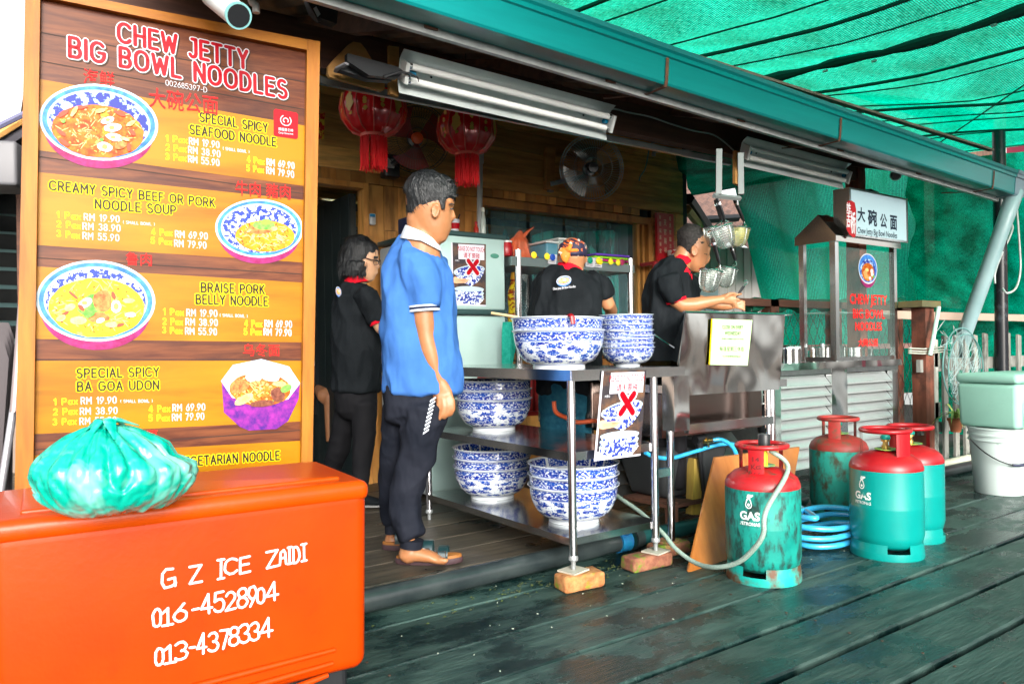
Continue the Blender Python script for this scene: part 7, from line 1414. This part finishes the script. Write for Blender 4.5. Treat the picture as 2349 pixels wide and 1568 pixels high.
loft(b, [(928, 1272, zf, 16, .034), (955, 1270, zf, 17, .036), (985, 1275, zf, 14, .040), (1008, 1283, zf, 9, .042), (1020, 1286, zf, 7, .04)], 16, .8)
for k, (dz, r_) in enumerate(((-.032, 6.5), (-.012, 5.2), (.006, 5), (.022, 4.6), (.036, 4.2))): loft(b, [(1010 - k * 2, 1284 - k * 1.2, zf + dz, r_, r_ * .0021), (1022 - k * 3, 1285 - k * 1.2, zf + dz, r_, r_ * .0021)], 10, 1)
zb = 3.72
loft(b, [(897, 1190, zb, 14, .036), (897, 1225, zb, 12, .030), (896, 1240, zb, 15, .032)], 14)
loft(b, [(893, 1240, zb, 13, .032), (920, 1243, zb, 13, .036), (945, 1247, zb, 8, .038)], 14, .9)
skin('body', b, SK1, man, .006, 4)
h = MB()   # hair
loft(h, [(985, 396, hz, 22, .04), (984, 403, hz, 40, .062), (984, 414, hz, 53, .076), (985, 428, hz, 59, .084), (984, 443, hz, 60.5, .088), (981, 456, hz + .004, 57, .089), (976, 467, hz + .01, 50, .087), (970, 478, hz + .016, 43, .083), (965, 489, hz + .02, 36, .076), (962, 500, hz + .025, 28, .066), (962, 509, hz + .03, 20, .052)], 28, .3)
loft(h, [(1012, 452, hz - .055, 12, .02), (1014, 466, hz - .055, 7, .018), (1015, 480, hz - .055, 4, .014)], 10)
for k in range(46):
    a = R.uniform(-.3, 3.5); q0 = at(984 + 54 * math.cos(a), 440 - 40 * math.sin(a), Z=hz + R.uniform(-.06, .02)); dr = (q0 - at(984, 450, Z=hz)).normalized(); h.tube([q0 - dr * .02, q0 + dr * .004 + RT * .006, q0 + dr * .009 + RT * .018], [.007, .004, .001], 5)
ho = skin('hair', h, HAIR, man, .005, 2, (.0022, 34, (1, .5), 3)); strands(ho, man, at(962, 404, Z=hz), 1500, .030, RT * .35 - UP * .1)
f = MB(); loft(f, [(1030, 468.5, hz - .050, 1.2, .003), (1036, 467.5, hz - .046, 1.6, .003), (1041, 469.5, hz - .034, 1.2, .003)], 8); obj('eyebrow', f, HAIRS, man, sm=True)
f = MB(); loft(f, [(1033, 479, hz - .050, 2.2, .003), (1040, 479.5, hz - .044, 1.6, .003)], 8); obj('eye', f, BLK, man, sm=True)
s = MB(); Zs = Zm
loft(s, [(973, 556, Zs - .02, 40, .085), (966, 570, Zs - .01, 54, .10), (962, 582, Zs, 62, .112), (959, 600, Zs, 70, .125), (958, 630, Zs, 78, .14), (958, 680, Zs, 81, .148), (960, 740, Zs, 84, .15), (966, 800, Zs, 86, .15), (970, 850, Zs, 88, .152), (970, 897, Zs, 88, .15)], 30, .12)
loft(s, [(945, 588, Zm - .03, 44, .085), (955, 610, za + .04, 46, .085), (963, 635, za + .01, 43, .078), (967, 660, za, 40, .07), (970, 690, za, 37, .066), (972, 702, za, 36, .063)], 20, .2)
loft(s, [(1000, 600, Zs + .12, 28, .06), (1012, 660, Zs + .14, 26, .06), (1010, 700, Zs + .14, 24, .055)], 18, .2)
skin('polo_shirt', s, SHB, man, .007, 3, (.013, 10, (1, .32), 11))
wrap('sleeve_stripe', [(972, 700, za, 36.5, .066), (972.3, 704, za, 36.3, .066)], WHC, man); wrap('sleeve_stripe', [(972.6, 705, za, 36, .0655), (972.8, 708, za, 36, .0655)], NAVY, man); wrap('sleeve_stripe', [(973, 709, za, 36, .066), (973.4, 714, za, 36, .066)], WHC, man)
cl_ = MB()   # open collar standing round the neck
for (r0, r1) in ((0, 1),):
    n_ = 26; rs = []
    top = []; bot = []; top2 = []; bot2 = []
    for k in range(n_ + 1):
        a = math.radians(-10 + 290 * k / n_); x, y = math.cos(a), math.sin(a)     # opens towards the front of the throat
        ut = 966 - 37 * -x * 1.0; vt = 535 - 14 * (-x if x < 0 else 0) + 22 * max(0, x); zt_ = hz + .0 - .062 * y
        ub = 966 + 49 * x; vb = 549 - 6 * (-x if x < 0 else 0) + 26 * max(0, x); zb_ = hz + .02 - .10 * y
        top.append(at(ut, vt - 5, Z=zt_)); bot.append(at(ub, vb, Z=zb_)); top2.append(at(ut, vt - 5, Z=zt_) + (at(ut, vt, Z=zt_) - at(966, vt, Z=hz)).normalized() * -.005); bot2.append(at(ub, vb + 1, Z=zb_) - UP * .003)
    cl_.rings([list(q) for q in zip(top, bot, bot2, top2)], True)
obj('collar', cl_, WHC, man, sm=60)
pd = MB()
loft(pd, [(955, 880, Zm, 76, .135), (955, 920, Zm, 76, .135), (958, 955, Zm - .01, 74, .13)], 26, .3)
loft(pd, [(975, 930, Zm - .06, 50, .11), (973, 960, Zm - .06, 49, .105), (965, 1000, Zm - .055, 46, .098), (954, 1050, Zm - .05, 41, .088), (942, 1090, Zm - .05, 37, .078), (930, 1130, Zm - .05, 34, .07), (928, 1170, Zm - .05, 34, .068), (935, 1205, Zm - .055, 35, .066), (944, 1232, zf, 31, .058)], 24, .2)
loft(pd, [(918, 930, Zm + .10, 38, .10), (915, 980, Zm + .12, 37, .095), (908, 1040, Zm + .16, 34, .085), (900, 1090, Zm + .2, 29, .075), (896, 1140, Zm + .22, 25, .066), (899, 1180, zb, 24, .062), (902, 1195, zb, 21, .055)], 22, .2)
skin('track_trousers', pd, TRK, man, .008, 3, (.009, 9, (.8, .9), 5))
wrap('trouser_cuff', [(944, 1236, zf, 28, .052), (942, 1255, zf, 26, .050)], TRK, man); wrap('trouser_cuff', [(898, 1198, zb, 16, .042), (897, 1222, zb, 14.5, .04)], TRK, man)
stp = MB()
for k in range(9):   # slanted white stripe panel on the trouser side
    v = 914 + k * 9.2; u = 992 - k * 2.0; A = at(u + (7 if 1 else 0), v - 5, Z=Zm - .176 + k * .0008); B = at(u - 6, v + 4, Z=Zm - .180 + k * .0008); dvv = UP * .0085; stp.poly([A, B, B - dvv, A - dvv], FW * .02)
obj('side_stripes', stp, WHC, man)
SOLE = mat('brown_rubber_sole', (.05, .025, .03), rough=.6); CORK = mat('tan_cork_footbed', (.24, .09, .015), rough=.7); STRP = mat('dark_green_leather', (.008, .028, .032), rough=.3, coat=.3)
def sandal(u0, u1, v, Z_, lab):
    A, B = at(u0, v, z=.062), at(u1, v - 2, z=.062); e = (B - A); L_ = e.length; e.normalize(); s_ = Vector((-e.y, e.x, 0)); t = obj('sandal', MB(), SOLE, man) if 0 else None
    def out(z, g): return [A + e * (L_ * (.5 + .5 * math.cos(a) * (1 + g))) + s_ * ((.042 + .008 * math.cos(a)) * math.sin(a) * (1 + g)) + UP * (z - .062 + .012 * max(0, math.cos(a) - .6)) for a in [2 * PI * k / 28 for k in range(28)]]
    so = obj('sandal_sole', MB().rings([out(.062, -.01), out(.066, .01), out(.084, .01), out(.087, 0)]), SOLE, man, sm=40); obj('footbed', MB().rings([out(.0872, -.02), out(.098, -.03), out(.1, -.06)]), CORK, so, sm=40); return A, B, e, s_, L_, so
A, B, e, s_, L_, so = sandal(907, 1061, 1291, 3.45, '')
def strap(par, c, e, s_, hgt, w_, wid, m_):
    mb = MB(); ps = []
    for k in range(13): a = PI * k / 12; ps.append(c + s_ * (wid * math.cos(a)) + UP * (hgt * math.sin(a) ** .8))
    rs = []
    for i, p in enumerate(ps): rs.append([p - e * w_, p + e * w_, p + e * w_ + UP * .004, p - e * w_ + UP * .004])
    mb.rings(rs); return obj('strap', mb, m_, par, sm=50)
for fr_, hg, w_, wd_ in ((.48, .070, .026, .050), (.72, .042, .022, .052)):
    c = A + e * L_ * fr_ + UP * .036; c.z = .095; strap(so, c, e + UP * .0, s_, hg, w_, wd_, STRP)
    bk_ = MB(); q = c - s_ * wd_ * .93 + UP * hg * .5 - s_ * .006; bk_.tube([q + e * .013 + UP * .012, q - e * .013 + UP * .012, q - e * .013 - UP * .012, q + e * .013 - UP * .012, q + e * .013 + UP * .012], .0016, 5); obj('buckle', bk_, CHROME, so)
A, B, e, s_, L_, so2 = sandal(876, 950, 1258, 3.7, ''); c = A + e * L_ * .55; c.z = .095; strap(so2, c, e, s_, .055, .02, .047, STRP)
# ---------------------------------------------------------------- woman with bobbed hair
Zw = 4.70
wom = thing('person', 'woman with bobbed hair and glasses in black polo with red collar near the doorway', 'person', at(845, 1140, z=.06))
b = MB()
loft(b, [(832, 560, Zw, 22, .05), (832, 569, Zw, 30, .064), (833, 580, Zw, 34, .072), (835, 595, Zw, 33.5, .074), (838, 610, Zw, 30, .068), (842, 622, Zw, 25, .06), (846, 634, Zw, 18, .048), (848, 640, Zw, 12, .035)], 22)
loft(b, [(826, 600, Zw, 17, .05), (822, 630, Zw, 17, .05), (818, 650, Zw, 22, .06)], 16)
loft(b, [(866, 598, Zw, 3.5, .010), (869.5, 609, Zw, 4, .012), (867, 613, Zw, 3.5, .012)], 10); loft(b, [(863, 621, Zw, 4, .016), (864, 626, Zw, 3.5, .016)], 10)
ear(b, 836, 603, Zw - .07, 5, 9, .01)
loft(b, [(815, 670, Zw, 30, .09), (815, 780, Zw, 44, .12), (815, 880, Zw, 42, .12)], 16)
zaw = Zw - .13
loft(b, [(846, 690, zaw, 20, .045), (862, 730, zaw, 17, .04), (874, 752, zaw, 15, .037), (893, 768, zaw, 13, .033), (915, 772, zaw, 10, .026), (930, 770, zaw, 8, .022)], 14)
loft(b, [(930, 770, zaw, 9, .018), (945, 768, zaw, 11, .016)], 12)
fingers(b, [([(948, 764 + k * 3, .0), (956, 766 + k * 3, 0), (962, 769 + k * 3, 0)], 2.6) for k in range(4)] + [([(940, 762, -.01), (948, 757, -.01)], 2.8)], zaw)
skin('body', b, SK2, wom, .007, 4)
h = MB()
loft(h, [(832, 547, Zw, 20, .055), (830, 553, Zw, 33, .075), (828, 563, Zw, 39, .088), (826, 575, Zw + .005, 41, .094), (821, 587, Zw + .012, 41, .098), (815, 600, Zw + .018, 39, .10), (811, 614, Zw + .02, 36, .10), (810, 626, Zw + .02, 31, .096), (811, 633, Zw + .02, 25, .085)], 26, .3)
for k in range(26):
    uu = 780 + k * 2.3; h.tube([at(uu + 6, 600, Z=Zw - .04 - .05 * math.sin(k / 26 * PI)), at(uu, 622, Z=Zw - .04 - .055 * math.sin(k / 26 * PI)), at(uu - 1 + R.uniform(-2, 2), 631 + R.uniform(-3, 5), Z=Zw - .04 - .05 * math.sin(k / 26 * PI))], [.012, .009, .003], 6)
ho = skin('hair', h, HAIR, wom, .006, 2, (.005, 26, (1, .35), 8)); strands(ho, wom, at(836, 548, Z=Zw), 1100, .055, -UP * .9)
gl_ = MB().tube([at(838, 592, Z=Zw - .078), at(858, 597, Z=Zw - .07), at(869, 600, Z=Zw - .05)], .003, 5).tube([at(862 + 6 * math.cos(t), 602 + 6 * math.sin(t), Z=Zw - .056) for t in [k * PI / 8 for k in range(17)]], .0022, 5).tube([at(871 + 2 * math.cos(t), 602 + 6 * math.sin(t), Z=Zw - .02) for t in [k * PI / 8 for k in range(17)]], .0022, 5)
obj('glasses', gl_, BLK, wom); f = MB(); loft(f, [(858, 590, Zw - .058, 3, .004), (866, 590, Zw - .045, 2.5, .004)], 8); obj('eyebrow', f, HAIRS, wom)
s = MB()
loft(s, [(816, 652, Zw, 24, .07), (815, 660, Zw, 38, .10), (814, 680, Zw, 46, .13), (814, 720, Zw, 51, .14), (816, 780, Zw, 55, .145), (817, 840, Zw, 56, .15), (816, 895, Zw, 54, .15)], 26, .12)
loft(s, [(830, 668, zaw, 22, .055), (846, 690, zaw, 25, .06), (860, 716, zaw, 24, .058), (868, 736, zaw, 22, .055)], 18, .15)
skin('polo_shirt', s, BLKC, wom, .008, 3, (.012, 10, (1, .4), 21))
wrap('sleeve_cuff', [(867, 735, zaw, 22.5, .057), (869.5, 741, zaw, 22, .056)], REDCL, wom)
wrap('collar', [(816, 634, Zw, 22, .064), (816, 644, Zw, 27, .075), (818, 652, Zw, 30, .084)], REDCL, wom)
pd = MB()
loft(pd, [(816, 870, Zw, 48, .13), (816, 910, Zw, 47, .13), (818, 940, Zw, 46, .12)], 22)
loft(pd, [(835, 925, Zw - .05, 28, .09), (836, 980, Zw - .05, 27, .08), (832, 1030, Zw - .05, 24, .07), (828, 1080, Zw - .05, 19, .055), (829, 1125, Zw - .05, 14, .045), (832, 1142, Zw - .05, 12, .04)], 18)
loft(pd, [(797, 925, Zw + .08, 27, .09), (788, 980, Zw + .1, 26, .08), (776, 1030, Zw + .14, 24, .07), (762, 1070, Zw + .2, 20, .06), (748, 1110, Zw + .25, 16, .05)], 18)
skin('trousers', pd, mat('black_trousers', (.012, .012, .014), rough=.75), wom, .009, 3, (.005, 10, (1, 1), 2))
sh = MB(); loft(sh, [(832, 1142, Zw - .05, 12, .036), (842, 1147, Zw - .05, 12, .04), (862, 1150, Zw - .05, 9, .042), (878, 1152, Zw - .06, 7, .036)], 16, .8); skin('shoe', sh, BLKC, wom, .005, 3); obj('shoe_sole', MB().box(at(852, 1158, Z=Zw - .05) , (.22, .08, .012), math.atan2(RT.y, RT.x)), mat('grey_sole', (.2, .2, .2)), wom)
def shirt_print(par, u, v, Z_, w_, hh_, txt_uv, sc_, nrm=None):
    n_ = (CAMP - at(u, v, Z=Z_)).normalized() if nrm is None else nrm; n_.z = 0; n_.normalize(); ez = UP.copy(); ex2 = ez.cross(n_).normalized() * -1
    if ex2.dot(RT) < 0: ex2 = -ex2
    c = at(u, v, Z=Z_)
    def el(dx, dy, a, bb, m_, l): mb = MB(); disc(mb, c + ex2 * dx + ez * dy + n_ * l, ex2, ez, a, bb, 22, .18); obj('shirt_print', mb, m_, par)
    el(0, -.004, w_, hh_ * .95, BLUP, 0); el(0, 0, w_ * 1.02, hh_ * .85, WHITE, .0012); el(0, 0, w_ * .92, hh_ * .72, BLUP, .0024); el(0, -.001, w_ * .78, hh_ * .56, mat('orange_noodle_print', (.75, .2, .03), (.9, .6, .3), sc=120, rough=.5), .0036); el(.004, .002, w_ * .25, hh_ * .2, WHITE, .0048)
    return c, ex2, ez, n_
shirt_print(wom, 776, 668, Zw - .12, .016, .034, None, 1)
# ---------------------------------------------------------------- cook with bandana, seen from behind
Zc = 4.30
ck = thing('person', 'cook seen from behind in an orange patterned bandana and black polo with bowl logo', 'person', at(1310, 1060, z=.06))
b = MB()
loft(b, [(1312, 556, Zc, 22, .06), (1312, 568, Zc, 29, .08), (1312, 582, Zc, 31, .088), (1312, 596, Zc, 30.5, .085), (1311, 608, Zc, 28, .075), (1310, 618, Zc, 26, .066)], 20)
loft(b, [(1310, 600, Zc, 26, .062), (1308, 620, Zc, 30, .066), (1308, 640, Zc, 38, .075)], 16)
ear(b, 1280.5, 592, Zc + .02, 4, 10, .02); ear(b, 1343, 594, Zc + .02, 4, 10, .02)
loft(b, [(1310, 650, Zc, 60, .09), (1310, 760, Zc, 66, .11), (1310, 900, Zc, 55, .11)], 16)
zr = Zc + .05
loft(b, [(1376, 655, zr, 20, .05), (1385, 680, zr, 18, .045), (1394, 697, zr, 16, .042), (1402, 712, zr + .1, 14, .038), (1398, 722, zr + .22, 11, .03)], 14); loft(b, [(1238, 680, zr, 18, .045), (1232, 720, zr + .02, 15, .04), (1245, 745, zr + .15, 12, .03)], 14)
for u in (1397, 1250): fingers(b, [([(u - 4 + 3 * k, 724, .24), (u - 6 + 3 * k, 732, .27), (u - 8 + 3 * k, 737, .28)], 2.4) for k in range(4)] + [([(u - 10, 722, .24), (u - 14, 728, .27)], 2.6)], zr)
skin('body', b, SK3, ck, .007, 4)
hh = MB(); loft(hh, [(1312, 575, Zc + .01, 31.5, .09), (1312, 592, Zc + .01, 30.5, .086), (1312, 603, Zc + .0, 26, .074)], 20, .1); skin('hair', hh, HAIRS, ck, .006, 1)
BAN = mat('flame_patterned_bandana', (.015, .012, .04), (.85, .17, .02), sc=15, lo=.55, hi=.57, rough=.6, c3=(.65, .6, .55), s3=24, lo3=.6, hi3=.62, warp=2)
bd_ = MB(); loft(bd_, [(1313, 555, Zc, 22, .06), (1313, 560, Zc, 29, .08), (1313, 570, Zc, 32.5, .092), (1313, 580, Zc, 33, .095), (1313, 587, Zc, 32.5, .094)], 22, .35); skin('bandana', bd_, BAN, ck, .006, 3, (.004, 14, (1, 1), 4))
ORB = mat('orange_bandana_tail', (.88, .20, .02), (.85, .75, .6), sc=22, lo=.56, hi=.58, rough=.6)
kb = MB(); loft(kb, [(1300, 570, Zc - .10, 6, .012), (1306, 574, Zc - .105, 6, .014)], 10); loft(kb, [(1302, 574, Zc - .10, 6, .008), (1296, 585, Zc - .10, 12, .006), (1297, 597, Zc - .095, 7, .005), (1299, 602, Zc - .09, 2, .004)], 12); loft(kb, [(1303, 572, Zc - .10, 5, .008), (1288, 575, Zc - .095, 7, .006), (1282, 580, Zc - .085, 3, .005)], 12); loft(kb, [(1305, 571, Zc - .10, 4, .008), (1308, 562, Zc - .095, 5, .006), (1309, 556, Zc - .085, 3, .005)], 12); loft(kb, [(1308, 574, Zc - .10, 4, .008), (1322, 574, Zc - .09, 4, .006), (1335, 580, Zc - .06, 3, .005)], 12)
obj('bandana_knot', kb, ORB, ck, sm=True)
s = MB()
loft(s, [(1306, 618, Zc, 36, .075), (1304, 628, Zc, 55, .095), (1302, 645, Zc, 70, .115), (1300, 670, Zc, 78, .128), (1298, 710, Zc, 79, .135), (1300, 760, Zc, 76, .135), (1302, 850, Zc, 72, .13), (1302, 900, Zc, 68, .12)], 28, .12)
loft(s, [(1350, 640, Zc + .02, 24, .06), (1372, 655, zr, 27, .065), (1383, 672, zr, 23, .058), (1388, 681, zr, 21, .055)], 18, .15); loft(s, [(1260, 640, Zc + .02, 24, .06), (1243, 665, zr, 25, .062), (1237, 700, zr, 22, .056)], 18, .15)
skin('polo_shirt', s, BLKC, ck, .008, 3, (.014, 9, (1, .55), 31))
wrap('collar', [(1307, 606, Zc, 28, .075), (1306, 614, Zc, 30, .08), (1305, 622, Zc, 33, .086)], REDCL, ck)
c, e2, ez2, n2_ = shirt_print(ck, 1293, 643, Zc - .140, .041, .030, None, 1)
font_text('shirt_print', 'Chew Jetty Big Bowl Noodles', at(1268, 667, Z=Zc - .148), (e2 + UP * .10).normalized(), UP, .125, .018, n2_, WHITE, ck, .02, 0)
pd = MB(); loft(pd, [(1300, 880, Zc, 66, .12), (1300, 940, Zc, 64, .12)], 20); loft(pd, [(1322, 930, Zc, 36, .09), (1324, 1000, Zc, 32, .08), (1324, 1085, Zc, 26, .065)], 16); loft(pd, [(1275, 930, Zc, 36, .09), (1272, 1000, Zc, 32, .08), (1270, 1085, Zc, 26, .065)], 16)
skin('jeans', pd, mat('teal_blue_denim', (.01, .07, .12), (.02, .11, .16), sc=30, rough=.8), ck, .01, 3, (.006, 9, (1, 1), 2))
for u in (1272, 1326):
    sh = MB(); loft(sh, [(u, 1100, Zc, 18, .05), (u, 1112, Zc + .08, 18, .08)], 14, .9); skin('shoe', sh, BLKC, ck, .007, 2)
# ---------------------------------------------------------------- cook in profile at the wok
Zk = 4.22
pk = thing('person', 'cook with cropped hair leaning over the stove in a black polo with red collar', 'person', at(1540, 1080, z=.0))
b = MB()
loft(b, [(1600, 527, Zk, 16, .045), (1594, 534, Zk, 28, .066), (1592, 545, Zk, 35, .078), (1593, 556, Zk, 36, .082), (1594, 567, Zk, 35, .081), (1595, 578, Zk, 33, .078), (1595, 590, Zk, 29, .072), (1594, 601, Zk, 26.5, .066), (1593, 611, Zk, 22, .058), (1592, 619, Zk, 15, .045)], 24)
loft(b, [(1574, 570, Zk, 20, .062), (1566, 592, Zk, 22, .062), (1556, 612, Zk, 24, .07), (1545, 630, Zk, 26, .08)], 18)
loft(b, [(1623, 580, Zk, 4, .010), (1624, 592, Zk, 5, .013), (1621.5, 600, Zk, 4.5, .014), (1617, 602, Zk, 4, .013)], 12); loft(b, [(1613, 606, Zk, 4.5, .018), (1611.5, 612, Zk, 4.5, .02), (1609, 616, Zk, 4.5, .018)], 12); loft(b, [(1600, 619, Zk, 7, .03), (1596, 622, Zk, 6, .028)], 12)
loft(b, [(1621, 574, Zk, 6, .045), (1625, 576, Zk, 4, .04)], 12)
ear(b, 1591, 576, Zk - .076, 7.5, 13, .016, .1)
loft(b, [(1545, 640, Zk, 44, .10), (1540, 740, Zk, 50, .11), (1535, 880, Zk, 46, .11)], 16)
zk = Zk - .14
loft(b, [(1540, 660, zk, 22, .05), (1552, 690, zk, 19, .045), (1562, 700, zk, 17.5, .043), (1590, 699, zk, 17, .040), (1625, 692, zk, 13.5, .033), (1648, 688, zk, 10.5, .026), (1660, 686, zk, 10, .022)], 18)
loft(b, [(1652, 687, zk, 10, .020), (1668, 685, zk, 14, .020), (1682, 686, zk, 13, .018)], 14)
fingers(b, [([(1678, 678, -.01), (1690, 675, -.012), (1700, 674, -.01)], 3.6), ([(1680, 684, .0), (1691, 686, -.014), (1697, 690, -.01)], 3.5), ([(1680, 690, .01), (1688, 695, -.01), (1686, 702, -.008)], 3.5), ([(1675, 696, .015), (1683, 701, .0), (1680, 707, .0)], 3.3), ([(1664, 680, -.02), (1674, 673, -.022), (1684, 672, -.02)], 3.9)], zk)
zl = Zk + .16   # far hand
loft(b, [(1600, 690, zl, 15, .038), (1650, 700, zl, 12, .03), (1672, 700, zl, 11, .022), (1684, 697, zl, 11, .018)], 14); fingers(b, [([(1688, 690 + 5 * k, 0), (1700, 690 + 6 * k, 0), (1708, 692 + 6.5 * k, 0)], 2.9) for k in range(4)] + [([(1678, 690, -.01), (1686, 683, -.01)], 3)], zl)
skin('body', b, SK3, pk, .0055, 3)
h = MB(); loft(h, [(1602, 525, Zk, 12, .04), (1595, 530, Zk, 28, .064), (1590, 540, Zk, 37, .08), (1588, 551, Zk + .003, 37, .086), (1583, 562, Zk + .008, 32, .085), (1577, 573, Zk + .014, 25, .082), (1572, 584, Zk + .02, 18, .074), (1567, 592, Zk + .03, 12, .06)], 24, .3); loft(h, [(1606, 556, Zk - .06, 12, .02), (1606, 566, Zk - .062, 5, .014), (1606, 575, Zk - .06, 2.5, .01)], 10)
ho = skin('hair', h, HAIRS, pk, .005, 2, (.002, 60, (1, 1), 8)); strands(ho, pk, at(1575, 540, Z=Zk), 900, .010, -UP * .2, .6)
f = MB(); loft(f, [(1610, 573, Zk - .066, 2.2, .004), (1617, 571.5, Zk - .060, 2.6, .004), (1624, 573.5, Zk - .046, 1.8, .003)], 8); obj('eyebrow', f, HAIRS, pk); f = MB(); loft(f, [(1614, 582, Zk - .064, 1.6, .004), (1621, 583.5, Zk - .052, 1.6, .004)], 8); obj('eye', f, BLK, pk)
s = MB()
loft(s, [(1556, 600, Zk, 20, .075), (1550, 610, Zk, 34, .10), (1544, 630, Zk, 50, .12), (1541, 655, Zk, 59, .135), (1539, 690, Zk, 62, .14), (1537, 730, Zk, 60, .14), (1535, 800, Zk, 56, .135), (1533, 880, Zk, 54, .13)], 28, .12)
loft(s, [(1535, 635, zk, 26, .065), (1540, 660, zk, 28, .066), (1547, 680, zk, 24, .06), (1550, 688, zk, 23, .058)], 18, .15); loft(s, [(1575, 650, zl - .04, 24, .06), (1590, 675, zl - .03, 20, .05)], 16, .2)
skin('polo_shirt', s, BLKC, pk, .008, 3, (.013, 10, (1, .6), 41))
wrap('sleeve_cuff', [(1549.5, 686, zk, 24, .06), (1551.5, 692, zk, 23.5, .059)], REDCL, pk)
cl_ = MB(); loft(cl_, [(1548, 590, Zk, 11, .07), (1556, 600, Zk, 26, .085), (1563, 612, Zk, 27, .09)], 20, .05); skin('collar', cl_, REDCL, pk, .006, 2)
plk = MB().poly([at(u, v, Z=Zk - .115) for u, v in ((1575, 612), (1583, 622), (1578, 655), (1566, 628))], FW * .03).poly([at(u, v, Z=Zk - .10) for u, v in ((1580, 655), (1584, 628), (1587, 628), (1588, 640))], FW * .03); obj('placket', plk, REDCL, pk)
pd = MB(); loft(pd, [(1533, 860, Zk, 52, .12), (1533, 920, Zk, 50, .12)], 18); loft(pd, [(1550, 910, Zk, 28, .08), (1552, 1000, Zk, 24, .07), (1554, 1115, Zk, 18, .055)], 14); loft(pd, [(1515, 910, Zk + .1, 28, .08), (1512, 1000, Zk + .1, 24, .07), (1510, 1110, Zk + .1, 18, .055)], 14); skin('trousers', pd, mat('black_trousers', (0, 0, 0)), pk, .011, 3)
for u, z_ in ((1558, Zk), (1514, Zk + .1)): sh = MB(); loft(sh, [(u, 1150 - (z_ - Zk) * 90, z_, 15, .045), (u + 18, 1153 - (z_ - Zk) * 90, z_, 13, .045)], 12, .9); skin('shoe', sh, BLKC, pk, .008, 2)
ch_ = thing('chopper', 'thin metal tongs held upright in the cook fingers', 'tongs', at(1690, 680, Z=zk)); obj('handle', MB().tube([at(1682, 690, Z=zk - .01), at(1706, 656, Z=zk - .01)], [.005, .008], 8), BLK, ch_); obj('wire', MB().tube([at(1704, 658, Z=zk - .01), at(1713, 650, Z=zk - .01), at(1715, 644, Z=zk - .01), at(1710, 643, Z=zk - .01), at(1705, 647, Z=zk - .01)], .0025, 6), CHROME, ch_)
# ---------------------------------------------------------------- seated diner inside
Zd = 6.4
dn_ = thing('person', 'black haired diner in a pale grey shirt sitting inside the doorway', 'person', at(745, 1000, z=.06)); b = MB()
loft(b, [(760, 676, Zd, 9, .06), (760, 690, Zd, 13, .08), (762, 700, Zd, 12, .075), (764, 712, Zd, 8, .05)], 16); loft(b, [(758, 705, Zd, 9, .05), (752, 725, Zd, 12, .06)], 14); loft(b, [(748, 740, Zd, 28, .10), (745, 860, Zd, 30, .12)], 14); loft(b, [(740, 860, Zd, 30, .13), (750, 900, Zd - .2, 24, .12), (755, 910, Zd - .45, 20, .1)], 14); loft(b, [(755, 905, Zd - .45, 13, .06), (757, 1010, Zd - .45, 10, .05)], 12)
skin('body', b, SK3, dn_, .012, 3); h = MB(); loft(h, [(757, 672, Zd, 9, .06), (756, 682, Zd, 13.5, .085), (754, 694, Zd + .01, 12, .088), (753, 704, Zd + .02, 8, .07)], 16); skin('hair', h, HAIR, dn_, .01, 2)
s = MB(); loft(s, [(752, 724, Zd, 12, .07), (748, 740, Zd, 30, .13), (742, 790, Zd, 36, .15), (740, 850, Zd, 37, .16), (740, 905, Zd, 36, .16)], 18, .2); loft(s, [(730, 745, Zd - .1, 14, .07), (722, 790, Zd - .12, 13, .06), (724, 840, Zd - .2, 11, .05)], 14); skin('shirt', s, mat('pale_grey_shirt', (.28, .28, .27), (.36, .36, .35), sc=6, rough=.85), dn_, .013, 3, (.012, 6, (1, .5), 1))
pcd = thing('plastic_chair', 'dark plastic chair under the seated diner in the doorway', 'chair', at(740, 960, z=.06)); q = at(742, 905, Z=Zd); obj('seat', MB().box((q.x, q.y, .46), (.42, .42, .03), .5), BLK, pcd); obj('backrest', MB().box((q.x - .02, q.y - .2, .72), (.38, .03, .4), .1), BLK, pcd)
for dx in (-.18, .18):
    for dy in (-.18, .18): obj('leg', MB().box((q.x + dx, q.y + dy, .26), (.03, .03, .39)), BLK, pcd)

bpy.data.scenes.remove(TS)
